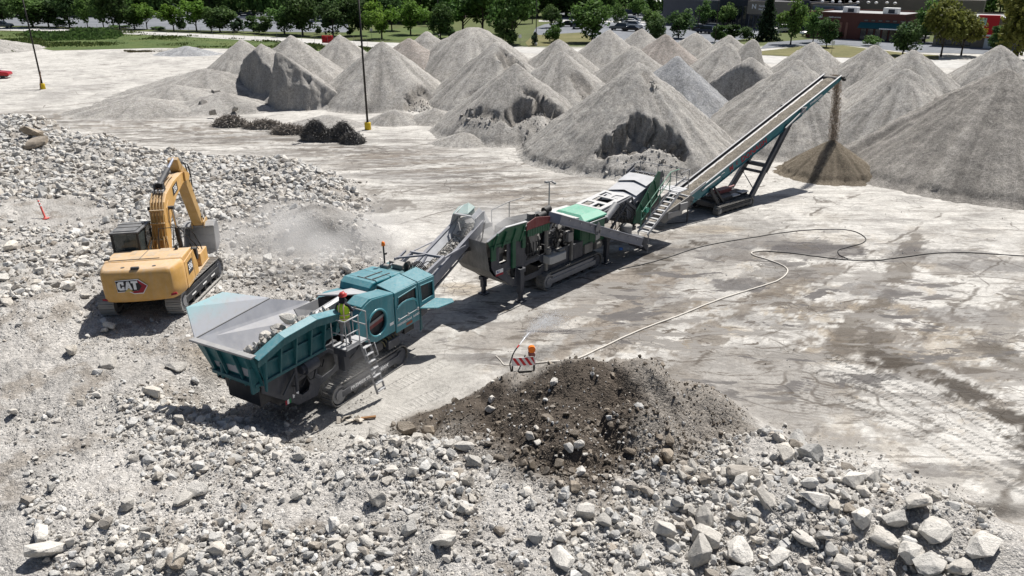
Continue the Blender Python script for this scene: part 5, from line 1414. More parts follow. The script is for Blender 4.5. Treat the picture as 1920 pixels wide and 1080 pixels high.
# ------------------------------------------------------------------ the man on the platform
def person_at(root_loc, rz):
    root = thing('person', 'person in red hard hat and yellow safety vest standing on the crusher platform', 'person', root_loc, rz)
    bm_v = [(0, 0, .93), (0, .01, 1.12), (0, .02, 1.33), (0, .01, 1.46), (0, .03, 1.54), (0, .05, 1.66), (0, .05, 1.74),            # 0-6 spine to head
            (-.10, 0, .90), (-.13, .04, .50), (-.14, -.01, .08), (-.14, .14, .04),       # 7-10 left leg
            (.10, 0, .90), (.13, .06, .50), (.14, 0, .08), (.14, .15, .04),              # 11-14 right leg
            (-.19, .02, 1.42), (-.27, .06, 1.16), (-.22, .30, 1.06), (-.21, .38, 1.06),  # 15-18 left arm on the rail
            (.19, .02, 1.42), (.28, .10, 1.20), (.22, .34, 1.16), (.21, .42, 1.16)]      # 19-22 right arm
    ed = [(0, 1), (1, 2), (2, 3), (3, 4), (4, 5), (5, 6), (0, 7), (7, 8), (8, 9), (9, 10), (0, 11), (11, 12), (12, 13), (13, 14), (3, 15), (15, 16), (16, 17), (17, 18), (3, 19), (19, 20), (20, 21), (21, 22)]
    rd = [.135, .125, .15, .10, .058, .082, .088, .095, .062, .05, .045, .095, .062, .05, .045, .07, .05, .04, .03, .07, .05, .04, .03]
    me = bpy.data.meshes.new('body')
    me.from_pydata(bm_v, ed, [])
    o = bpy.data.objects.new('body', me); COL.objects.link(o); o.parent = root
    sk = o.modifiers.new('skin', 'SKIN')
    for i, r in enumerate(rd): me.skin_vertices[0].data[i].radius = (r, r)
    me.skin_vertices[0].data[0].use_root = True
    sb = o.modifiers.new('sub', 'SUBSURF'); sb.levels = 1; sb.render_levels = 1
    # cloth and skin by height along the body
    k = N('work_clothes', .85); v = k.pos(obj=True); sx = k.n('ShaderNodeSeparateXYZ'); k.l(v, sx.inputs[0])
    z = sx.outputs['Z']
    c = k.mix(k.ramp(z, [(.0, 0.0), (.90, 0.0), (.92, 1.0)]), (.22, .22, .23), (.016, .018, .030))
    hz2 = k.math('GREATER_THAN', z, 1.60)
    c = k.mix(hz2, c, (.010, .010, .014)); c = k.mix(k.math('MULTIPLY', k.math('GREATER_THAN', z, 1.615), k.math('GREATER_THAN', sx.outputs['Y'], .07)), c, (.42, .25, .17))
    hand = k.math('GREATER_THAN', sx.outputs['Y'], .355); c = k.mix(hand, c, (.06, .05, .045))
    c = k.mix(k.math('LESS_THAN', z, .10), c, (.05, .035, .025))
    k.color(c); me.materials.append(k.m)
    # fingers closed on the rail
    for sx_, hx, hy, hz_ in ((-1, -.21, .39, 1.06), (1, .21, .43, 1.16)):
        h = MB()
        for q in range(4): h.tube([(hx + (q - 1.5) * .021, hy - .01, hz_ + .02), (hx + (q - 1.5) * .022, hy + .05, hz_ + .025), (hx + (q - 1.5) * .022, hy + .075, hz_ - .01), (hx + (q - 1.5) * .021, hy + .055, hz_ - .035)], .0095, 6)
        h.tube([(hx - sx_ * .03, hy - .02, hz_ + .0), (hx - sx_ * .045, hy + .025, hz_ - .02), (hx - sx_ * .03, hy + .05, hz_ - .035)], .011, 6)
        h.build('fingers', plain('work_glove', (.06, .05, .045), .8), root)
    # vest
    vst = MB(); rings = []
    for z_, rx, ry, cy in ((.90, .205, .165, .0), (1.0, .20, .16, .005), (1.15, .20, .16, .01), (1.30, .215, .165, .02), (1.40, .20, .15, .02), (1.48, .13, .11, .02), (1.50, .085, .085, .02)):
        rings.append([(rx * math.cos(2 * math.pi * i / 16), cy + ry * math.sin(2 * math.pi * i / 16), z_) for i in range(16)])
    vst.loft(rings, caps=False)
    vo = vst.build('safety_vest', plain('lime_fabric', (.42, .62, .03), .8), root)
    vo.modifiers.new('thick', 'SOLIDIFY').thickness = .012
    tp = MB()
    for sx_ in (-.085, .085): tp.tube([(sx_, -.135, .93), (sx_, -.16, 1.1), (sx_, -.158, 1.28), (sx_ * .95, -.14, 1.40), (sx_ * .9, -.06, 1.50)], .022, 6)
    for zz in (.98, 1.12): tp.tube([(.212 * math.cos(2 * math.pi * i / 20), .005 + .172 * math.sin(2 * math.pi * i / 20), zz) for i in range(21)], .018, 6)
    tp.build('reflective_tape', plain('orange_silver_tape', (.72, .52, .38), .5), vo)
    hat = MB(); hat.lathe([(.148, 0.0), (.150, .012), (.125, .03), (.118, .07), (.085, .115), (.03, .135), (.001, .137)], 18, (0, .05, 1.735))
    hat.obox((0, .20, 1.745), (.17, .10, .014)); hat.obox((0, .05, 1.868), (.03, .2, .02))
    hat.build('hard_hat', plain('red_shell', (.38, .045, .04), .35), root, .004)
    nk = MB(); nk.plate([(-.09, -.055, 1.72), (.09, -.055, 1.72), (.10, -.05, 1.50), (-.10, -.05, 1.50)], .02); nk.build('neck_shade', plain('navy_cloth', (.012, .013, .02), .9), root, .01)
    return root
c_, s_ = math.cos(JAW_A), math.sin(JAW_A)
lx, ly = -1.42, -1.62
person_at((JAW_O.x + lx * c_ - ly * s_, JAW_O.y + lx * s_ + ly * c_, 2.345), rad(-12))
# ------------------------------------------------------------------ green impact crusher
IMP = thing('impact_crusher', 'green and grey tracked impact crusher with screen, between the teal crusher and long conveyor', 'crusher', IMP_O, IMP_A)
crawler(IMP, -2.42, 2.15, -1.42, -.92, .86, frame_mat=M_STEEL, shoe_mat=M_TRACK)
crawler(IMP, -2.42, 2.15, .72, 1.22, .86)
o1 = [(-5.72, 3.30), (-5.62, 2.05), (-5.42, 1.72), (-4.35, .84), (-3.9, .80), (-1.6, .80), (2.9, 1.0), (2.9, 1.42), (1.2, 1.45), (.3, 1.75), (-1.7, 1.75), (-3.2, 1.85), (-3.45, 2.2), (-3.45, 3.2), (-4.0, 3.3)]
h1 = [(-5.22, 2.95), (-5.22, 2.18), (-5.05, 2.02), (-4.62, 2.06), (-4.62, 3.0)]
h2 = [(-4.78, 1.74), (-4.62, 1.42), (-4.25, 1.10), (-4.08, 1.18), (-4.05, 1.70), (-4.2, 1.82)]
h3 = [(-3.62, 1.55), (-3.55, 1.02), (-2.5, 1.02), (-2.15, 1.22), (-2.15, 1.42), (-2.5, 1.66), (-3.2, 1.66)]
for y in (-1.16, .84):
    f = MB(); f.prism(o1, y, y + .05, [h1, h2, h3])
    for hl in (h1, h2, h3):
        for i in range(len(hl)):
            a, b = hl[i], hl[(i + 1) % len(hl)]
            f.beam((a[0], y, a[1]), (b[0], y, b[1]), .13, .03, up=(0, 1, 0))
    sf = f.build('side_frame', M_GREY, IMP, .012)
    if y < 0:
        sg = MB().box(-5.38, -4.92, y - .012, y - .003, 1.62, 1.90).build('sign_plate', M_WHITE, sf)
        MB().box(-5.38, -4.92, y - .016, y - .013, 1.62, 1.72).build('sign_band', M_LETTER_RED, sf)
        text('lettering', 'ELS', .12, M_DECAL_BLUE, sf, frame_near((-5.24, y - .016, 1.80)))
f = MB()
for x, z in ((-5.2, 1.7), (-4.0, .92), (-2.0, .95), (0, 1.1), (2.6, 1.2)): f.box(x - .14, x + .14, -1.11, .84, z - .12, z + .12)
f.box(-1.9, 1.8, -.9, .72, .30, 1.1)
f.build('cross_members', M_DARK, IMP, .01)
f = MB()
f.plate([(-5.95, -1.12, 3.30), (-5.95, .86, 3.30), (-5.72, .86, 1.95), (-5.72, -1.12, 1.95)], .04)
f.plate([(-5.72, -1.12, 1.95), (-5.72, .86, 1.95), (-5.45, .86, 1.62), (-5.45, -1.12, 1.62)], .04)
f.plate([(-5.45, -1.12, 1.62), (-5.45, .86, 1.62), (-4.3, .86, .86), (-4.3, -1.12, .86)], .04)
f.build('rear_plate', M_DUSTY, IMP, .02)
for (x, y, z0) in ((-3.86, -1.26, 1.62), (2.72, -1.26, 1.45), (-4.35, .60, .9), (2.6, .95, 1.3)):
    f = MB(); f.box(x - .12, x + .12, y - .11, y + .11, .35, z0); f.box(x - .09, x + .09, y - .08, y + .08, .06, .35); f.box(x - .2, x + .2, y - .2, y + .2, .0, .06); f.box(x - .19, x + .19, y - .14, y + .14, z0 - .18, z0)
    f.build('leg', M_GREY, IMP, .012)
# hopper
HP = MB().plate([(-5.7, -.7, 2.4), (-5.7, .6, 2.4), (-3.4, .5, 2.3), (-3.4, -.6, 2.3)], .05).build('hopper', M_DUSTY, IMP)
MB().plate([(-5.95, -1.20, 3.34), (-5.08, -1.46, 3.82), (-3.72, -1.46, 3.76), (-3.72, -1.18, 2.9), (-5.7, -1.14, 3.0)], .05).build('wing', M_GREEN, HP, .008, label='near green hopper wing')
MB().plate([(-5.95, -1.12, 3.30), (-5.06, -1.34, 3.74), (-3.72, -1.34, 3.70), (-3.5, -.6, 2.4), (-5.7, -.7, 2.4)], .03).build('liner_panel', M_DUSTY, HP)
MB().plate([(-5.95, .86, 3.30), (-5.3, 1.2, 3.62), (-3.6, 1.2, 3.62), (-3.4, .5, 2.4), (-5.7, .6, 2.4)], .04).build('wing', paint('dust_pale_metal', (.34, .34, .35), .6, .8), HP, label='far hopper wing white with dust')
f = MB(); f.plate([(-5.96, -1.25, 3.36), (-5.08, -1.50, 3.85), (-5.05, -1.40, 3.86), (-5.93, -1.15, 3.38)], .03); f.plate([(-5.08, -1.50, 3.85), (-3.70, -1.50, 3.79), (-3.7, -1.38, 3.80), (-5.05, -1.40, 3.86)], .03)
f.beam((-5.35, 1.22, 3.66), (-3.6, 1.22, 3.66), .10, .10)
f.build('wing_lip', M_LIGHTSTEEL, HP)  # pale colour paints in the sunlit top edges of the wings
f = MB()
for x in (-5.55, -5.0, -4.4, -3.85): f.prism([(-1.16, 2.85), (-1.22, 2.85), (-1.50, 3.6), (-1.42, 3.7)], x - .03, x + .03, axis='x')
f.box(-5.7, -3.6, -1.23, -1.17, 2.98, 3.08)
f.build('wing_rib', M_GREEN, HP, .006)
f = MB(); f.box(-4.42, -4.20, -1.28, -1.16, 1.75, 3.35); f.box(-5.70, -5.40, -1.22, -1.16, 2.4, 3.05); f.beam((-5.2, -1.2, 2.95), (-4.4, -1.24, 3.35), .05, .06); f.box(-3.72, -3.5, -1.24, -1.16, 2.5, 3.3)
f.build('green_post', M_GREEN, IMP, .008)
f = MB(); f.box(-5.15, -4.55, -.95, -.9, 2.5, 3.0); f.box(-4.95, -4.45, -.75, -.2, 2.0, 2.6); f.build('feeder_drive', M_DUSTY, IMP, .03, 2)
# crusher house and clutter
f = MB(); f.prism([(-3.4, 1.7), (-3.4, 3.05), (-2.6, 3.25), (-.3, 3.05), (.6, 2.4), (.6, 1.3), (-3.0, 1.3)], -.66, .80); f.build('rotor_house', M_DARK, IMP, .04, 2)
f = MB(); f.plate([(-3.58, -1.34, 3.30), (-3.54, -1.34, 3.66), (-2.95, -1.34, 3.80), (-1.96, -1.34, 3.62), (-1.96, -1.34, 3.28)], .03); f.build('red_shield', M_REDPAINT, IMP, .006)
f = MB()
for i in range(9): f.box(-3.52 + i * .17, -3.38 + i * .17, -1.37, -1.34, 3.02 - .02 * (i % 3), 3.32)
f.build('rubber_curtain', M_GREEN, IMP)
f = MB()
f.plate([(-3.2, -1.1, 3.05), (-2.9, -1.14, 2.1), (-2.62, -1.14, 2.1), (-2.58, -1.1, 3.0)], .04)
f.build('guard_plate', M_DUSTY, IMP)
f = MB(); f.box(-3.38, -2.5, -1.18, -1.14, 1.82, 1.9); f.box(-3.38, -2.5, -1.18, -1.14, 2.05, 2.09)
for i in range(5): f.box(-3.3 + i * .2, -3.27 + i * .2, -1.18, -1.15, 1.85, 2.6)
f.build('mesh_gate', M_DARK, IMP)
for x, z0, z1, yy in ((-2.02, .95, 3.05, -1.2), (-.15, .95, 2.95, -1.22), (-1.0, 1.7, 2.9, -1.0)):
    f = MB(); f.box(x - .07, x + .07, yy - .07, yy + .07, z0, z1); f.box(x - .11, x + .11, yy - .1, yy + .1, z1 - .06, z1); f.build('upright', M_DUSTY, IMP, .012)
f = MB(); f.cyl((-1.25, -.98, 2.15), (-1.25, -.80, 2.15), .58, n=26); f.cyl((-1.25, -1.04, 2.15), (-1.25, -.8, 2.15), .20, n=14); f.build('flywheel', M_GREY, IMP, .015)
f = MB(); f.prism([(-2.18, -1.55), (-2.0, -1.62), (-1.05, -1.62), (-.92, -1.5), (-.92, -.95), (-2.18, -.95)], 1.36, 1.74, axis='z'); f.build('hydraulic_tank', paint('dusty_white_metal', (.42, .42, .41), .6, .6), IMP, .03, 2)
f = MB(); f.cyl((-1.95, -1.25, 1.74), (-1.95, -1.25, 2.02), .15, n=14); f.cyl((-1.95, -1.25, 2.02), (-1.95, -1.25, 2.10), .10, n=12); f.box(-1.4, -1.0, -1.5, -1.2, 1.74, 1.86); f.build('filter_head', M_DUSTY, IMP, .015)
f = MB()
rj = random.Random(5)
for i in range(26):
    x, z = rj.uniform(-2.5, -.2), rj.uniform(1.85, 3.15)
    a = rj.choice([0, 1, 2])
    s1, s2, s3 = rj.uniform(.05, .24), rj.uniform(.05, .14), rj.uniform(.05, .26)
    f.obox((x, rj.uniform(-1.18, -.8), z), (s1, s2, s3), Euler((rj.gauss(0, .3), rj.gauss(0, .5), rj.gauss(0, .3))).to_matrix())
f.build('valve_block', M_DUSTY, IMP, .008)
f = MB()
for i in range(10):
    x, z = rj.uniform(-2.4, -.2), rj.uniform(1.9, 3.0)
    f.tube([(x, -.95, z), (x + rj.uniform(-.2, .3), -1.25, z + rj.uniform(-.2, .1)), (x + rj.uniform(-.2, .5), -1.22, z - rj.uniform(.1, .6)), (x + rj.uniform(0, .5), -1.0, z - rj.uniform(.2, .8))], .026, 6)
f.build('hydraulic_hoses', M_HOSE, IMP)
f = MB()
for i in range(5):
    x = -1.9 + i * .42; f.cyl((x, -1.1, 2.6 + .1 * (i % 2)), (x + .3, -1.18, 3.12 - .1 * (i % 3)), .05, n=8)
f.box(-.55, -.2, -1.35, -1.02, 2.0, 2.45); f.build('hydraulic_ram', M_STEEL, IMP, .008)
f = MB(); f.box(-.05, .7, -1.28, -.9, .95, 1.75); f.build('fuel_tank', M_GREY, IMP, .03, 2)
f = MB(); f.box(.85, 1.5, -1.3, -.9, 1.0, 1.48); f.build('pump_block', M_DUSTY, IMP, .02)
f = MB(); f.cyl((1.75, -1.1, 1.2), (2.2, -1.1, 1.2), .25, n=14); f.build('pump_motor', M_DUSTY, IMP, .02)
# engine canopy
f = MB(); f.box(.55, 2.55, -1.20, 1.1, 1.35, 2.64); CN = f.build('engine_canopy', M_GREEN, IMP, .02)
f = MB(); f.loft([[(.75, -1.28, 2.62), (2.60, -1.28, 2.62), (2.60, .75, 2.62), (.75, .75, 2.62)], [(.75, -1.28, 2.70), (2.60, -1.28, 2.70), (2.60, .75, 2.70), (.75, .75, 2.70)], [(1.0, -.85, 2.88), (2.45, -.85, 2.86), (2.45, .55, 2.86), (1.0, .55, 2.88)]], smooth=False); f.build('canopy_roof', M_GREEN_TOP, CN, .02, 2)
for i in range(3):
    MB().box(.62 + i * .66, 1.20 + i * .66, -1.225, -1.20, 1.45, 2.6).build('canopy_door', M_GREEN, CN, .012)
f = MB(); f.tube([(.6, -1.26, 2.5), (.6, -1.33, 2.55), (2.6, -1.33, 2.55), (2.6, -1.26, 2.5)], .02, 6); f.build('grab_rail', M_LIGHTSTEEL, CN)
f = MB(); f.plate([(-1.2, -.6, 3.02), (.9, -.9, 2.76), (2.4, .76, 2.68), (2.4, 1.15, 2.66), (.4, 1.15, 2.74), (-1.2, .9, 2.95)], .04); f.build('roof_deck', paint('white_dusty_deck', (.58, .58, .58), .5, .6), IMP)
f = MB(); f.cyl((-1.95, -.6, 3.42), (-1.45, -.6, 3.46), .15, n=14); f.cyl((-1.25, -.5, 3.1), (-1.25, -.5, 3.60), .17, n=14); f.cyl((-1.4, -.5, 3.56), (-1.0, -.5, 3.60), .17, n=12); f.build('exhaust_stack', M_BLACK, IMP, .01)
f = MB(); f.cyl((-1.9, -.15, 3.1), (-1.9, -.15, 3.5), .2, n=14); f.build('air_filter', M_DUSTY, IMP, .02)
f = MB(); f.tube([(.80, 1.0, 2.7), (.80, 1.0, 4.25)], .035, 7); f.beam((.55, 1.0, 4.27), (1.05, 1.0, 4.27), .06, .05); f.box(.5, .66, .92, 1.08, 4.24, 4.34); f.cyl((.97, .95, 4.22), (.97, .75, 4.18), .06, n=8); f.build('camera_mast', M_STEEL, IMP, .005)
f = MB(); rail(f, [(-3.4, .95, 3.0), (-3.4, .95, 3.75), (-2.2, .95, 3.9), (-1.2, .95, 3.9)]); rail(f, [(-2.2, .95, 3.0), (-2.2, .95, 3.9)]); f.build('guard_rail', M_STEEL, IMP)
# folded side conveyor: a deep boxed beam hung across the side
a, b = Vector((-1.95, -1.58, 3.58)), Vector((4.75, -1.74, .80))
f = MB(); f.beam(a, b, .74, .46, up=(0, 0, 1)); f.beam(a + Vector((0, -.39, .21)), b + Vector((0, -.39, .21)), .05, .06); f.beam(a + Vector((0, -.39, -.21)), b + Vector((0, -.39, -.21)), .05, .06)
SCV = f.build('side_conveyor', M_BLUEGREY, IMP, .015)
d = (b - a).normalized()
f = MB(); p = a + d * 2.95; f.prism([(-.16, -.42), (.16, -.36), (.22, .10), (.10, .42), (-.02, .50), (-.18, .2)], -.02, .02, [[(-.09 + .075 * math.cos(rad(q)), -.06 + .095 * math.sin(rad(q))) for q in range(0, 360, 30)], [(.09 + .075 * math.cos(rad(q)), -.02 + .095 * math.sin(rad(q))) for q in range(0, 360, 30)]])
for i in range(len(f.v)): f.v[i] = (f.v[i][0] + p.x, f.v[i][1] + p.y - .43, f.v[i][2] + p.z - .08)
f.build('bracket_plate', M_STEEL, SCV, .006)
f = MB(); f.cyl(b + Vector((-.05, -.36, -.05)), b + Vector((-.05, .34, -.05)), .24, n=16); f.prism([(4.55, 1.10), (4.75, .62), (5.25, .18), (5.32, .45), (4.95, 1.08)], -2.10, -1.40); f.build('conveyor_head', M_GREY, SCV, .02)
f = MB()
for i in range(8): f.cyl(a + d * (.7 + i * .85) + Vector((0, -.42, .08)), a + d * (.7 + i * .85) + Vector((0, -.37, .08)), .03, n=8)
f.build('bolts', M_LIGHTSTEEL, SCV)
# main conveyor up to the screen, white lattice on it
f = MB()
for sy in (-.78, .78):
    f.beam((1.9, sy, 1.9), (5.4, sy, 2.55), .06, .34)
    f.beam((2.7, sy, 2.66), (5.5, sy, 2.86), .08, .10)
MCV = f.build('main_conveyor', M_GREY, IMP, .01)
f = MB()
f.prism([(2.78, -.80), (5.35, -.80), (5.35, .82), (2.78, .82)], -.025, .025, [[(2.95, -.55), (3.5, -.55), (3.5, -.1), (2.95, -.1)], [(2.95, .1), (3.5, .1), (3.5, .6), (2.95, .6)], [(3.75, -.5), (4.35, -.5), (4.35, .5), (3.75, .5)], [(4.5, -.62), (5.1, -.62), (5.0, -.15), (4.55, -.15)], [(4.55, .1), (5.0, .1), (5.15, .62), (4.5, .62)]], axis='z')
f.M = None
Ml = Matrix.Translation((4.0, 0, 2.84)) @ Matrix.Rotation(-.08, 4, 'Y') @ Matrix.Translation((-4.05, 0, 0))
f.v = [tuple(Ml @ Vector(p)) for p in f.v]
f.build('lattice_cover', paint('white_dusty_steel', (.55, .55, .56), .5, .5), MCV, .006)
f = MB(); f.box(2.5, 5.2, -.7, .7, 2.0, 2.1); f.build('belt', M_BELT, MCV)
f = MB(); f.cyl((2.85, -1.05, 2.35), (3.75, -1.02, 2.85), .19, n=16); f.cyl((2.78, -1.05, 2.31), (2.85, -1.05, 2.35), .22, n=16); f.build('silencer', M_STEEL, IMP, .01)
f = MB(); f.beam((2.7, -.95, 2.62), (5.2, -.98, 2.92), .12, .12); f.beam((5.2, -.98, 2.92), (5.6, -1.05, 2.0), .10, .10); f.beam((3.0, -1.0, 1.3), (5.0, -1.0, 2.9), .10, .12); f.beam((4.6, -1.05, 2.85), (6.3, -1.1, 1.6), .12, .14); f.beam((2.9, -.9, 1.2), (5.8, -.9, 1.1), .16, .22); f.beam((2.9, .9, 1.2), (5.8, .9, 1.1), .16, .22)
f.build('support_frame', M_GREY, IMP, .008)
f = MB()
for i in range(8):
    x = 2.9 + i * .3; f.tube([(x, -1.0, 2.5), (x + .2, -1.25, 2.2 + .1 * (i % 3)), (x + .35, -1.2, 1.7), (x + .3, -1.0, 1.4)], .026, 6)
f.build('hydraulic_hoses', M_HOSE, IMP)
f = MB(); f.cyl((4.4, -1.25, .95), (4.4, -1.25, 1.55), .33, n=16); f.lathe([(.36, 0), (.30, .12), (.1, .18), (.001, .19)], 14, (4.4, -1.25, 1.55)); f.build('cable_drum', M_DUSTY, IMP, .03, 2)
MB().obox((3.6, -1.55, .62), (.34, .12, .16), Euler((0, .3, .2)).to_matrix()).build('blue_coupling', plain('blue_paint', (.02, .12, .42), .5), IMP, .03)
# screen box
Ms = Matrix.Translation((6.65, 0, 2.72)) @ Matrix.Rotation(-.36, 4, 'Y')
f = MB(Ms)
for sy in (-.86, .90): f.box(-1.75, 1.75, sy - .03, sy + .03, -.45, .38)
f.box(-1.75, 1.75, -.83, .87, -.30, -.26); f.box(1.68, 1.74, -.83, .87, -.3, .2)
SCN = f.build('screen_box', M_BLUEGREY, IMP, .012)
for x0, x1 in ((-1.80, -.72), (-.80, .30), (.18, 1.12)):
    c = MB(Ms)
    rows = []
    for j in range(9):
        t = j / 8; y = -.90 + 1.84 * t
        z = .37 + .045 * math.sin(math.pi * t)
        vv = 1 - abs(2 * t - 1)
        rows.append([(x0 + .26 * vv, y, z + .09), (x1 + .1, y, z - .01)])
    v = [p for r in rows for p in r]
    c.add(v, [(2 * j, 2 * j + 1, 2 * j + 3, 2 * j + 2) for j in range(8)], smooth=False)
    o = c.build('screen_cover', paint('pale_rubber_sheet', (.50, .51, .54), .7, .35), SCN)
    o.modifiers.new('thick', 'SOLIDIFY').thickness = .02
f = MB(Ms)
for sy in (-.92, .96): f.box(1.05, 1.8, sy - .04, sy + .04, .1, .52)
f.build('screen_drive', M_GREY, SCN, .01)
for xx, rr_ in ((.3, .26), (-.9, .2)):
    MB(Ms).cyl((xx, -1.0, -.02), (xx, -.9, -.02), rr_, n=16).build('screen_pulley', M_GREY, SCN, .01)
n = 500
P0 = np.stack([RS.uniform(1.05, 1.7, n), RS.uniform(-.8, .84, n), .0 + RS.uniform(.05, .2, n), np.ones(n)], -1) @ np.array(Ms).T
so_ = scatter_mesh('screen_stones', P0[:, :3], RS.uniform(.04, .10, n), tints(n, np.zeros(n)), H_SML, M_ROCK, 1, .1, kind='stuff'); so_.parent = SCN
# tall green side wall behind the stair
MB().prism([(5.15, 1.55), (5.35, 2.15), (7.30, 3.95), (7.50, 3.90), (7.50, 2.80), (6.0, 1.3)], -1.22, -1.16).build('green_side_wall', M_GREEN, IMP, .01)
f = MB()
for t in (.2, .5, .8):
    x = 5.35 + 2.0 * t; z = 2.15 + 1.7 * t
    f.beam((x, -1.25, z), (x + .35, -1.25, z - .95), .05, .06)
f.build('wall_rib', M_GREEN, IMP, .006)
f = MB(); f.cyl((6.15, -1.22, 2.1), (6.15, -1.42, 2.1), .15, n=14); f.build('green_roller', M_GREEN_TOP, IMP, .02)
f = MB(); f.box(5.3, 8.1, -.85, .85, 1.35, 1.6); f.beam((5.6, -.9, 1.3), (8.2, -.9, 2.3), .1, .2); f.beam((5.6, .9, 1.3), (8.2, .9, 2.3), .1, .2); f.beam((7.9, -.9, 2.4), (6.2, -.9, 1.2), .12, .12)
f.box(6.6, 6.9, -.9, -.7, .9, 1.5)
f.build('screen_frame', M_DARK, IMP, .01)
# stair and walkway
st0, st1 = Vector((5.45, -1.72, 1.05)), Vector((8.35, -1.72, 2.72))
f = MB()
for sy in (-.30, .30): f.beam(st0 + Vector((-.15, sy, 0)), st1 + Vector((0, sy, 0)), .04, .16)
STR = f.build('stair', M_LIGHTSTEEL, IMP, .006)
for i in range(10):
    p = st0 + (st1 - st0) * ((i + .35) / 10)
    f = MB(); f.box(p.x - .15, p.x + .15, p.y - .28, p.y + .28, p.z + .02, p.z + .05); f.build('step', M_LIGHTSTEEL, STR, .004)
f = MB()
rail(f, [st0 + Vector((.2, .33, 1.05)), st1 + Vector((-.1, .33, 1.05)), st1 + Vector((.8, .33, 1.05))]); rail(f, [st0 + Vector((.2, .33, .6)), st1 + Vector((-.1, .33, .6))])
for t in (.05, .35, .65, .97): rail(f, [st0 + (st1 - st0) * t + Vector((0, .33, .0)), st0 + (st1 - st0) * t + Vector((0, .33, 1.05))])
f.build('handrail', paint('green_rail', (.12, .32, .22), .5, .4), STR)
f = MB(); f.box(8.3, 9.3, -1.98, -.9, 2.70, 2.74); f.box(7.5, 9.2, -.9, 1.2, 2.66, 2.70); f.build('landing', M_LIGHTSTEEL, STR, .006)
f = MB()
for x_, y_ in ((9.28, -1.95), (9.28, -1.2), (9.2, 0), (9.2, 1.15), (7.6, 1.15), (8.3, -.95)): rail(f, [(x_, y_, 2.7), (x_, y_, 3.8)])
for zz in (3.25, 3.8): rail(f, [(8.35, -1.95, zz), (9.28, -1.95, zz), (9.28, -1.2, zz), (9.2, 0, zz), (9.2, 1.15, zz), (7.6, 1.15, zz)])
f.build('guard_rail', M_STEEL, STR)
f = MB(); f.beam((5.45, -2.0, 1.1), (5.40, -2.05, .02), .05, .05); f.build('stair_post', M_STEEL, STR, .004)
f = MB(); f.beam((5.3, -1.46, 1.05), (5.3, -1.46, .4), .04, .04); f.build('stair_post', M_STEEL, STR, .004)
f = MB(); f.beam((8.2, -1.9, 2.7), (7.8, -1.3, 1.5), .07, .07); f.build('stair_brace', M_STEEL, STR, .004)

# ------------------------------------------------------------------ long stockpile conveyor
CNV = thing('stacker_conveyor', 'long teal tracked stockpile conveyor with red lettering, dropping brown gravel', 'conveyor', CNV_O, CNV_A)
crawler(CNV, -2.05, 1.72, -1.22, -.82, .58, pitch=.14, frame_mat=M_DARK)
crawler(CNV, -2.05, 1.72, .82, 1.22, .58, pitch=.14, frame_mat=M_DARK)
zb = lambda x: 1.45 + .36 * (x + 4.5)
sb_ = math.atan(.36)
for sy, nm in ((-1, 'near'), (1, 'far')):
    f = MB()
    y0, y1 = (sy * .62 - .03, sy * .62 + .03)
    f.prism([(-4.7, zb(-4.7)), (11.5, zb(11.5)), (11.45, zb(11.45) - .28), (7.0, zb(7) - .58), (-3.0, zb(-3) - .66), (-4.6, zb(-4.6) - .60)], y0, y1)
    g = f.build('truss_plate', M_TEAL_CLEAN, CNV, .01)
    fl = MB(); fl.beam((-4.7, sy * .62, zb(-4.7) + .02), (11.5, sy * .62, zb(11.5) + .02), .10, .035); fl.build('top_flange', M_LIGHTSTEEL, g, .004)  # pale colour paints in the sunlit edge of the teal flange
    fl = MB(); fl.beam((-3.0, sy * .65, zb(-3) - .65), (7.0, sy * .65, zb(7) - .57), .12, .03); fl.build('bottom_flange', M_TEAL_CLEAN, g, .004)
    if sy < 0:
        Rb = (math.cos(sb_), 0, math.sin(sb_)); Ub = (-math.sin(sb_), 0, math.cos(sb_))
        text('lettering', 'M', .50, M_LETTER_RED, g, frame_near((-.32, -.662, zb(-.32) - .33), Rb, Ub), sx=1.0)
        text('lettering', 'C', .30, M_LETTER_RED, g, frame_near((.20, -.662, zb(.20) - .26), Rb, Ub), sx=1.0)
        text('lettering', 'DONAGH', .50, M_LETTER_RED, g, frame_near((1.92, -.662, zb(1.92) - .33), Rb, Ub), sx=1.22)
        text('lettering', 'POWERSCREEN', .21, M_LETTER, g, frame_near((8.55, -.662, zb(8.55) - .25), Rb, Ub), sx=1.0)
    sk = MB(); sk.plate([(-4.4, sy * .58, zb(-4.4) - .16), (11.2, sy * .58, zb(11.2) - .16), (11.2, sy * .42, zb(11.2) - .24), (-4.4, sy * .42, zb(-4.4) - .24)], .02); sk.build('side_skirt', M_STEEL, g)
    sk = MB(); sk.beam((-4.4, sy * .575, zb(-4.4) - .07), (11.2, sy * .575, zb(11.2) - .07), .02, .13); sk.build('inner_shade_strip', M_DARK, g)  # dark strip paints in the shade on the inner side wall
f = MB(); f.beam((-4.6, 0, zb(-4.6) - .24), (11.5, 0, zb(11.5) - .24), .9, .03); f.beam((-4.6, 0, zb(-4.6) - .5), (11.3, 0, zb(11.3) - .42), .95, .02); f.cyl((11.4, -.55, zb(11.4) - .24), (11.4, .55, zb(11.4) - .24), .2, n=16); BLT = f.build('belt', M_BELT, CNV)
M_LOAD = gravel_material('belt_gravel', (.255, .230, .195), (.29, .26, .215), 38.0)
nL = 160
xs = np.linspace(-6.2, 11.55, nL); yy = np.linspace(-.43, .43, 9)
LX, LY = np.meshgrid(xs, yy, indexing='ij')
LZ = np.where(LX > -4.5, zb(LX), 1.45 + .30 * (LX + 4.5)) - .23 + .15 * (1 - (LY / .5) ** 2) + (fbm(LX * 4, LY * 7, 88, 3) - .5) * .12
gi = np.arange(LX.size).reshape(LX.shape)
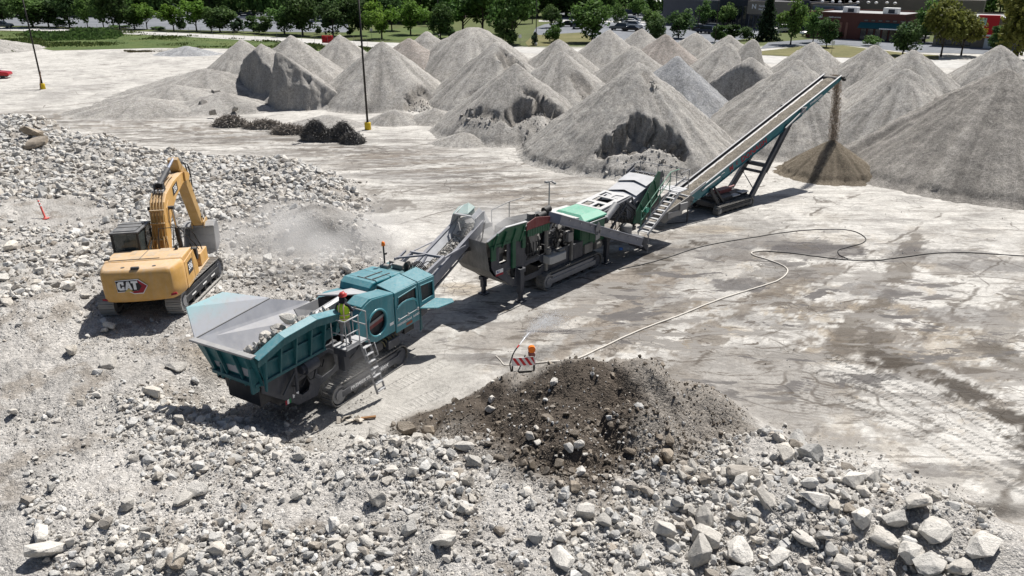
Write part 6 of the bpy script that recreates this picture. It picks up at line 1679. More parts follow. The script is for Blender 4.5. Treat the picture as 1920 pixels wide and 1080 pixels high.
mesh_np('belt_gravel', np.stack([LX, LY, LZ], -1).reshape(-1, 3), np.stack([gi[:-1, :-1], gi[:-1, 1:], gi[1:, 1:], gi[1:, :-1]], -1).reshape(-1, 4), M_LOAD, True, {'tone': np.full(LX.size, .5), 'dug_dark': np.zeros(LX.size)}, parent=BLT, kind='stuff')
f = MB()
for i in range(12):
    x = -3.6 + i * 1.25; f.beam((x, -.7, zb(x) - .52), (x + .05, .7, zb(x) - .52), .05, .05)
f.build('cross_braces', M_TEAL_DARK, CNV, .004)
# tail section with its feed boot
f = MB()
for sy in (-.72, .72):
    f.prism([(-6.9, .62), (-6.75, .95), (-4.3, 1.66), (-3.9, 1.45), (-4.2, 1.02), (-6.5, .38)], sy - .04, sy + .04)
f.box(-6.9, -6.8, -.72, .72, .55, .95); f.beam((-6.6, 0, .5), (-4.4, 0, 1.12), 1.3, .04)
f.build('tail_boot', M_DUSTY, CNV, .02)
f = MB(); f.box(-6.3, -5.0, -.80, -.76, .62, .98); f.box(-5.3, -4.6, -.86, -.76, .9, 1.35); f.build('tail_cover', M_STEEL, CNV, .02)
f = MB(); f.beam((-4.45, .75, 1.0), (-4.42, .75, .02), .06, .06); f.build('tail_leg', M_DARK, CNV, .004)
f = MB(); f.beam((-4.45, -.75, 1.0), (-4.42, -.75, .02), .06, .06); f.beam((-4.45, -.75, .06), (-5.6, -.2, .06), .05, .05); f.tube([(-4.3, -.8, 1.0), (-4.12, -.82, 1.05), (-4.1, -.82, 1.28), (-4.3, -.8, 1.3)], .02, 6); f.build('tail_leg', M_DARK, CNV, .004)
f = MB()
for sy in (-.74, .74): f.beam((-4.3, sy, 1.72), (-2.9, sy, 2.2), .05, .16)
f.box(-4.4, -4.3, -.7, .7, 1.5, 1.62); f.build('feed_skirt', M_LIGHTSTEEL, CNV, .006)
# undercarriage
f = MB(); f.box(-1.6, 1.9, -.80, .80, .42, .60); f.box(-1.3, .2, -.7, .7, .6, .86); f.box(.3, 1.9, -.55, .7, .6, .78); f.box(-1.75, -1.5, -1.0, 1.0, .35, .62); f.box(1.3, 1.5, -1.0, 1.0, .35, .55)
UC = f.build('undercarriage', M_DARK, CNV, .012)
f = MB(); f.obox((.35, -.62, .82), (.75, .42, .05)); f.obox((1.35, -.55, .86), (.75, .42, .05)); f.build('deck_cover', M_LIGHTSTEEL, UC, .01)
f = MB(); f.box(-.4, .9, -.05, .45, .86, 1.10); f.cyl((-1.2, .2, 1.0), (1.9, .5, .95), .05, n=8); f.build('engine_box', M_REDPAINT, UC, .02)
f = MB()
for i in range(7): f.tube([(-1.3, -.5 + .1 * i, .8), (-1.6, -.55 + .1 * i, 1.2), (-1.9, -.6 + .08 * i, 1.5), (-2.1, -.6 + .06 * i, 1.85)], .022, 6)
f.build('hydraulic_hoses', M_HOSE, UC)
for sy in (-1, 1):
    f = MB(); f.beam((1.85, sy * .86, .45), (5.45, sy * .64, zb(5.45) - .5), .20, .40); f.build('rear_leg', M_GREY, CNV, .012)
    f = MB(); f.beam((3.3, sy * .84, 1.85), (5.9, sy * .66, zb(5.9) - .45), .13, .18); f.build('ram_tube', M_DARK, CNV, .008)
    f = MB(); f.beam((-1.5, sy * .82, .55), (-2.35, sy * .72, zb(-2.35) - .55), .14, .20); f.build('front_leg', M_DARK, CNV, .012)
    f = MB(); f.beam((-.9, sy * .80, .55), (-2.0, sy * .72, zb(-2.0) - .6), .10, .12); f.cyl((-.7, sy * .6, .7), (-2.5, sy * .6, zb(-2.5) - .6), .06, n=10); f.build('lift_ram', M_DARK, CNV, .006)
f = MB(); f.beam((3.55, -.78, 2.2), (3.55, .78, 2.2), .30, .22); f.beam((3.25, -.80, 1.80), (3.25, .8, 1.80), .16, .16); f.beam((1.95, -.88, .5), (1.95, .88, .5), .14, .14); f.beam((2.2, -.86, .8), (3.1, .82, 1.75), .05, .05); f.build('leg_brace', M_GREY, CNV, .01)
for sy in (-1, 1):
    f = MB(); f.cyl((5.0, sy * .80, zb(5.0) - .42), (6.9, sy * .80, zb(6.9) - .18), .06, n=10); f.cyl((6.9, sy * .80, zb(6.9) - .18), (7.25, sy * .80, zb(7.25) - .12), .035, n=8); f.box(6.7, 7.2, sy * .77 - .03, sy * .77 + .03, zb(6.95) - .36, zb(6.95) - .0); f.build('fold_ram', M_STEEL, CNV, .006)
    f = MB(); f.cyl((-3.3, sy * .80, zb(-3.3) - .12), (-1.6, sy * .80, zb(-1.6) - .16), .055, n=10); f.tube([(-1.7, sy * .82, zb(-1.7) - .2), (-1.5, sy * .84, zb(-1.5) - .02), (-1.2, sy * .8, zb(-1.2) - .1)], .02, 6); f.build('fold_ram', M_STEEL, CNV, .006)
f = MB(); f.box(11.3, 11.6, -.85, -.72, zb(11.4) - .2, zb(11.4) - .02); f.tube([(11.5, -.78, zb(11.5) - .05), (11.8, -.82, zb(11.8) - .2), (12.1, -.8, zb(11.9) - .05)], .022, 6); f.cyl((11.5, -.95, zb(11.4) - .2), (11.5, -.75, zb(11.4) - .2), .1, n=10); f.build('head_motor', M_BLACK, CNV, .006)
# falling gravel
hx = CNV_O.x + 11.75 * math.cos(CNV_A); hy = CNV_O.y + 11.75 * math.sin(CNV_A)
bx_, by_ = BP.location.x, BP.location.y
n = 5200
t = RS.uniform(0, 1, n); zt = zb(11.5) - .05
fz = zt - (zt - 2.3) * t
kx = np.sqrt(t)
wdt = .24 + .06 * t
ux, uy = -math.sin(CNV_A), math.cos(CNV_A)
off = RS.normal(0, .62, n).clip(-1.25, 1.25) * wdt; of2 = RS.normal(0, .10, n)
PX = hx + (bx_ - hx) * kx + ux * off + math.cos(CNV_A) * of2; PY = hy + (by_ - hy) * kx + uy * off + math.sin(CNV_A) * of2
tt_ = np.array([.27, .215, .165]) * RS.uniform(.45, 1.7, n)[:, None]
scatter_mesh('falling_gravel', np.stack([PX, PY, fz], -1), RS.uniform(.03, .085, n), tt_, H_SML, M_ROCK, 1.5, 0, kind='stuff')
# ------------------------------------------------------------------ excavator
EXC = thing('excavator', 'yellow tracked excavator seen from behind, digging in the rubble', 'excavator', EXC_O, rot=Matrix.LocRotScale(None, (Matrix.Rotation(EXC_A, 3, 'Z') @ Matrix.Rotation(EXC_PITCH, 3, 'Y') @ Matrix.Rotation(rad(-1.5), 3, 'X')).to_quaternion(), None).to_euler())
for sy in (-1, 1):
    crawler(EXC, -2.45, 2.45, min(sy * 1.0, sy * 1.62), max(sy * 1.0, sy * 1.62), .96, pitch=.19, frame_mat=M_DARK, shoe_mat=paint('worn_track_plate', (.30, .29, .275), .5, .5, .3))
f = MB(); f.box(-1.2, 1.2, -1.02, 1.02, .35, .75); f.cyl((0, 0, .7), (0, 0, 1.02), .72, n=24); f.build('car_body', M_DARK, EXC, .02)
for x in (-1.1, .1, 1.1):
    MB().obox((x, -1.626, .46), (.42, .012, .05)).build('track_mark', M_WHITE, EXC)
MH = Matrix.Rotation(rad(7), 4, 'Z')
def part(name, fn, mat, bev=.015, seg=1, par=None, **kw):
    f = MB(); fn(f)
    f.v = [tuple(MH @ Vector((p[0], p[1], p[2] - max(0, p[2] - 2.7) * .13))) for p in f.v]
    return f.build(name, mat, par or EXC, bev, seg, **kw)
# counterweight: rounded in plan
def cw(f):
    rings = []
    for z, s, xr in ((.88, .955, .10), (.97, .99, .02), (1.3, 1.0, .0), (1.90, 1.0, .0), (2.07, .985, .03), (2.17, .94, .12)):
        pts = []
        for i in range(25):
            a = -1 + 2 * i / 24
            y = a * 1.50 * s
            x = -3.12 + xr + .20 * a * a + (.55 * max(0, abs(a) - .80) / .2 if abs(a) > .80 else 0) * max(0, abs(a) - .80) / .2 * 1.3
            pts.append((x, y, z))
        pts += [(-1.95, 1.50 * s, z), (-1.95, -1.50 * s, z)]
        rings.append(pts)
    f.loft(rings)
CW = part('counterweight', cw, M_YEL, .02)
# decals on the counterweight
MW = MH @ Matrix.Translation((-3.135, .14, 1.45))
f = MB(MW)
hexa = [(.60, .36), (-.24, .38), (-.56, .10), (-.36, -.20), (-.02, -.20), (.16, -.10), (.57, -.10)]     # (y, z), seen from behind y runs to the left
f.prism([(p[0] * .98, p[1] * 1.02) for p in hexa], -.016, -.010, axis='x'); f.build('badge_rim', M_LETTER, CW)
f = MB(MW); f.prism([(-.22, .35), (-.52, .10), (-.34, -.17), (-.02, -.17), (.12, -.08), (-.20, -.08), (-.34, .10), (-.18, .33)], -.022, -.017, axis='x'); f.build('badge_band', M_LETTER_RED, CW)
f = MB(MW); f.prism([(.575, .345), (-.17, .345), (-.34, .10), (-.21, -.075), (.55, -.075)], -.020, -.0165, axis='x'); f.build('badge', M_DECAL_BLACK, CW)
# three heavy block letters, seen from behind the machine (y runs to the left)
def glyph(polys, y0):
    f = MB(MW)
    for p in polys: f.prism([(y0 - q[0], q[1]) for q in p], -.034, -.026, axis='x')
    f.build('lettering', M_LETTER, CW)
glyph([[(.0, .05), (.07, -.02), (.24, -.02), (.24, .06), (.10, .06), (.10, .24), (.24, .24), (.24, .32), (.07, .32), (.0, .25)], [(.16, .06), (.24, .06), (.24, .12), (.16, .12)], [(.16, .18), (.24, .18), (.24, .24), (.16, .24)]], .53)
glyph([[(.0, -.02), (.09, .32), (.17, .32), (.13, .18), (.09, -.02)], [(.26, -.02), (.17, .32), (.09, .32), (.13, .18), (.17, -.02)], [(.10, .06), (.16, .06), (.15, .12), (.11, .12)]], .27)
glyph([[(.0, .24), (.24, .24), (.24, .32), (.0, .32)], [(.07, -.02), (.17, -.02), (.17, .24), (.07, .24)]], .03)
f = MB(MW); f.prism([(.30, -.09), (.14, .05), (-.02, -.09)], -.042, -.036, axis='x'); f.build('badge_triangle', plain('gold_decal', (.52, .38, .12)), CW)
for sy in (-1, 1):
    f = MB(MH)
    if sy < 0: f.prism([(-1.33, 1.14), (-.98, 1.08), (-1.02, 1.01), (-1.36, 1.06)], -2.99, -2.93, axis='x')
    else: f.prism([(1.38, 1.06), (1.12, 1.02), (1.14, .96), (1.38, .99)], -2.96, -2.90, axis='x')
    f.build('reflector', M_LETTER_RED, CW)
part('rear_camera', lambda f: f.box(-3.02, -2.9, -.16, .14, 2.16, 2.26), M_DARK, .02, 1, CW)
for y in (.52, -.62): part('lifting_eye', lambda f, y=y: f.cyl((-2.7, y, 2.15), (-2.7, y, 2.185), .07, n=12), M_DARK, .0, 1, CW)
# upper body
def body(f):
    f.prism([(-1.97, .95), (-1.97, 2.15), (-1.9, 2.22), (-.62, 2.22), (-.54, 2.10), (-.54, .95)], -1.46, 1.46)
HD = part('engine_hood', body, M_YEL, .06, 2)
for (x0, x1, y0, y1) in ((-1.5, -.95, -.30, .02), (-1.0, -.55, -.72, -.30), (-1.75, -1.45, .10, .55), (-1.2, -.7, .50, .72), (-1.7, -1.35, -1.25, -.80), (-1.5, -1.0, 1.05, 1.32)):
    part('hood_vent', lambda f: f.box(x0, x1 - .02, y0, y1, 2.215, 2.224), M_YEL_DIRTY, .003, 1, HD)
part('hood_seam', lambda f: (f.box(-1.9, -.64, .14, .16, 2.218, 2.23), f.box(-1.88, -1.86, -.6, 1.3, 2.218, 2.235)), M_DARK, 0, 1, HD)
part('exhaust_pipe', lambda f: (f.cyl((-.85, -.98, 2.2), (-.85, -.98, 2.36), .06, n=10), f.cyl((-.85, -.98, 2.36), (-.70, -1.02, 2.42), .055, n=10)), M_BLACK, 0, 1, HD)
SD = part('side_panel', lambda f: f.prism([(-1.9, 1.0), (-1.92, 2.0), (-.5, 2.08), (-.15, 1.4), (-.15, 1.0)], -1.50, -1.46), M_YEL, .012)
MS = MH @ Matrix.Translation((-1.25, -1.504, 1.62))
part_m = MB(MS); part_m.prism([(-.36, -.26), (.36, -.26), (.36, .24), (-.30, .24)], -.006, -.002); part_m.build('side_badge', M_DECAL_BLACK, SD)
text('lettering', '336', .36, M_LETTER, SD, MS @ frame_near((0, -.008, -.01), (1, 0, 0)), sx=1.05)
part('panel_seam', lambda f: f.box(-.78, -.76, -1.506, -1.50, 1.0, 2.02), M_DARK, 0, 1, SD)
part('deck', lambda f: (f.box(-1.9, 1.75, -1.50, 1.5, .9, 1.0), f.box(-.2, 1.7, -.55, .5, 1.0, 1.45)), M_YEL_DIRTY, .012)
part('tool_box', lambda f: (f.box(.55, 1.72, -1.46, -.72, 1.0, 1.55), f.box(-.2, .55, -1.2, -.7, 1.0, 1.65)), M_YEL, .03, 2)
part('side_mirror', lambda f: (f.box(.05, .3, -1.46, -1.22, 1.45, 1.95), f.beam((.15, -1.3, 1.9), (.1, -1.25, 2.2), .03, .03)), M_BLACK, .04, 2)
def rails(f):
    f.tube([(-.55, -.80, 2.2), (-.2, -.80, 2.95), (.0, -.80, 3.02), (.35, -.82, 2.90), (.9, -1.2, 1.95), (1.05, -1.3, 1.62)], .022, 6)
    f.tube([(-.55, -1.22, 2.2), (-.15, -1.22, 2.85), (.05, -1.24, 2.92), (.45, -1.3, 2.7), (.95, -1.42, 1.85), (1.05, -1.44, 1.6)], .022, 6)
    f.tube([(-.55, -.22, 2.2), (-.22, -.25, 3.0), (-.18, -.80, 3.0)], .022, 6)
    f.tube([(.45, -1.3, 2.7), (.45, -.95, 2.75)], .022, 6)
part('handrail', rails, M_BLACK, 0)
part('tail_bracket', lambda f: f.box(-1.8, -1.6, 1.3, 1.5, 2.2, 2.3), M_DARK, .02)
# cab
CABX0, CABX1, CY0, CY1, CZ0, CZ1 = -.50, 1.28, .50, 1.56, 1.0, 2.98
def cabf(f):
    for (x, y) in ((CABX0 + .04, CY0 + .04), (CABX0 + .04, CY1 - .04), (CABX1 - .22, CY0 + .04), (CABX1 - .22, CY1 - .04)):
        f.beam((x, y, CZ0), (x + (.12 if x > 1 else .0), y, CZ1 - .05), .08, .09)
    f.box(CABX0, CABX1, CY0, CY1, CZ0, CZ0 + .12)
    f.box(CABX0, CABX0 + .08, CY0, CY1, CZ0 + .1, CZ0 + 1.18); f.box(CABX0 + .08, CABX1 - .1, CY0, CY0 + .05, CZ0 + .1, CZ0 + .75); f.box(CABX0 + .08, CABX1 - .1, CY1 - .05, CY1, CZ0 + .1, CZ0 + .75)
    f.beam((.35, CY0 + .03, CZ0 + .7), (.40, CY0 + .03, CZ1 - .06), .06, .05)
CAB = part('cab', cabf, M_BLACK, .015)
part('cab_roof', lambda f: (f.box(CABX0 - .06, CABX1 - .1, CY0 - .03, CY1 + .03, CZ1 - .06, CZ1 + .02), f.box(CABX0 + .1, CABX1 - .3, CY0 + .1, CY1 - .1, CZ1 + .02, CZ1 + .06)), paint('dusty_black_roof', (.045, .05, .06), .35, .35), .04, 2, CAB)
part('roof_rib', lambda f: (f.box(.12, .16, CY0 + .05, CY1 - .05, CZ1 + .06, CZ1 + .08), f.box(.62, .66, CY0 + .05, CY1 - .05, CZ1 + .06, CZ1 + .08)), M_BLACK, 0, 1, CAB)
part('rear_window', lambda f: f.box(CABX0 + .02, CABX0 + .035, CY0 + .08, CY1 - .08, CZ0 + 1.18, CZ1 - .08), M_CABGLASS, 0, 1, CAB)
part('side_window', lambda f: f.box(CABX0 + .1, CABX1 - .2, CY0 + .015, CY0 + .028, CZ0 + .75, CZ1 - .08), M_CABGLASS, 0, 1, CAB)
part('side_window', lambda f: f.box(CABX0 + .1, CABX1 - .2, CY1 - .028, CY1 - .015, CZ0 + .75, CZ1 - .08), M_CABGLASS, 0, 1, CAB)
part('windscreen', lambda f: f.plate([(CABX1 - .05, CY0 + .06, CZ0 + .3), (CABX1 - .05, CY1 - .06, CZ0 + .3), (CABX1 - .16, CY1 - .06, CZ1 - .08), (CABX1 - .16, CY0 + .06, CZ1 - .08)], .012), M_CABGLASS, 0, 1, CAB)
part('seat', lambda f: (f.box(-.05, .5, .75, 1.25, 1.6, 1.75), f.box(-.15, .03, .75, 1.25, 1.7, 2.5)), M_BLACK, .05, 2, CAB)
# boom
def boomf(f):
    top_ = [(.42, 1.95), (.55, 2.6), (.72, 3.35), (.98, 3.92), (1.45, 4.22), (2.7, 4.52), (4.1, 4.62), (4.95, 4.42)]
    bot_ = [(4.92, 4.12), (4.0, 4.02), (2.9, 3.72), (2.0, 3.32), (1.50, 2.92), (1.22, 2.45), (.98, 1.95), (.75, 1.58)]
    f.prism(top_ + bot_, -.29, .29)
BM = part('boom', boomf, M_YEL, .025)
for y in (-.295, .295): part('boom_plate', lambda f: f.prism([(1.0, 3.0), (1.35, 3.05), (1.75, 3.5), (1.5, 3.9), (1.1, 3.6)], y - .015, y + .015), M_YEL, .01, 1, BM)
MBm = MH @ Matrix.Translation((2.75, -.296, 3.93))
text('lettering', '336', .34, M_LETTER, BM, MBm @ frame_near((0, -.008, 0), (1, 0, .18), (-.18, 0, 1)))
f = MB(MBm); f.prism([(-.40, -.24), (.38, -.12), (.40, .26), (-.38, .14)], -.006, -.003); f.build('boom_badge', M_DECAL_BLACK, BM)
def pipes(f):
    for i, y in enumerate((-.24, -.12, .0, .12, .24)):
        f.tube([(.30, y, 1.9), (.47, y, 2.6), (.64, y, 3.38), (.90, y, 4.0), (1.42, y, 4.32), (2.6, y, 4.62), (3.4, y, 4.70)] if abs(y) < .2 else [(.30, y, 1.9), (.47, y, 2.6), (.64, y, 3.38), (.90, y, 4.0), (1.3, y, 4.30)], .026, 6)
    for z, x in ((2.3, .38), (3.0, .54), (3.6, .70)): f.box(x - .05, x + .05, -.29, .29, z - .03, z + .03)
part('boom_pipes', pipes, M_YEL_DIRTY, 0, 1, BM)
part('boom_hoses', lambda f: [f.tube([(.1, y, 1.6), (.15, y * 1.3, 2.1), (.42, y, 2.45)], .03, 6) for y in (-.3, -.18, .05, .2, .32)], M_YEL_DIRTY, 0, 1, BM)
part('pipe_clamp', lambda f: [f.box(1.25 + .02 * i, 1.5 + .02 * i, y, y + .06, 4.28, 4.42) for i, y in enumerate((-.22, -.1, .05, .18))], M_STEEL, .01, 1, BM)
for y in (-.46, .46):
    part('boom_cylinder', lambda f: f.cyl((1.55, y, 1.45), (1.42, y, 2.55), .105, n=14), M_DARK, 0)
    part('cylinder_rod', lambda f: f.cyl((1.42, y, 2.5), (1.30, y, 3.55), .06, n=12), paint('chrome_rod', (.6, .6, .62), .2, .15, .9), 0)
part('knee_pin', lambda f: f.cyl((1.30, -.52, 3.55), (1.30, .52, 3.55), .09, n=12), M_DARK, 0, 1, BM)
# stick cylinder, stick, linkage, bucket
part('stick_cylinder', lambda f: (f.cyl((1.75, 0, 4.62), (3.2, 0, 5.02), .12, n=14), f.cyl((1.6, 0, 4.58), (1.75, 0, 4.62), .14, n=12)), M_DARK, .01)
part('cylinder_rod', lambda f: f.cyl((3.2, 0, 5.02), (4.22, 0, 5.30), .07, n=12), paint('bright_rod', (.55, .58, .66), .25, .15, .8), 0)
part('cylinder_lug', lambda f: [f.prism([(1.4, 4.25), (1.85, 4.34), (1.72, 4.72), (1.5, 4.70)], y - .03, y + .03) for y in (-.16, .16)], M_DARK, .01)
def stickf(f):
    f.prism([(4.05, 5.28), (4.28, 5.40), (4.62, 4.95), (5.2, 4.55), (5.42, 4.10), (6.55, 1.62), (6.60, 1.32), (6.38, 1.24), (6.10, 1.50), (4.86, 3.72), (4.62, 4.15), (4.2, 4.75)], -.22, .22)
ST = part('stick', stickf, M_YEL_DIRTY, .02)
part('stick_pin', lambda f: f.cyl((4.88, -.36, 4.27), (4.88, .36, 4.27), .11, n=14), M_DARK, 0, 1, ST)
for y in (-.33, .33): part('boom_fork', lambda f: f.prism([(4.3, 4.6), (4.95, 4.44), (5.06, 4.25), (4.92, 4.1), (4.3, 4.1)], y - .04, y + .04), M_YEL, .01, 1, ST)
part('bucket_cylinder', lambda f: (f.cyl((5.25, 0, 4.55), (5.95, 0, 3.05), .10, n=12),), M_DARK, 0, 1, ST)
part('cylinder_rod', lambda f: f.cyl((5.95, 0, 3.05), (6.55, 0, 2.05), .055, n=10), M_STEEL, 0, 1, ST)
part('stick_hose', lambda f: [f.tube([(4.3, y, 4.65), (4.85, y, 4.98), (5.35, y * 1.4, 4.75), (5.62, y * 1.3, 4.1), (5.75, y, 3.5)], .03, 6) for y in (-.2, .2, -.12)], M_HOSE, 0, 1, ST)
for i in range(4): part('stick_block', lambda f: f.obox((5.5 + .3 * i, -.2, 3.9 - .62 * i), (.10, .12, .2), Matrix.Rotation(rad(65), 3, 'Y')), M_DUSTY, .01, 1, ST)
for y in (-.27, .27):
    part('link_arm', lambda f: (f.beam((6.28, y, 1.72), (6.72, y, 2.02), .06, .12), f.beam((6.72, y, 2.02), (6.95, y, 1.48), .06, .12)), M_DUSTY, .01)
def bucketf(f):
    pr = [(6.30, 1.22), (6.62, 1.36), (7.0, 1.34), (7.18, 1.02), (7.16, .55), (6.95, .18), (6.55, -.02), (6.12, -.06)]
    for a, b in zip(pr[:-1], pr[1:]):
        f.beam((a[0], 0, a[1]), (b[0], 0, b[1]), 1.42, .045)
    for y in (-.72, .72): f.prism(pr, y - .025, y + .025)
BK = part('bucket', bucketf, M_STEEL, .008)
for i in range(5):
    y = -.62 + .31 * i
    part('tooth', lambda f: f.prism([(6.14, -.02), (6.14, -.11), (5.88, -.13)], y - .06, y + .06), M_DUSTY, .008, 1, BK)
for y in (-.28, .28): part('bucket_ear', lambda f: f.prism([(6.30, 1.15), (6.30, 1.45), (6.95, 1.6), (7.05, 1.3)], y - .03, y + .03), M_YEL_DIRTY, .008, 1, BK)
# ------------------------------------------------------------------ light poles in the yard
def light_pole(u, v, h, label):
    p = at(u, v)
    t = thing('light_pole', label, 'light pole', (p.x, p.y, 0), rad(30), 'dark light poles in the yard')
    f = MB(); f.lathe([(.30, 0), (.30, .62), (.27, .68), (.001, .69)], 18); f.build('base', M_YELSAFE, t, .01)
    f = MB(); f.lathe([(.17, .69), (.17, .72), (.001, .725)], 12); f.build('base_plate', M_POLE, t)
    f = MB(); f.lathe([(.105, .72), (.075, h), (.001, h)], 10); f.build('pole', M_POLE, t)
    f = MB(); f.beam((-.9, 0, h - .1), (.9, 0, h - .1), .08, .08); f.build('cross_arm', M_POLE, t)
    for sx in (-1, 1):
        f = MB(); f.box(sx * .95 - .35, sx * .95 + .35, -.2, .2, h - .16, h + .02); f.build('lamp_head', M_POLE, t, .02)
    return t
light_pole(690, 243, 12.2, 'dark light pole on yellow base in front of the stone piles')
light_pole(81, 167, 12.2, 'dark light pole on yellow base with a ladder against it, far left')
p = at(75.5, 169)
f = MB()
for sx in (-.2, .2): f.beam((sx, .0, 0), (sx, .45, 2.2), .035, .05)
for i in range(7): f.beam((-.2, .06 + .06 * i, .25 + .28 * i), (.2, .06 + .06 * i, .25 + .28 * i), .03, .03)
o = f.build('ladder', plain('weathered_wood', (.17, .09, .05), .8), None, label='brown ladder leaning at the foot of the far left light pole', cat='ladder')
o.location = (p.x, p.y, 0); o.rotation_euler = (0, 0, rad(-70))

# ------------------------------------------------------------------ heaps of torn-out reinforcing wire
M_REBAR = plain('rusty_grey_wire', (.15, .145, .14), .9, 0, .1)
M_BRUSH = plain('brown_scrap', (.26, .235, .21), .8)
def tangle(c, rx, ry, hgt, n, r0, mat, label, name='rebar_tangle', cat='scrap heap', loose=1.0, group='scrap wire heaps in front of the piles'):
    V = []; F = []
    rr = np.random.RandomState(int(abs(c.x) * 91))
    for i in range(n):
        th = rr.uniform(0, 6.28); q = math.sqrt(rr.uniform(0, 1)) * .92
        top_ = hgt * max(0.05, 1 - q ** 2.2)
        px_, py_, pz = rx * q * math.cos(th), ry * q * math.sin(th), top_ * rr.uniform(.25, 1.0) ** .5
        d = rr.normal(0, 1, 3); d /= np.linalg.norm(d); L = rr.uniform(.15, .45) * loose
        bend = rr.normal(0, .5, 3)
        P = []
        for k in range(5):
            P.append((px_ + d[0] * L * (k - 2) / 2, py_ + d[1] * L * (k - 2) / 2, max(.02, pz + d[2] * L * (k - 2) / 3)))
            d = d + bend * .5; d /= np.linalg.norm(d)
        b = len(V); rad_ = r0 * rr.uniform(.7, 1.5)
        for k, p_ in enumerate(P):
            for s in range(3):
                a = 2.094 * s
                V.append((p_[0] + rad_ * math.cos(a), p_[1] + rad_ * .3, p_[2] + rad_ * math.sin(a)) if s != 1 else (p_[0] + rad_ * math.cos(a), p_[1] - rad_, p_[2] + rad_ * math.sin(a)))
        for k in range(4):
            for s in range(3): F.append((b + 3 * k + s, b + 3 * k + (s + 1) % 3, b + 3 * k + 3 + (s + 1) % 3, b + 3 * k + 3 + s))
    # clotted core so that the heap is not see-through
    core = MB(); core.lathe([(.96 * rx, 0), (.85 * rx, .3 * hgt), (.55 * rx, .65 * hgt), (.2 * rx, .86 * hgt), (.001, .9 * hgt)], 18)
    core.v = [(p_[0], p_[1] * ry / rx, p_[2] * (.86 + .22 * math.sin(p_[0] * 5 + p_[1] * 3))) for p_ in core.v]
    t = core.build(name, mat, None, label=label, cat=cat, group=group)
    t.location = (c.x, c.y, 0)
    w_ = mesh_np('wire', np.array(V), np.array(F), mat, False, parent=t, kind='stuff')
    return t
tangle(at(592, 262), 1.35, 1.0, 1.75, 1500, .016, M_REBAR, 'dark wire heap with twin lobes, second from the yellow pole base')
tangle(at(614, 264), .8, .7, 1.1, 600, .016, M_REBAR, 'small wire lump leaning between the two tall wire heaps')
tangle(at(643, 262), 1.25, .95, 1.6, 1400, .016, M_REBAR, 'tall dark wire heap nearest the yellow pole base')
tangle(at(662, 268), 1.1, .8, .95, 800, .016, M_REBAR, 'low dark wire heap at the right foot of the tall wire heap')
tangle(at(545, 250), 1.9, .8, .75, 700, .022, M_BRUSH, 'brownish loose scrap heap beside the twin-lobed wire heap', loose=1.3)
tangle(at(495, 240), 2.0, .8, .7, 650, .022, M_BRUSH, 'middle low heap of loose scrap sticks', loose=1.4)
tangle(at(432, 236), 1.7, .9, .95, 700, .024, M_BRUSH, 'leftmost heap of scrap sticks on the yard', loose=1.5)

# ------------------------------------------------------------------ hoses over the yard
def hose(name, pts, r, mat, label, ups=None):
    P = [at(u, v) for u, v in pts]
    out = []
    for i in range(len(P) - 1):
        p0, p1, p2, p3 = P[max(i - 1, 0)], P[i], P[i + 1], P[min(i + 2, len(P) - 1)]
        for k in range(8):
            t = k / 8
            q = .5 * ((2 * p1) + (p2 - p0) * t + (2 * p0 - 5 * p1 + 4 * p2 - p3) * t * t + (3 * p1 - p0 - 3 * p2 + p3) * t ** 3)
            out.append(q)
    out.append(P[-1])
    hh = height(np.array([q.x for q in out]), np.array([q.y for q in out]))
    f = MB(); f.tube([(q.x, q.y, float(h) + r) for q, h in zip(out, hh)], r, 7)
    return f.build(name, mat, None, label=label, cat='hose')
M_TANHOSE = plain('dusty_tan_hose', (.62, .58, .52), .8)
hose('hose', [(1002, 682), (1040, 679), (1080, 674), (1130, 652), (1200, 620), (1280, 590), (1350, 562), (1420, 540), (1458, 527), (1476, 512), (1470, 500), (1440, 488), (1414, 480), (1410, 474), (1430, 471)], .034, M_TANHOSE, 'long tan water hose curving across the yard to the striped barricade')
hose('hose', [(1430, 471), (1490, 476), (1550, 484), (1590, 488), (1640, 489), (1700, 482), (1760, 475), (1830, 475), (1925, 481), (2100, 492)], .026, M_HOSE, 'black hose running along the yard to the right edge')
hose('hose', [(1160, 506), (1230, 490), (1320, 462), (1410, 446), (1490, 434), (1560, 430), (1600, 434), (1622, 446), (1618, 456), (1590, 464), (1572, 470), (1574, 479), (1590, 486)], .024, M_HOSE, 'black hose looping from the green crusher to the tangle in the yard')
hose('hose', [(930, 672), (938, 680), (945, 688), (955, 687), (967, 682)], .02, M_TANHOSE, 'short thin hose curling left of the striped barricade')
# ------------------------------------------------------------------ barricade with beacon and the spraying nozzle
bp = at(981, 712)
for _ in range(8): bp = at(981, 712, .5 * bp.z + .5 * hz(bp.x, bp.y))
bp.z = hz(bp.x, bp.y)
BR = thing('barricade', 'folding barricade with red and white striped board and orange beacon', 'barricade', bp, rad(6))
for sx in (-.40, .40):
    f = MB(); f.beam((sx, -.24, 0), (sx, 0, 1.02), .035, .035); f.beam((sx, .26, 0), (sx, 0, 1.02), .035, .035); f.build('leg', M_BLACK, BR)
bd = MB(); bd.obox((0, -.075, .80), (.86, .025, .30), Matrix.Rotation(rad(-13), 3, 'X')); bd = bd.build('striped_board', M_WHITE, BR)
for k in range(4):
    x0 = -.42 + k * .22
    f = MB(); f.M = Matrix.Translation((0, -.075, .80)) @ Matrix.Rotation(rad(-13), 4, 'X')
    x1 = min(x0 + .11, .43); a_, b_ = x0, x1
    f.prism([(a_, .148), (b_, .148), (min(b_ + .2, .43), -.148), (min(a_ + .2, .43), -.148)], -.0165, -.0135); f.build('red_stripe', M_RED, bd)
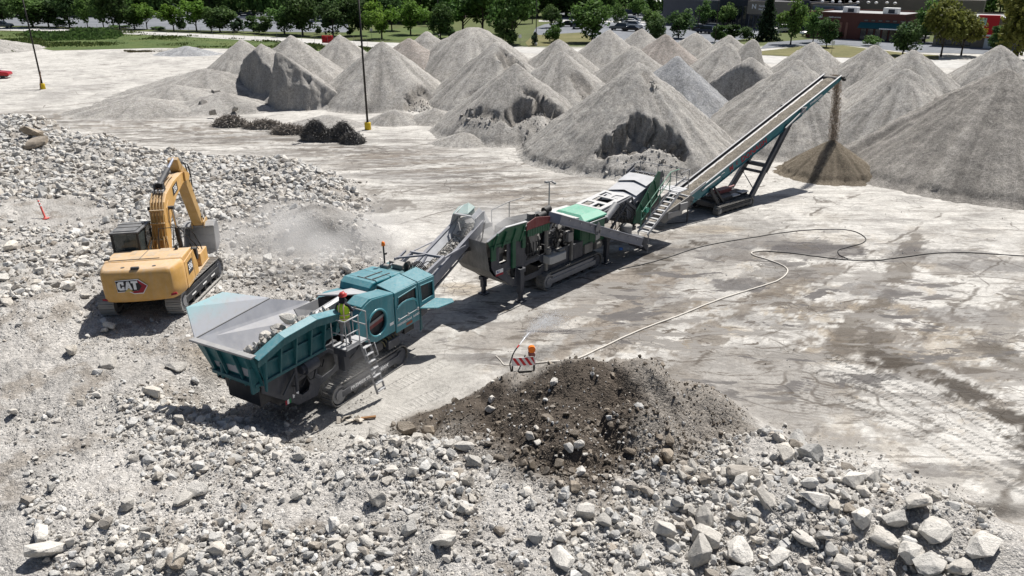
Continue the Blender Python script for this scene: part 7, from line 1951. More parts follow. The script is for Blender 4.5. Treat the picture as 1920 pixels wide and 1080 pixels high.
f = MB(); f.beam((-.42, -.18, .26), (.42, -.18, .26), .03, .10); f.beam((-.42, .2, .22), (.42, .2, .22), .03, .08); f.beam((-.40, -.24, .05), (.10, .22, .9), .03, .03); f.build('cross_bar', M_BLACK, BR)
f = MB(); f.box(.18, .42, -.09, .09, 1.0, 1.12); bcn = f.build('beacon', M_REDPAINT, BR, .01)
f = MB(); f.cyl((.30, -.07, 1.25), (.30, .07, 1.25), .135, n=18); f.build('lens', M_ORANGE, bcn, .03, 2)
MB().box(-.1, .25, -.35, -.05, .0, .14).build('ballast_bag', M_GREY, BR, .05, 2)
f = MB(); f.tube([(-.45, -.1, .35), (-.5, -.05, .7), (-.40, 0, 1.02), (-.30, .1, 1.16), (-.2, .2, 1.24)], .024, 7)
nz = f.build('hose_nozzle', M_HOSE, None, label='hose nozzle strapped to the barricade, spraying water', cat='nozzle'); nz.location = bp; nz.rotation_euler = (0, 0, rad(6))
f = MB(); f.cyl((-.21, .19, 1.235), (-.12, .27, 1.30), .03, .022, n=10); f.build('nozzle_tip', M_RED, nz)
# the jet: droplets thrown up the yard
n = 5000
t = RS.uniform(0.0, 1, n) ** .55
dirv = (at(1030, 625) - at(978, 672)); dirv.z = 0; dirv.normalize()
o0 = Vector((bp.x - .14, bp.y + .26, bp.z + 1.30))
dist = t * 3.3
zz = o0.z + .30 * dist - .13 * dist ** 2
spread = .012 + .10 * dist
X = o0.x + dirv.x * dist + RS.normal(0, 1, n) * spread; Y = o0.y + dirv.y * dist + RS.normal(0, 1, n) * spread; Z = np.maximum(.05, zz + RS.normal(0, .55, n) * spread)
k = N('water_drops', .25, 0, .5); k.color((.80, .82, .85)); k.b.inputs['Alpha'].default_value = .75
so = scatter_mesh('water_spray', np.stack([X, Y, Z], -1), RS.uniform(.010, .024, n) * (1 + .35 * t), np.full((n, 3), .8), H_SML[:4], k.m, 1.5, 0, kind='stuff')
f = MB(); f.tube([tuple(o0 + dirv * q + Vector((0, 0, .30 * q - .13 * q * q))) for q in (0, .2, .4, .6, .8)], [.018, .022, .026, .028, .02], 6); j = f.build('water_jet', k.m, None, kind='stuff')
# ------------------------------------------------------------------ small things
p = at(85, 408, .9); p.z = hz(p.x, p.y)
dl = thing('delineator_post', 'slim red marker post leaning on the pale track at the far left', 'marker post', p, 0, rot=(0, rad(-9), 0))
f = MB(); f.lathe([(.20, 0), (.20, .04), (.08, .08), (.055, .12), (.05, 1.05), (.04, 1.1), (.001, 1.11)], 12); f.build('post', plain('faded_red_post', (.70, .13, .11), .5), dl)
for z in (.75, .92):
    f = MB(); f.lathe([(.054, z), (.054, z + .09)], 12); f.build('reflective_band', M_WHITE, dl)
# plastic litter near the crusher track
p = at(664, 786, .1); p.z = hz(p.x, p.y)
f = MB()
for i in range(9): f.obox((random.gauss(0, .25), random.gauss(0, .18), .06 + .03 * random.random()), (random.uniform(.12, .32), random.uniform(.1, .2), .03), Euler((random.gauss(0, .5), random.gauss(0, .5), random.uniform(0, 6))).to_matrix())
o = f.build('torn_sacks', plain('pale_sack', (.55, .50, .43), .8), None, .01, label='torn pale sacks lying by the crusher track', cat='litter'); o.location = p
p = at(688, 783, .1); p.z = hz(p.x, p.y) + .04
f = MB(); f.beam((-.25, 0, .03), (.28, .12, .03), .09, .05); o = f.build('wood_offcut', plain('brown_wood', (.24, .13, .06), .8), None, label='short brown wood offcut beside the torn sacks', cat='offcut'); o.location = p
p = at(1445, 985, 1.2); p.z = hz(p.x, p.y)
f = MB(); f.tube([(-.1, .55, .28), (.02, .1, .24), (.15, -.35, .26), (.38, -.85, .3)], .018, 6); o = f.build('rebar_rod', M_REBAR, None, label='bent thin rod lying across the rubble ridge', cat='rod'); o.location = p
# red car at the left edge of the yard
# ------------------------------------------------------------------ land beyond the yard: verge, roads, parking, lawns
def sheet(name, pp, z, mat, world=False):
    P = pp if world else px_poly(pp)
    me = bpy.data.meshes.new(name)
    me.from_pydata([(p[0], p[1], z) for p in P], [], [tuple(range(len(P)))])
    me.materials.append(mat)
    bm = bmesh.new(); bm.from_mesh(me); bmesh.ops.recalc_face_normals(bm, faces=bm.faces)
    if bm.faces and list(bm.faces)[0].normal.z < 0: bmesh.ops.reverse_faces(bm, faces=bm.faces)
    bm.to_mesh(me); bm.free()
    o = bpy.data.objects.new(name, me); COL.objects.link(o)
    return tag(o, kind='structure')
def surf(name, a, b, s=.25, rough=.9):
    k = N(name, rough, 0, .2); v = k.pos()
    n1 = k.noise(v, s, 5, .65); n2 = k.noise(v, s * 9, 4, .7)
    c = k.mix(k.ramp(n1, [(.35, 0.0), (.65, 1.0)]), a, b)
    k.color(k.mix(1.0, c, k.ramp(n2, [(.3, .8), (.5, 1.0), (.72, 1.2)]), 'MULTIPLY')); return k.m
M_ROAD = surf('pale_concrete_road', (.40, .392, .375), (.46, .45, .43), .08)
M_ASPH = surf('weathered_asphalt', (.14, .15, .168), (.19, .20, .22), .1)
M_LAWN = surf('dry_lawn', (.105, .105, .040), (.16, .145, .065), .15)
M_TURF = surf('green_turf', (.060, .095, .028), (.10, .125, .04), .15)
M_KERB = plain('kerb_concrete', (.5, .49, .47), .9)
sheet('grass_verge', [(-420, 66), (-60, 60), (60, 60), (200, 58), (330, 66), (520, 78), (640, 88), (760, 92), (790, 99), (640, 98), (480, 92), (300, 90), (100, 95), (88, 93), (-20, 72), (-500, 84)], .03, M_TURF)
sheet('road', [(-700, 36), (0, 51), (170, 56), (330, 61.5), (520, 70), (700, 79), (980, 88), (1240, 100), (1480, 107), (1760, 113), (2600, 128), (2600, 146), (1760, 127), (1480, 121), (1240, 112), (980, 99), (700, 91), (520, 79), (330, 68), (170, 61.5), (0, 57), (-700, 44)], .035, M_ROAD)
sheet('parking_lot', [(-300, 27), (60, 27), (330, 22), (640, 26), (660, 61), (520, 60), (330, 56), (60, 49), (-300, 43)], .03, M_ASPH)
sheet('parking_lot', [(1050, 20), (1330, 26), (1500, 55), (1440, 66), (1330, 84), (1240, 90), (1105, 78), (1030, 60)], .03, M_ASPH)
sheet('driveway', [(1425, 92), (1440, 80), (1520, 74), (1640, 72), (1760, 80), (1900, 92), (1900, 103), (1700, 98), (1580, 84), (1500, 86)], .04, M_ASPH)
sheet('driveway', [(1000, 62), (1005, 52), (1020, 46), (1040, 43), (1052, 50), (1030, 60), (1090, 58), (1090, 61), (1010, 66)], .042, M_ASPH)
sheet('lawn', [(1428, 96), (1500, 88), (1580, 86), (1700, 100), (1760, 104), (1760, 112), (1480, 106), (1420, 103)], .045, M_LAWN)
sheet('lawn', [(985, 80), (1000, 66), (1090, 61), (1110, 70), (1120, 80), (1060, 84), (990, 88)], .036, M_LAWN)
sheet('lawn', [(640, 62), (800, 50), (880, 60), (860, 76), (700, 76)], .036, M_TURF)
sheet('sidewalk', [(1280, 46), (1420, 54), (1520, 58), (1520, 60), (1420, 57), (1280, 49)], .05, M_ROAD)
sheet('sidewalk', [(1010, 38), (1100, 38), (1240, 42), (1240, 44), (1100, 41), (1010, 41)], .05, M_ROAD)

# tall weeds on the verge: cannot be counted
def tuft_field(name, poly, n, hmin, hmax, cols, mat=None):
    xs = [p.x for p in poly]; ys_ = [p.y for p in poly]
    X = RS.uniform(min(xs), max(xs), n * 3); Y = RS.uniform(min(ys_), max(ys_), n * 3)
    m = polysd(X, Y, poly) > .3
    X, Y = X[m][:n], Y[m][:n]; n = len(X)
    nz = fbm(X * .12, Y * .12, 61, 4)
    H = (hmin + (hmax - hmin) * sstep(.38, .68, nz)) * RS.uniform(.5, 1.2, n)
    a = RS.uniform(0, 3.14, n); wd = H * RS.uniform(.35, .8, n)
    dx, dy = np.cos(a) * wd, np.sin(a) * wd
    lx_, ly_ = RS.normal(0, .25, n) * H, RS.normal(0, .25, n) * H
    V = np.stack([np.stack([X - dx, Y - dy, np.zeros(n)], -1), np.stack([X + dx, Y + dy, np.zeros(n)], -1), np.stack([X + dx * .5 + lx_, Y + dy * .5 + ly_, H], -1), np.stack([X - dx * .6 + lx_, Y - dy * .6 + ly_, H * .8], -1)], 1).reshape(-1, 3)
    F = np.arange(4 * n).reshape(-1, 4)
    c0, c1 = np.array(cols[0]), np.array(cols[1])
    q = RS.uniform(0, 1, n)[:, None]
    T = np.repeat((c0 + (c1 - c0) * q) * RS.uniform(.7, 1.3, n)[:, None], 4, 0)
    return mesh_np(name, V, F, mat or M_LEAF, False, {'tint': T}, kind='stuff')
k = N('leaves', .7, 0, .15)
tt = k.attr('tint').outputs['Color']
oi = k.n('ShaderNodeObjectInfo')
tt = k.mix(1.0, tt, oi.outputs['Color'], 'MULTIPLY')
k.color(tt)
tl = k.n('ShaderNodeBsdfTranslucent'); k.l(tt, tl.inputs[0])
mx = k.n('ShaderNodeMixShader'); mx.inputs[0].default_value = .35
k.l(k.b.outputs[0], mx.inputs[1]); k.l(tl.outputs[0], mx.inputs[2]); k.l(mx.outputs[0], k.o.inputs['Surface'])
M_LEAF = k.m
M_BARK = plain('tree_bark', (.055, .045, .038), .9)
verge = px_poly([(-420, 64), (-60, 58), (60, 59), (200, 57), (330, 65), (520, 77), (640, 87), (760, 91), (790, 98), (640, 97), (480, 91), (300, 88), (110, 93), (88, 90), (-20, 72), (-500, 83)])
tuft_field('weeds', verge, 18000, .08, .40, ((.050, .085, .022), (.115, .135, .045)))
tuft_field('weeds', px_poly([(40, 60), (200, 58), (235, 66), (220, 74), (90, 78), (50, 70)]), 3500, .3, 1.0, ((.06, .115, .03), (.10, .16, .05)))
tuft_field('weeds', px_poly([(-40, 90), (20, 92), (35, 98), (-60, 102)]), 900, .3, 1.0, ((.05, .085, .022), (.11, .12, .04)))
tuft_field('weeds', px_poly([(225, 95), (320, 90), (400, 90), (330, 97), (240, 99)]), 1500, .05, .3, ((.07, .065, .04), (.13, .11, .06)))

# ------------------------------------------------------------------ trees
def crown(seed, n, shape, cols, leaf=.42):
    """leaf-sized faces through an uneven crown one unit high and wide; returns V, F, tint"""
    r = np.random.RandomState(seed)
    nb = {'round': 17, 'tall': 16, 'spread': 17, 'cone': 1, 'bush': 11, 'column': 14}[shape]
    if shape == 'cone':
        h = r.uniform(0, 1, n) ** 1.25
        layer = np.floor(h * 13) / 13
        R = .48 * (1 - h) * (.72 + .42 * ((h * 13) % 1 < .55)) + .015
        a = r.uniform(0, 6.28, n); q = np.sqrt(r.uniform(.12, 1, n))
        lob = .8 + .25 * np.sin(a * 5 + layer * 40)
        P = np.stack([R * q * np.cos(a) * lob, R * q * np.sin(a) * lob, h * .97 + .02 - .05 * q * (1 - h)], -1)
        cl = layer
    else:
        C = []
        while len(C) < nb:
            p = r.uniform(-1, 1, 3)
            if (p ** 2).sum() > 1: continue
            x, y, z = p
            zz = (z + 1) / 2
            if shape == 'round': s = 1.0
            elif shape == 'tall': s = .62 + .38 * (1 - abs(zz - .4) * 1.5)
            elif shape == 'spread': s = .65 + .45 * zz
            elif shape == 'column': s = .7
            else: s = 1.1 - .5 * zz
            C.append((x * .40 * s, y * .40 * s, .10 + zz * .80, r.uniform(.09, .25)))
        C = np.array(C)
        k_ = r.randint(0, nb, n)
        d = r.normal(0, 1, (n, 3)); d /= np.linalg.norm(d, axis=1)[:, None]
        q = r.uniform(.45, 1.05, n)[:, None]
        P = C[k_, :3] + d * C[k_, 3:4] * q
        cl = k_ / nb
    nv = r.normal(0, 1, (n, 3)) + np.array([0, 0, .7]) + P * np.array([1.6, 1.6, .4])
    nv /= np.linalg.norm(nv, axis=1)[:, None]
    t1 = np.cross(nv, r.normal(0, 1, (n, 3))); t1 /= np.linalg.norm(t1, axis=1)[:, None]
    t2 = np.cross(nv, t1)
    s = (leaf * r.uniform(.6, 1.35, n))[:, None]
    V = np.stack([P - t1 * s * .5, P + t2 * s * .33, P + t1 * s * .5, P - t2 * s * .33], 1).reshape(-1, 3)
    c0, c1 = np.array(cols[0]), np.array(cols[1])
    cv = r.uniform(0, 1, 40)
    m = cv[(np.asarray(cl) * 39).astype(int)] * .6 + r.uniform(0, .4, n)
    T = 1.0 * np.repeat(c0 + (c1 - c0) * m[:, None], 4, 0) * np.repeat(r.uniform(.75, 1.25, n), 4)[:, None]
    return V, np.arange(4 * n).reshape(-1, 4), T
def trunk_mb(shape, r=.02):
    f = MB()
    top_ = .82 if shape in ('cone', 'tall', 'column') else .6
    f.tube([(0, 0, -.02), (.004, 0, .1), (-.006, .005, .3), (.01, -.005, top_)], [r * 1.3, r, r * .8, r * .25], 7)
    if shape != 'cone':
        for i in range(6):
            a = i * 1.05 + .4; z0 = .14 + .06 * i
            f.tube([(0, 0, z0), (.12 * math.cos(a), .12 * math.sin(a), z0 + .13), (.26 * math.cos(a), .26 * math.sin(a), z0 + .27)], [r * .55, r * .4, r * .15], 5)
    return f
GREEN_D = ((.036, .072, .026), (.090, .150, .046)); GREEN_M = ((.056, .115, .033), (.130, .215, .056)); GREEN_L = ((.085, .165, .025), (.165, .26, .05)); GREEN_Y = ((.10, .115, .025), (.18, .18, .045)); GREEN_G = ((.030, .058, .034), (.07, .105, .055)); GREEN_N = ((.016, .030, .018), (.036, .055, .030))
PROTO = {}
def proto(key, shape, cols, n, leaf, tr_h):
    V, F, T = crown(hash(key) % 1 + len(PROTO) * 7 + 3, n, shape, cols, leaf)
    V = V.copy(); V[:, 2] = tr_h + V[:, 2] * (1 - tr_h)
    me_o = mesh_np('crown', V, F, M_LEAF, False, {'tint': T})
    me = me_o.data; bpy.data.objects.remove(me_o)
    tk = trunk_mb(shape); to = tk.build('trunk', M_BARK); tm = to.data; bpy.data.objects.remove(to)
    PROTO[key] = (me, tm)
proto('round_dark', 'round', GREEN_D, 2600, .075, .08); proto('round_dark2', 'spread', GREEN_D, 2600, .075, .09); proto('round_mid', 'round', GREEN_M, 2600, .075, .09); proto('spread_mid', 'spread', GREEN_M, 2600, .078, .12)
proto('tall_light', 'tall', GREEN_L, 2400, .07, .16); proto('round_light', 'round', GREEN_L, 2200, .08, .14); proto('tall_mid', 'tall', GREEN_M, 2600, .072, .16); proto('spruce', 'cone', GREEN_N, 2600, .08, .03)
proto('yellow', 'tall', GREEN_Y, 2600, .075, .14); proto('bush', 'bush', GREEN_G, 1500, .11, .02); proto('bush_dark', 'bush', GREEN_D, 1500, .11, .02); proto('bush_mid', 'round', GREEN_M, 1800, .10, .02); proto('column', 'column', GREEN_Y, 2200, .07, .04)
BACK_G = 'trees at the edge of the far woods'
def tree(u, v, hpx, wpx, kind, label, group, cat='tree', name='tree', base=None):
    """base pixel, height and width in the photograph"""
    p = at(u, v) if base is None else base
    dep = p.y * CP - (0 - CAM_H) * SP
    if group is not BACK_G and cat == 'tree': hpx *= 1.12; wpx *= 1.28 if u < 1000 else 1.12
    h = hpx * dep / FPX / CP; w_ = wpx * dep / FPX
    t = thing(name, label, cat, (p.x, p.y, 0), random.uniform(0, 6.28), group)
    t.scale = (w_ * 1.28, w_ * 1.28, h * 1.10)
    me, tm = PROTO[kind]
    o = bpy.data.objects.new('crown', me); COL.objects.link(o); o.parent = t
    b = random.uniform(.82, 1.2); o.color = (b * random.uniform(.92, 1.08), b, b * random.uniform(.85, 1.1), 1)
    if kind not in ('bush', 'bush_dark', 'bush_mid'):
        o2 = bpy.data.objects.new('trunk', tm); COL.objects.link(o2); o2.parent = t
    return t
GL = 'street trees along the left road'
T = lambda u, v, h, w_, kd, lb, g=None, **kw: tree(u, v, h, w_, kd, lb, g, **kw)
T(8, 44, 38, 36, 'round_dark', 'dark round tree at the far left edge behind the parked car')
T(62, 51, 42, 62, 'spread_mid', 'wide low tree with two trunks behind the far left light pole')
T(92, 51, 40, 44, 'round_dark', 'dark round tree right of the far left light pole')
T(112, 52, 14, 20, 'bush_mid', 'low pale bush under the street trees at the left', cat='bush', name='bush')
T(131, 52, 55, 42, 'round_dark2', 'tall broad dark tree, third right of the far left light pole')
T(165, 53, 45, 26, 'tall_mid', 'slim oval tree standing alone before the parking lot')
T(195, 54, 52, 32, 'tall_mid', 'oval tree next to the clipped low hedges')
T(225, 55, 56, 40, 'round_dark', 'dark tree behind the clipped low hedges')
T(253, 55, 32, 38, 'spread_mid', 'low leaning tree right of the clipped hedges')
T(276, 55, 38, 30, 'round_light', 'bright green young tree at the left lot, first of the bright ones', 'x')
T(326, 57, 38, 36, 'round_light', 'bright green young tree with a bush at its foot')
T(341, 57, 20, 20, 'bush_dark', 'dark bush at the foot of the bright young tree', cat='bush', name='bush')
T(369, 58.5, 46, 40, 'round_light', 'tallest bright green tree along the left parking lot')
T(397, 59, 34, 26, 'spread_mid', 'small forked tree between the bright tree and the black pine')
T(413, 60, 36, 42, 'round_dark', 'dark flat-crowned pine at the left parking lot')
T(449, 61, 24, 26, 'bush', 'grey-green bush, leftmost of the row by the lot', cat='bush', name='bush')
T(474, 62, 26, 30, 'bush_dark', 'dark green bush, second of the row by the lot', cat='bush', name='bush')
T(500, 63, 26, 34, 'bush_dark', 'broad dark bush, third of the row by the lot', cat='bush', name='bush')
T(534, 64, 40, 44, 'spread_mid', 'bright mid-green tree with a flat lit top')
T(568, 66, 60, 50, 'round_dark', 'large dark tree left of the red banner')
T(625, 68, 52, 48, 'round_dark2', 'dark tree with low bushes behind the red banner')
T(598, 64, 12, 14, 'bush_dark', 'small round bush behind the road, left of the red banner', cat='bush', name='bush')
T(658, 66, 12, 14, 'bush_dark', 'small clipped bush left of the tall dark evergreen', cat='bush', name='bush')
T(676, 67, 58, 42, 'round_dark', 'tall dark evergreen behind the near light pole')
T(716, 73, 60, 44, 'tall_light', 'bright lime young tree, left one of the pair')
T(770, 65, 55, 42, 'tall_light', 'bright lime young tree, right one of the pair')
T(735, 58, 50, 36, 'round_mid', 'bluish tree between the lime pair')
T(806, 50, 22, 18, 'round_light', 'small light tree right of the lime pair')
T(826, 72, 50, 36, 'round_dark', 'dark bronze-leaved tree behind the slim light pole')
T(838, 72, 28, 24, 'bush_dark', 'dark bush at the foot of the bronze-leaved tree', cat='bush', name='bush')
T(868, 62, 62, 60, 'round_mid', 'broad leafy tree behind the flat-topped gravel hill')
T(905, 64, 74, 66, 'round_mid', 'biggest leafy tree in the middle behind the flat-topped gravel hill')
T(960, 82, 78, 60, 'round_mid', 'tall leafy tree right of the flat-topped gravel hill')
T(945, 86, 40, 40, 'bush_dark', 'dense dark shrub at the foot of the tall leafy tree', cat='bush', name='bush')
T(998, 44, 60, 26, 'tall_mid', 'narrow dark tree beside the curving driveway')
T(1034, 52, 32, 32, 'round_dark2', 'small tree on the island in the curving driveway')
T(1050, 58, 18, 18, 'bush_dark', 'dark bush on the driveway island', cat='bush', name='bush')
T(1004, 85, 22, 15, 'bush', 'grey twiggy shrub on the dry lawn by the light pole', cat='bush', name='bush')
T(1037, 80, 27, 28, 'bush_mid', 'rounded green shrub on the dry lawn', cat='bush', name='bush')
T(1110, 80, 58, 66, 'spread_mid', 'wide bushy tree at the edge of the middle parking lot')
T(1060, 30, 34, 60, 'round_dark', 'dark spreading tree above the parked black van')
T(1092, 26, 30, 44, 'round_dark2', 'dark tree in the woods edge behind the parking lot')
T(1157, 50, 30, 26, 'tall_mid', 'small tree between two rows of parked cars')
T(1196, 34, 28, 30, 'round_mid', 'tree shading the far row of parked cars')
T(1222, 66, 36, 40, 'spread_mid', 'tree left of the big dark shrub by the storefronts')
T(1272, 72, 40, 44, 'round_dark2', 'shiny broad tree in front of the far storefront cones')
T(1232, 78, 34, 34, 'round_dark', 'dark shrubby tree behind the brownish back gravel cone')
T(1320, 52, 36, 30, 'tall_mid', 'young tree in front of the grey storefront, left of the lettered sign')
T(1362, 54, 32, 28, 'round_mid', 'young tree below the lettered storefront sign')
T(1346, 80, 26, 32, 'bush_dark', 'dark hedge clump behind the pale far cones, left one', cat='bush', name='bush')
T(1372, 76, 24, 36, 'bush_dark', 'dark hedge clump behind the pale far cones, right one', cat='bush', name='bush')
T(1400, 76, 20, 24, 'round_dark', 'small round dark tree left of the spruce')
T(1436, 76, 66, 42, 'spruce', 'dark spruce in front of the grey storefront')
T(1482, 84, 66, 46, 'tall_mid', 'oval tree on the lawn right of the spruce')
T(1524, 80, 46, 34, 'tall_mid', 'tree in front of the brick building, middle of three')
T(1549, 89, 42, 34, 'round_dark', 'smallest of the three trees before the brick building')
T(1562, 72, 12, 34, 'bush_mid', 'low spreading shrub before the brick building', cat='bush', name='bush')
T(1632, 86, 16, 28, 'bush_mid', 'clipped round bush on the driveway island', cat='bush', name='bush')
T(1585, 66, 26, 24, 'yellow', 'thin yellowish tree against the brick wall')
T(1692, 104, 50, 46, 'round_dark', 'dark round tree right of the clipped round bush')
T(1702, 60, 26, 30, 'round_light', 'light tree at the right end of the brick building')
T(1733, 80, 56, 44, 'tall_mid', 'tall tree left of the twin yellow-tipped pears')
T(1764, 106, 90, 56, 'yellow', 'tall pear tree with yellow tips, left of the twin pair')
T(1802, 104, 70, 54, 'yellow', 'pear tree with yellow tips, right of the twin pair')
T(1905, 112, 104, 90, 'column', 'willowy yellow-green tree at the right edge')
T(1868, 98, 40, 40, 'bush_dark', 'dark shrub under the willowy tree at the right edge', cat='bush', name='bush')
for i, (u, v, w_) in enumerate(((214, 53, 20), (236, 53, 18), (296, 55.5, 22), (303, 57, 14))):
    T(u, v, 5, w_, 'bush_mid', ['clipped low hedge under the dark street tree, left piece', 'clipped low hedge under the dark street tree, right piece', 'clipped low hedge between the bright young trees, long piece', 'clipped low hedge between the bright young trees, short piece'][i], cat='hedge', name='hedge')
# the trees that stand behind, seen between the nearer ones
rt = random.Random(3)
BACK = BACK_G
kinds = ['round_dark', 'round_dark2', 'round_mid', 'spread_mid', 'tall_mid', 'round_mid']
far_items = []
for i in range(150):
    u = -60 + 2040 * (i + rt.uniform(.1, .9)) / 150
    if 1225 < u < 1690: v = rt.uniform(13, 22)
    elif 430 < u < 560: v = rt.uniform(9, 22)
    elif 600 < u < 860: v = rt.uniform(30, 44)
    elif 1120 < u < 1230: v = rt.uniform(8, 24)
    else: v = rt.uniform(14, 34)
    if 0 < u < 300: v = min(v, 30)
    d = at(u, v).y
    s = 1440 / (d + 5)
    h = rt.uniform(10, 15) * s; w_ = rt.uniform(8, 13) * s
    kd = kinds[rt.randrange(6)]
    o = tree(u, v, h, w_, kd, 'x', BACK)
    far_items.append((o, u, v - h * .6, {'round_dark': 'dark round', 'round_dark2': 'dark spreading', 'round_mid': 'leafy green', 'spread_mid': 'wide green', 'tall_mid': 'tall oval'}[kd]))
items_marks = [(40, 10, 'the brown town house'), (160, 8, 'the paired-window house'), (250, 5, 'the half-hidden pale house'), (315, 5, 'the light blue house'), (369, 35, 'the tallest bright tree'), (455, 32, 'the left lot cars'), (534, 40, 'the flat-topped lit tree'), (600, 20, 'the dark tree before the banner'), (676, 30, 'the tall dark evergreen'), (743, 10, 'the brick office block'), (770, 40, 'the lime tree pair'), (868, 30, 'the trees over the flat-topped hill'), (960, 35, 'the tall tree by the driveway'), (1010, 8, 'the white gabled house'), (1065, 48, 'the black van'), (1110, 50, 'the wide bushy lot tree'), (1165, 26, 'the far row of cars'), (1218, 20, 'the low white pavilion'), (1300, 25, 'the left end of the retail strip'), (1400, 15, 'the middle of the retail strip'), (1500, 12, 'the right end of the retail strip'), (1620, 20, 'the brick clinic roof'), (1700, 30, 'the clinic corner'), (1764, 30, 'the taller yellow-tipped pear'), (1840, 40, 'the red shop panel'), (1875, 8, 'the pale grey office'), (1905, 30, 'the willowy tree')]
name_apart(far_items, 'tree')
# the woods behind them read as one mass
V, F, Tn = crown(77, 420, 'round', GREEN_M, .12)
n = 700
yy = 250 + 330 * RS.uniform(0, 1, n) ** 1.3; xx = RS.uniform(-.85, .85, n) * yy
keep = np.ones(n, bool)
xx, yy = xx[keep], yy[keep]; n = len(xx)
hh = RS.uniform(9, 16, n); ww = RS.uniform(8, 13, n)
VV = V[None] * np.stack([ww, ww, hh], -1)[:, None, :] + np.stack([xx, yy, np.zeros(n)], -1)[:, None, :]
FF = F[None] + (np.arange(n) * len(V))[:, None, None]
TT = np.repeat(Tn[None], n, 0) * RS.uniform(.6, 1.35, n)[:, None, None]
mesh_np('far_woods', VV.reshape(-1, 3), FF.reshape(-1, 4), M_LEAF, False, {'tint': TT.reshape(-1, 3)}, kind='stuff')

# ------------------------------------------------------------------ buildings
def wallmat(name, c, brick=0.0):
    k = N(name, .85); v = k.pos(obj=True); n1 = k.noise(v, .3, 4, .6)
    col = k.mix(n1, tuple(x * .8 for x in c), tuple(min(1, x * 1.15) for x in c)); k.color(col); return k.m
W_GREY = wallmat('grey_cladding', (.13, .13, .145)); W_DGREY = wallmat('dark_cladding', (.045, .05, .065)); W_TAN = wallmat('taupe_panel', (.22, .195, .165)); W_BRICK = wallmat('red_brick', (.135, .055, .045)); W_BLUE = wallmat('blue_grey_siding', (.12, .15, .20)); W_BROWN = wallmat('brown_siding', (.16, .11, .085)); W_RED = wallmat('red_panel', (.48, .025, .03)); W_ROOF = wallmat('flat_roof_membrane', (.11, .11, .12)); W_ROOFL = wallmat('pale_roof_membrane', (.34, .34, .34)); W_SHING = wallmat('grey_shingle', (.17, .18, .205)); W_TEAL = wallmat('teal_awning', (.015, .10, .115)); W_DARKB = wallmat('dark_brick', (.05, .028, .028)); W_WHITE = wallmat('white_siding', (.5, .52, .54))
W_SKYGL = plain('shop_glass', (.02, .026, .034), .1, 0, .6)
def block(root, name, x0, x1, y0, y1, z0, z1, mat, bev=0):
    return MB().box(x0, x1, y0, y1, z0, z1).build(name, mat, root, bev)
def building(label, u, v, ang, name='building', cat='building'):
    p = at(u, v); return thing(name, label, cat, (p.x, p.y, 0), rad(ang))
def roofed(root, x0, x1, y0, y1, h, wall, roof, par=.5):
    wl = block(root, 'wall', x0, x1, y0, y1, 0, h, wall)
    block(wl, 'parapet', x0 - .12, x1 + .12, y0 - .12, y0 + .15, h - .05, h + par, wall); block(wl, 'parapet', x0 - .12, x0 + .15, y0 + .15, y1, h - .05, h + par, wall); block(wl, 'parapet', x1 - .15, x1 + .12, y0 + .15, y1, h - .05, h + par, wall); block(wl, 'parapet', x0 - .12, x1 + .12, y1, y1 + .2, h - .05, h + par, wall)
    block(root, 'roof', x0 + .15, x1 - .15, y0 + .15, y1, h + .003, h + .06, roof)
    return wl
def windows(root, x0, x1, n, y, z0, z1, frac=.8, gl=None, fr=None):
    st = (x1 - x0) / n
    for i in range(n):
        a = x0 + st * (i + .5 - frac / 2); b = x0 + st * (i + .5 + frac / 2)
        w_ = MB().box(a, b, y - .06, y + .02, z0, z1).build('window', fr or W_DGREY, root)
        MB().box(a + .08, b - .08, y - .075, y - .055, z0 + .08, z1 - .08).build('pane', gl or W_SKYGL, w_)
# retail strip
sp = at(1236, 52); ep = at(1560, 68)
ANG = math.degrees(math.atan2(ep.y - sp.y, ep.x - sp.x))
RB_ = building('long grey and taupe retail strip with glass storefronts and flat dark roof', 1236, 47, ANG, 'retail_strip')
Ls = (ep - sp).length
roofed(RB_, 0, 16, 1.5, 40, 6.0, W_GREY, W_ROOF); windows(RB_, 9, 16, 6, 1.5, .3, 4.0, .7)
roofed(RB_, 16.3, 24, .6, 40, 6.4, W_DGREY, W_ROOF); windows(RB_, 16.6, 23.6, 6, .6, .3, 5.4, .8)
wl = roofed(RB_, 24.3, 38, 0, 40, 6.2, W_GREY, W_ROOF, .4); windows(RB_, 24.5, 29, 4, 0, .3, 3.3, .8); windows(RB_, 32, 37.5, 4, 0, .2, 3.2, .9)
sgn = MB().box(23.9, 36.5, -.42, -.08, 3.6, 6.6).build('sign_panel', W_TAN, RB_, .02)
text('lettering', 'N', 1.5, M_LETTER, sgn, frame_near((25.6, -.44, 5.3))); text('lettering', 'Northwestern', .62, M_LETTER, sgn, frame_near((28.6, -.44, 5.5)), sx=1.0); text('lettering', 'Medicine', .62, M_LETTER, sgn, frame_near((27.9, -.44, 4.75)))
block(RB_, 'pier', 37.0, 38.8, -.6, -.12, 0, 7.0, W_DGREY, .02)
roofed(RB_, 39, 46, .2, 40, 5.9, W_TAN, W_ROOF); windows(RB_, 39.3, 45.7, 7, .2, .3, 3.6, .55)
roofed(RB_, 46.3, Ls * .93, -.6, 40, 5.4, W_BLUE, W_ROOF); windows(RB_, 47.5, Ls * .9, 5, -.6, 2.6, 5.0, .85); 
block(RB_, 'rear_roof', 26, Ls + 28, 14, 40, 6.9, 7.6, W_ROOF)
block(RB_, 'rear_wall', 46, Ls + 30, 12, 13.9, 0, 7.4, W_TAN)
for i in range(9):
    x = 40.5 + i * 2.0
    f = MB(); f.ball((x, 3.5 + (i % 2) * 1.2, 6.7), .42, 10, 5, .7); f.build('skylight', M_WHITE, RB_)
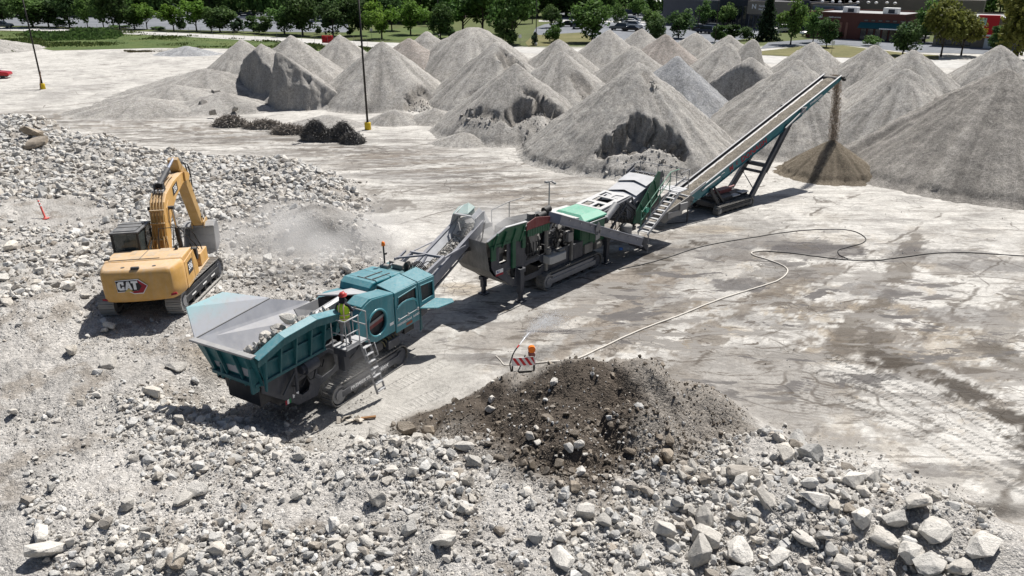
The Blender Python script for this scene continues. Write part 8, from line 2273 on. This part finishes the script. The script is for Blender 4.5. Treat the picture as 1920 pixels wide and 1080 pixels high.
for x in (50, 58, 64): block(RB_, 'roof_unit', x, x + 2.2, 20, 22, 7.61, 8.6, M_LIGHTSTEEL, .04)
# brick building
bs = at(1512, 66)
BB = building('dark red brick clinic with teal awning and flat pale roof', 1512, 69.5, ANG - 4, 'brick_building')
bw = (at(1690, 74) - at(1512, 66)).length
roofed(BB, 0, bw, 0, 16, 5.0, W_BRICK, W_ROOFL, .35)
for i in range(7): MB().box(.6 + i * 1.25, 1.1 + i * 1.25, -.16, -.0, 0, 3.4).build('brick_pier', wallmat('light_brick', (.26, .13, .10)), BB)
text('lettering', 'Vital', 1.05, M_LETTER, BB, frame_near((1.9, -.16, 4.45)), sx=1.1); text('lettering', 'health services', .48, M_LETTER, BB, frame_near((5.6, -.16, 4.35)), sx=.9)
aw = MB(); aw.prism([(-1.5, 2.5), (-.02, 3.6), (-.02, 2.5)], 11.0, 21.5, axis='x'); aw.build('awning', W_TEAL, BB, .01)
MB().box(15.5, 21.5, -1.75, -1.5, 2.42, 2.62).build('awning_fascia', M_LETTER, BB)
windows(BB, 11.2, 21.3, 7, 0, .1, 2.4, .78); windows(BB, 11.4, 21.4, 7, 0, 3.75, 4.15, .6, gl=W_TAN)
for x, y in ((5.5, 4), (13.5, 5)):
    f = MB(); f.box(x, x + 3.0, y, y + 1.8, 5.07, 6.3); ru = f.build('roof_unit', M_WHITE, BB, .12, 2); MB().box(x + 1.1, x + 2.4, y - .03, y, 5.25, 6.0).build('unit_grille', W_DGREY, ru)
# red shop at right
RS_ = building('shop with red corner panel, yellow lettering and flat grey roof', 1790, 88, ANG + 2, 'red_shop')
rw = (at(1850, 88) - at(1790, 88)).length
roofed(RS_, -4, rw + 14, .3, 18, 5.2, W_TAN, W_ROOFL, .3)
pn = MB().box(3.0, rw + .3, -.5, .25, 1.9, 5.9).build('red_panel', W_RED, RS_, .02)
block(RS_, 'pillar', rw - 1.4, rw + .1, -.4, .2, 0, 1.88, W_WHITE)
text('lettering', 'SERVICES', 1.05, plain('yellow_letters', (.75, .48, .03), .5), pn, frame_near((rw - 3.1, -.52, 3.2)), sx=.95)
MB().box(3.3, rw - 1.7, -.54, -.505, 4.1, 5.4).build('poster', plain('pale_green_poster', (.35, .52, .42), .5), pn)
MB().box(rw - 3.6, rw - .4, -.53, -.505, 2.2, 2.5).build('white_stripe', M_LETTER, pn)
windows(RS_, -3.5, 2.6, 4, .3, .3, 2.6, .8)
# houses at the left
def house(u, v, w_, h, ang, wall, label, nwin=4, rh=3.0, d=10):
    r = building(label, u, v, ang, 'house', 'house')
    wl = block(r, 'wall', 0, w_, 0, d, 0, h, wall)
    MB().prism([(-.5, h - .1), (d + .5, h - .1), (d / 2, h + rh)], -.6, w_ + .6, axis='x').build('roof', W_SHING, r)
    for i in range(nwin):
        for z in ((1.0, 2.4), (3.9, 5.4)) if h > 5 else ((1.0, 2.4),):
            x = w_ * (i + .5) / nwin
            fr_ = MB().box(x - .75, x + .75, -.08, 0, z[0], z[1]).build('window', M_WHITE, r)
            for sx in (-.36, .36): MB().box(x + sx - .28, x + sx + .28, -.10, -.08, z[0] + .12, z[1] - .12).build('pane', W_SKYGL, fr_)
    return r
house(-20, 22, 11, 5.6, 3, W_BLUE, 'blue-grey town house at the top left corner', 3)
house(27, 22, 16, 5.6, 3, W_BROWN, 'brown town house beside the blue-grey one, top left')
house(138, 20, 9, 5.6, 2, W_BLUE, 'grey-blue house with paired windows behind the street trees')
house(244, 16, 7, 5.6, 2, W_WHITE, 'pale house half hidden behind the street trees', 2)
house(310, 14, 8, 6.2, 2, W_WHITE, 'light blue house with a small square window at the top edge', 2)
# dark brick office at the top centre
OB = building('long dark brick office block with ribbon windows at the top centre', 652, 36, 1.5, 'office_block')
ow = (at(872, 36) - at(652, 36)).length
roofed(OB, 0, ow, 0, 18, 9.5, W_DARKB, W_ROOF)
for z in (1.2, 4.2, 7.0): windows(OB, .8, ow - .8, 14, 0, z, z + 1.5, .9)
# white buildings peeping at the top
for (u, v, w_, h, lab) in ((1000, 12, 12, 6, 'white gabled house among the trees at the top centre'), (1215, 27, 7, 4, 'low pavilion with white roof left of the retail strip'), (1868, 8, 16, 9, 'pale grey office among the trees at the top right')):
    p = at(u, v); r = thing('house', lab, 'house', (p.x, p.y, 0), 0)
    block(r, 'wall', 0, w_, 0, 9, 0, h, W_WHITE); MB().prism([(-.6, h), (9.6, h), (4.5, h + 1.6)], -.6, w_ + .6, axis='x').build('roof', W_ROOFL if w_ != 7 else M_WHITE, r); windows(r, .5, w_ - .5, 4, 0, h - 2.6, h - 1, .6)

# ------------------------------------------------------------------ cars
CARS = {}
def car_proto(key, c, kind):
    pm = plain('car_paint_' + key, c, .25, .2, .5)
    V = []
    L, W_, Hh = {'sedan': (4.6, 1.8, 1.42), 'suv': (4.7, 1.9, 1.75), 'pickup': (5.5, 1.95, 1.8)}[kind]
    f = MB()
    if kind == 'sedan': pr = [(-2.3, .35), (-2.3, .82), (-1.7, .95), (1.0, .92), (2.15, .78), (2.3, .55), (2.25, .32)]
    elif kind == 'suv': pr = [(-2.3, .4), (-2.32, 1.0), (-2.2, 1.05), (1.0, 1.05), (2.2, .92), (2.35, .6), (2.3, .38)]
    else: pr = [(-2.75, .5), (-2.75, 1.12), (1.3, 1.12), (2.6, 1.02), (2.75, .7), (2.7, .45)]
    f.prism(pr, -W_ / 2, W_ / 2)
    body = f.build('body', pm, None, .09, 2)
    g = MB()
    if kind == 'sedan': a, b, c_, d, z0 = -1.7, -1.0, .35, 1.0, .9
    elif kind == 'suv': a, b, c_, d, z0 = -2.2, -1.95, .3, 1.0, 1.02
    else: a, b, c_, d, z0 = -.7, -.55, .7, 1.35, 1.1
    hw = W_ / 2 - .06
    g.loft([[(a, -hw, z0), (d, -hw, z0), (d, hw, z0), (a, hw, z0)], [(b + .03, -hw + .12, Hh - .06), (c_, -hw + .12, Hh - .06), (c_, hw - .12, Hh - .06), (b + .03, hw - .12, Hh - .06)]], smooth=False)
    cab_ = g.build('windows', M_GLASS)
    r_ = MB(); r_.box(b, c_, -hw + .10, hw - .10, Hh - .07, Hh); roof = r_.build('roof', pm, None, .03)
    w_ = []
    for x in (-1.45, 1.45):
        for y in (-W_ / 2 + .02, W_ / 2 - .24): m = MB(); m.cyl((x, y, .33), (x, y + .22, .33), .33, n=12); w_.append(m.build('wheel', M_BLACK))
    CARS[key] = [body, cab_, roof] + w_
CARUSE = {}
def car(key, u, v, ang, label, group=None, p=None):
    p = at(u, v) if p is None else p
    t = thing('parked_car', label, 'car', (p.x, p.y, .05), rad(ang), group)
    for src in CARS[key]:
        if CARUSE.get(key) is None: o = src
        else: o = src.copy(); COL.objects.link(o)
        o.parent = t
    CARUSE[key] = True
    return t
for key, c, kd in (('black', (.012, .012, .014), 'sedan'), ('navy', (.02, .03, .06), 'suv'), ('white', (.7, .7, .7), 'suv'), ('silver', (.35, .36, .38), 'sedan'), ('red', (.40, .015, .02), 'sedan'), ('grey', (.10, .11, .12), 'suv'), ('whitesedan', (.68, .68, .67), 'sedan'), ('pickup', (.68, .68, .68), 'pickup')): car_proto(key, c, kd)
car('red', -13, 147, 15, 'red car at the left edge of the open yard')
car('grey', 6, 53, 4, 'dark car on the road at the far left edge')
LEFT, MIDP, RIGHTP = 'cars in the left parking lot', 'cars in the middle parking lot', 'cars before the storefronts'
rk = random.Random(9)
for i, (key, u, v, a, lab) in enumerate([('navy', 433, 35, 20, 'dark blue car in the left lot, front row at its left end'), ('black', 446, 31, 20, 'black car in the left lot behind the dark blue one'), ('silver', 456, 37, 200, 'silver car in the left lot, nearest the bushes'), ('white', 452, 30, 20, 'white car in the left lot between black ones'), ('black', 466, 32, 20, 'black car at the right end of the left lot row'), ('silver', 474, 29, 20, 'silver car behind the left lot row'),
        ('white', 407, 21, 10, 'white van-like car behind the black pine'), ('white', 337, 26, 10, 'white car partly behind a bright young tree'), ('grey', 420, 22, 10, 'grey car beside the white one at the back of the left lot'), ('whitesedan', 600, 33, 15, 'white car behind the dark trees, left of the banner'), ('white', 437, 19, 15, 'white car at the very back of the left lot'), ('grey', 428, 19, 15, 'dark car at the very back of the left lot')]):
    car(key, u, v, a, lab, LEFT)
for i, (key, u, v, a, lab) in enumerate([('black', 1064, 50, 150, 'black van parked by the driveway island'), ('grey', 1082, 54, 80, 'dark car edge-on beside the bushy parking lot tree'), ('navy', 1178, 43, 150, 'dark blue car, top of the middle cluster'), ('silver', 1188, 43, 150, 'silver car beside the dark blue one in the middle cluster'), ('whitesedan', 1184, 46, 330, 'white car in the middle cluster'), ('silver', 1182, 50, 330, 'silver car in the middle of the cluster'), ('white', 1191, 53, 330, 'white car at the lower end of the cluster'), ('black', 1184, 59, 150, 'black car nearest the back gravel cone'), ('grey', 1161, 57, 150, 'dark suv left of the cluster behind the gravel cones'),
        ('white', 1145, 27, 10, 'white car in the far row, left end'), ('black', 1153, 25, 10, 'black car in the far row'), ('silver', 1164, 25, 10, 'silver car in the far row'), ('navy', 1181, 29, 10, 'dark blue car at the right end of the far row'),
        ('navy', 1322, 63, 140, 'dark blue car in front of the storefronts, nearest the gravel'), ('black', 1313, 58, 140, 'black car behind the dark blue car by the storefronts'), ('silver', 1305, 56, 140, 'silver car at the left of the storefront row'), ('grey', 1330, 58, 140, 'grey car at the right of the storefront row'), ('black', 1336, 62, 140, 'black car at the lower right of the storefront row')]):
    car(key, u, v, a, lab, MIDP if u < 1250 else RIGHTP)
car('pickup', 1713, 78, 185, 'white pickup truck parked behind the dark round tree at the right')
car('white', 1520, 68, 190, 'white car parked left of the brick building', RIGHTP)
car('white', 1462, 61, 190, 'white car half hidden by the oval lawn tree', RIGHTP)
for key in CARS:
    if CARUSE.get(key) is None:
        for o in CARS[key]: bpy.data.objects.remove(o)

# ------------------------------------------------------------------ fence, banner, far light poles
FP = [(20, 59), (120, 60.5), (250, 63.5), (400, 70), (520, 77), (640, 85), (740, 91)]
FN = thing('wire_fence', 'thin wire mesh fence along the pale road at the left', 'fence', at(20, 59))
base = FN.location
W3 = [at(u, v) for u, v in FP]
M_FENCE = plain('galvanised_fence', (.20, .20, .20), .5, .4)
acc = []
for a, b in zip(W3[:-1], W3[1:]):
    m = int((b - a).length / 3.0)
    for i in range(m): acc.append(a.lerp(b, i / m))
for p in acc:
    f = MB(); f.cyl((p.x - base.x, p.y - base.y, 0), (p.x - base.x, p.y - base.y, 1.9), .03, n=6); f.build('post', M_FENCE, FN)
f = MB()
for a, b in zip(W3[:-1], W3[1:]):
    for z in (.1, .55, 1.0, 1.45, 1.88): f.beam((a.x - base.x, a.y - base.y, z), (b.x - base.x, b.y - base.y, z), .012, .012)
f.build('wire', M_FENCE, FN, kind='stuff')
p = at(615, 83)
bn = thing('banner', 'red banner hung on the fence behind the gravel cones', 'banner', p, rad(-4))
f = MB()
n_ = 10
for i in range(n_):
    x0, x1 = -1.15 + 2.3 * i / n_, -1.15 + 2.3 * (i + 1) / n_
    f.add([(x0, .04 * math.sin(i * 1.3), .25), (x1, .04 * math.sin((i + 1) * 1.3), .25), (x1, .05 * math.sin((i + 1) * 1.3 + .5), 1.7), (x0, .05 * math.sin(i * 1.3 + .5), 1.7)], [(0, 1, 2, 3)], smooth=True)
o = f.build('cloth', W_RED, bn); o.modifiers.new('thick', 'SOLIDIFY').thickness = .02
for x in (-1.17, 1.17): f = MB(); f.cyl((x, 0.03, 0), (x, .03, 1.9), .03, n=6); f.build('post', M_FENCE, bn)
for (u, v, hp, lab) in ((823, 70, 62, 'slim far light pole in front of the bronze-leaved tree'), (1005, 86, 80, 'slim far light pole on the dry lawn'), (1340, 84, 88, 'slim far light pole before the storefronts'), (1574, 62, 52, 'slim far light pole before the brick building'), (1830, 60, 46, 'slim far light pole leaning over the red shop'), (1308, 62, 34, 'short light pole among the cars by the storefronts'), (490, 28, 30, 'slim light pole at the back of the left lot'), (595, 30, 28, 'slim light pole among dark trees left of the banner'), (1185, 24, 24, 'slim light pole behind the far row of cars')):
    p = at(u, v); h = hp * p.y / FPX / CP * 1.02
    t = thing('light_pole', lab, 'light pole', p, 0, 'far light poles')
    f = MB(); f.lathe([(.10, 0), (.06, h), (.001, h)], 8); f.build('pole', M_POLE, t)
    f = MB(); f.box(-.7, .7, -.06, .06, h - .05, h + .05); f.build('lamp_head', M_POLE, t)
    f = MB(); f.lathe([(.25, 0), (.25, .6), (.001, .61)], 10); f.build('base', M_CONC, t)
for (u, v, lab) in ((697, 72, 'small square sign on a post left of the lime trees'), (975, 86, 'sign post by the lawn behind the gravel cones'), (1559, 100, 'small sign on a thin post on the lawn')):
    p = at(u, v); t = thing('road_sign', lab, 'sign', p, 0)
    f = MB(); f.cyl((0, 0, 0), (0, 0, 2.1), .03, n=6); f.build('post', M_FENCE, t)
    MB().box(-.3, .3, -.05, -.03, 1.5, 2.1).build('panel', M_WHITE, t)
# ------------------------------------------------------------------ dust hanging over the crushing line
def dust(c, size, dens, label=None, rz=0.0, sc=.55):
    f = MB(); f.ball((0, 0, 0), 1.0, 14, 8)
    o = f.build('dust_cloud', plain('unused', (.5, .5, .5)))
    o.data.materials.clear()
    m = bpy.data.materials.new('dust_volume'); m.use_nodes = True
    t = m.node_tree; t.nodes.clear()
    out = t.nodes.new('ShaderNodeOutputMaterial'); pv = t.nodes.new('ShaderNodeVolumePrincipled')
    pv.inputs['Color'].default_value = (.93, .92, .91, 1); pv.inputs['Anisotropy'].default_value = .1
    tc = t.nodes.new('ShaderNodeTexCoord')
    ln = t.nodes.new('ShaderNodeVectorMath'); ln.operation = 'LENGTH'; t.links.new(tc.outputs['Object'], ln.inputs[0])
    mr = t.nodes.new('ShaderNodeMapRange'); mr.interpolation_type = 'SMOOTHSTEP'; mr.inputs[1].default_value = 1.0; mr.inputs[2].default_value = .15; t.links.new(ln.outputs['Value'], mr.inputs[0])
    g = t.nodes.new('ShaderNodeNewGeometry')
    nz_ = t.nodes.new('ShaderNodeTexNoise'); nz_.inputs['Scale'].default_value = sc; nz_.inputs['Detail'].default_value = 3; t.links.new(g.outputs['Position'], nz_.inputs['Vector'])
    mr2 = t.nodes.new('ShaderNodeMapRange'); mr2.inputs[1].default_value = .40; mr2.inputs[2].default_value = .68; t.links.new(nz_.outputs['Fac'], mr2.inputs[0])
    m1 = t.nodes.new('ShaderNodeMath'); m1.operation = 'MULTIPLY'; t.links.new(mr.outputs[0], m1.inputs[0]); t.links.new(mr2.outputs[0], m1.inputs[1])
    m2 = t.nodes.new('ShaderNodeMath'); m2.operation = 'MULTIPLY'; t.links.new(m1.outputs[0], m2.inputs[0]); m2.inputs[1].default_value = dens
    t.links.new(m2.outputs[0], pv.inputs['Density']); t.links.new(pv.outputs[0], out.inputs['Volume'])
    o.data.materials.append(m)
    o.location = c; o.scale = size; o.rotation_euler = (0, 0, rz)
    o['kind'] = 'stuff'
    return o
DUSTS = [(at(560, 455, 2.0), (5.5, 4.5, 2.4), .42), (at(905, 425, 3.3), (2.0, 2.0, 1.5), .9), (at(720, 430, 2.0), (4.5, 3.5, 1.6), .26), (at(640, 690, 1.2), (2.4, 1.6, 1.1), .3)]
for c, s, d in DUSTS: dust(c, s, d)
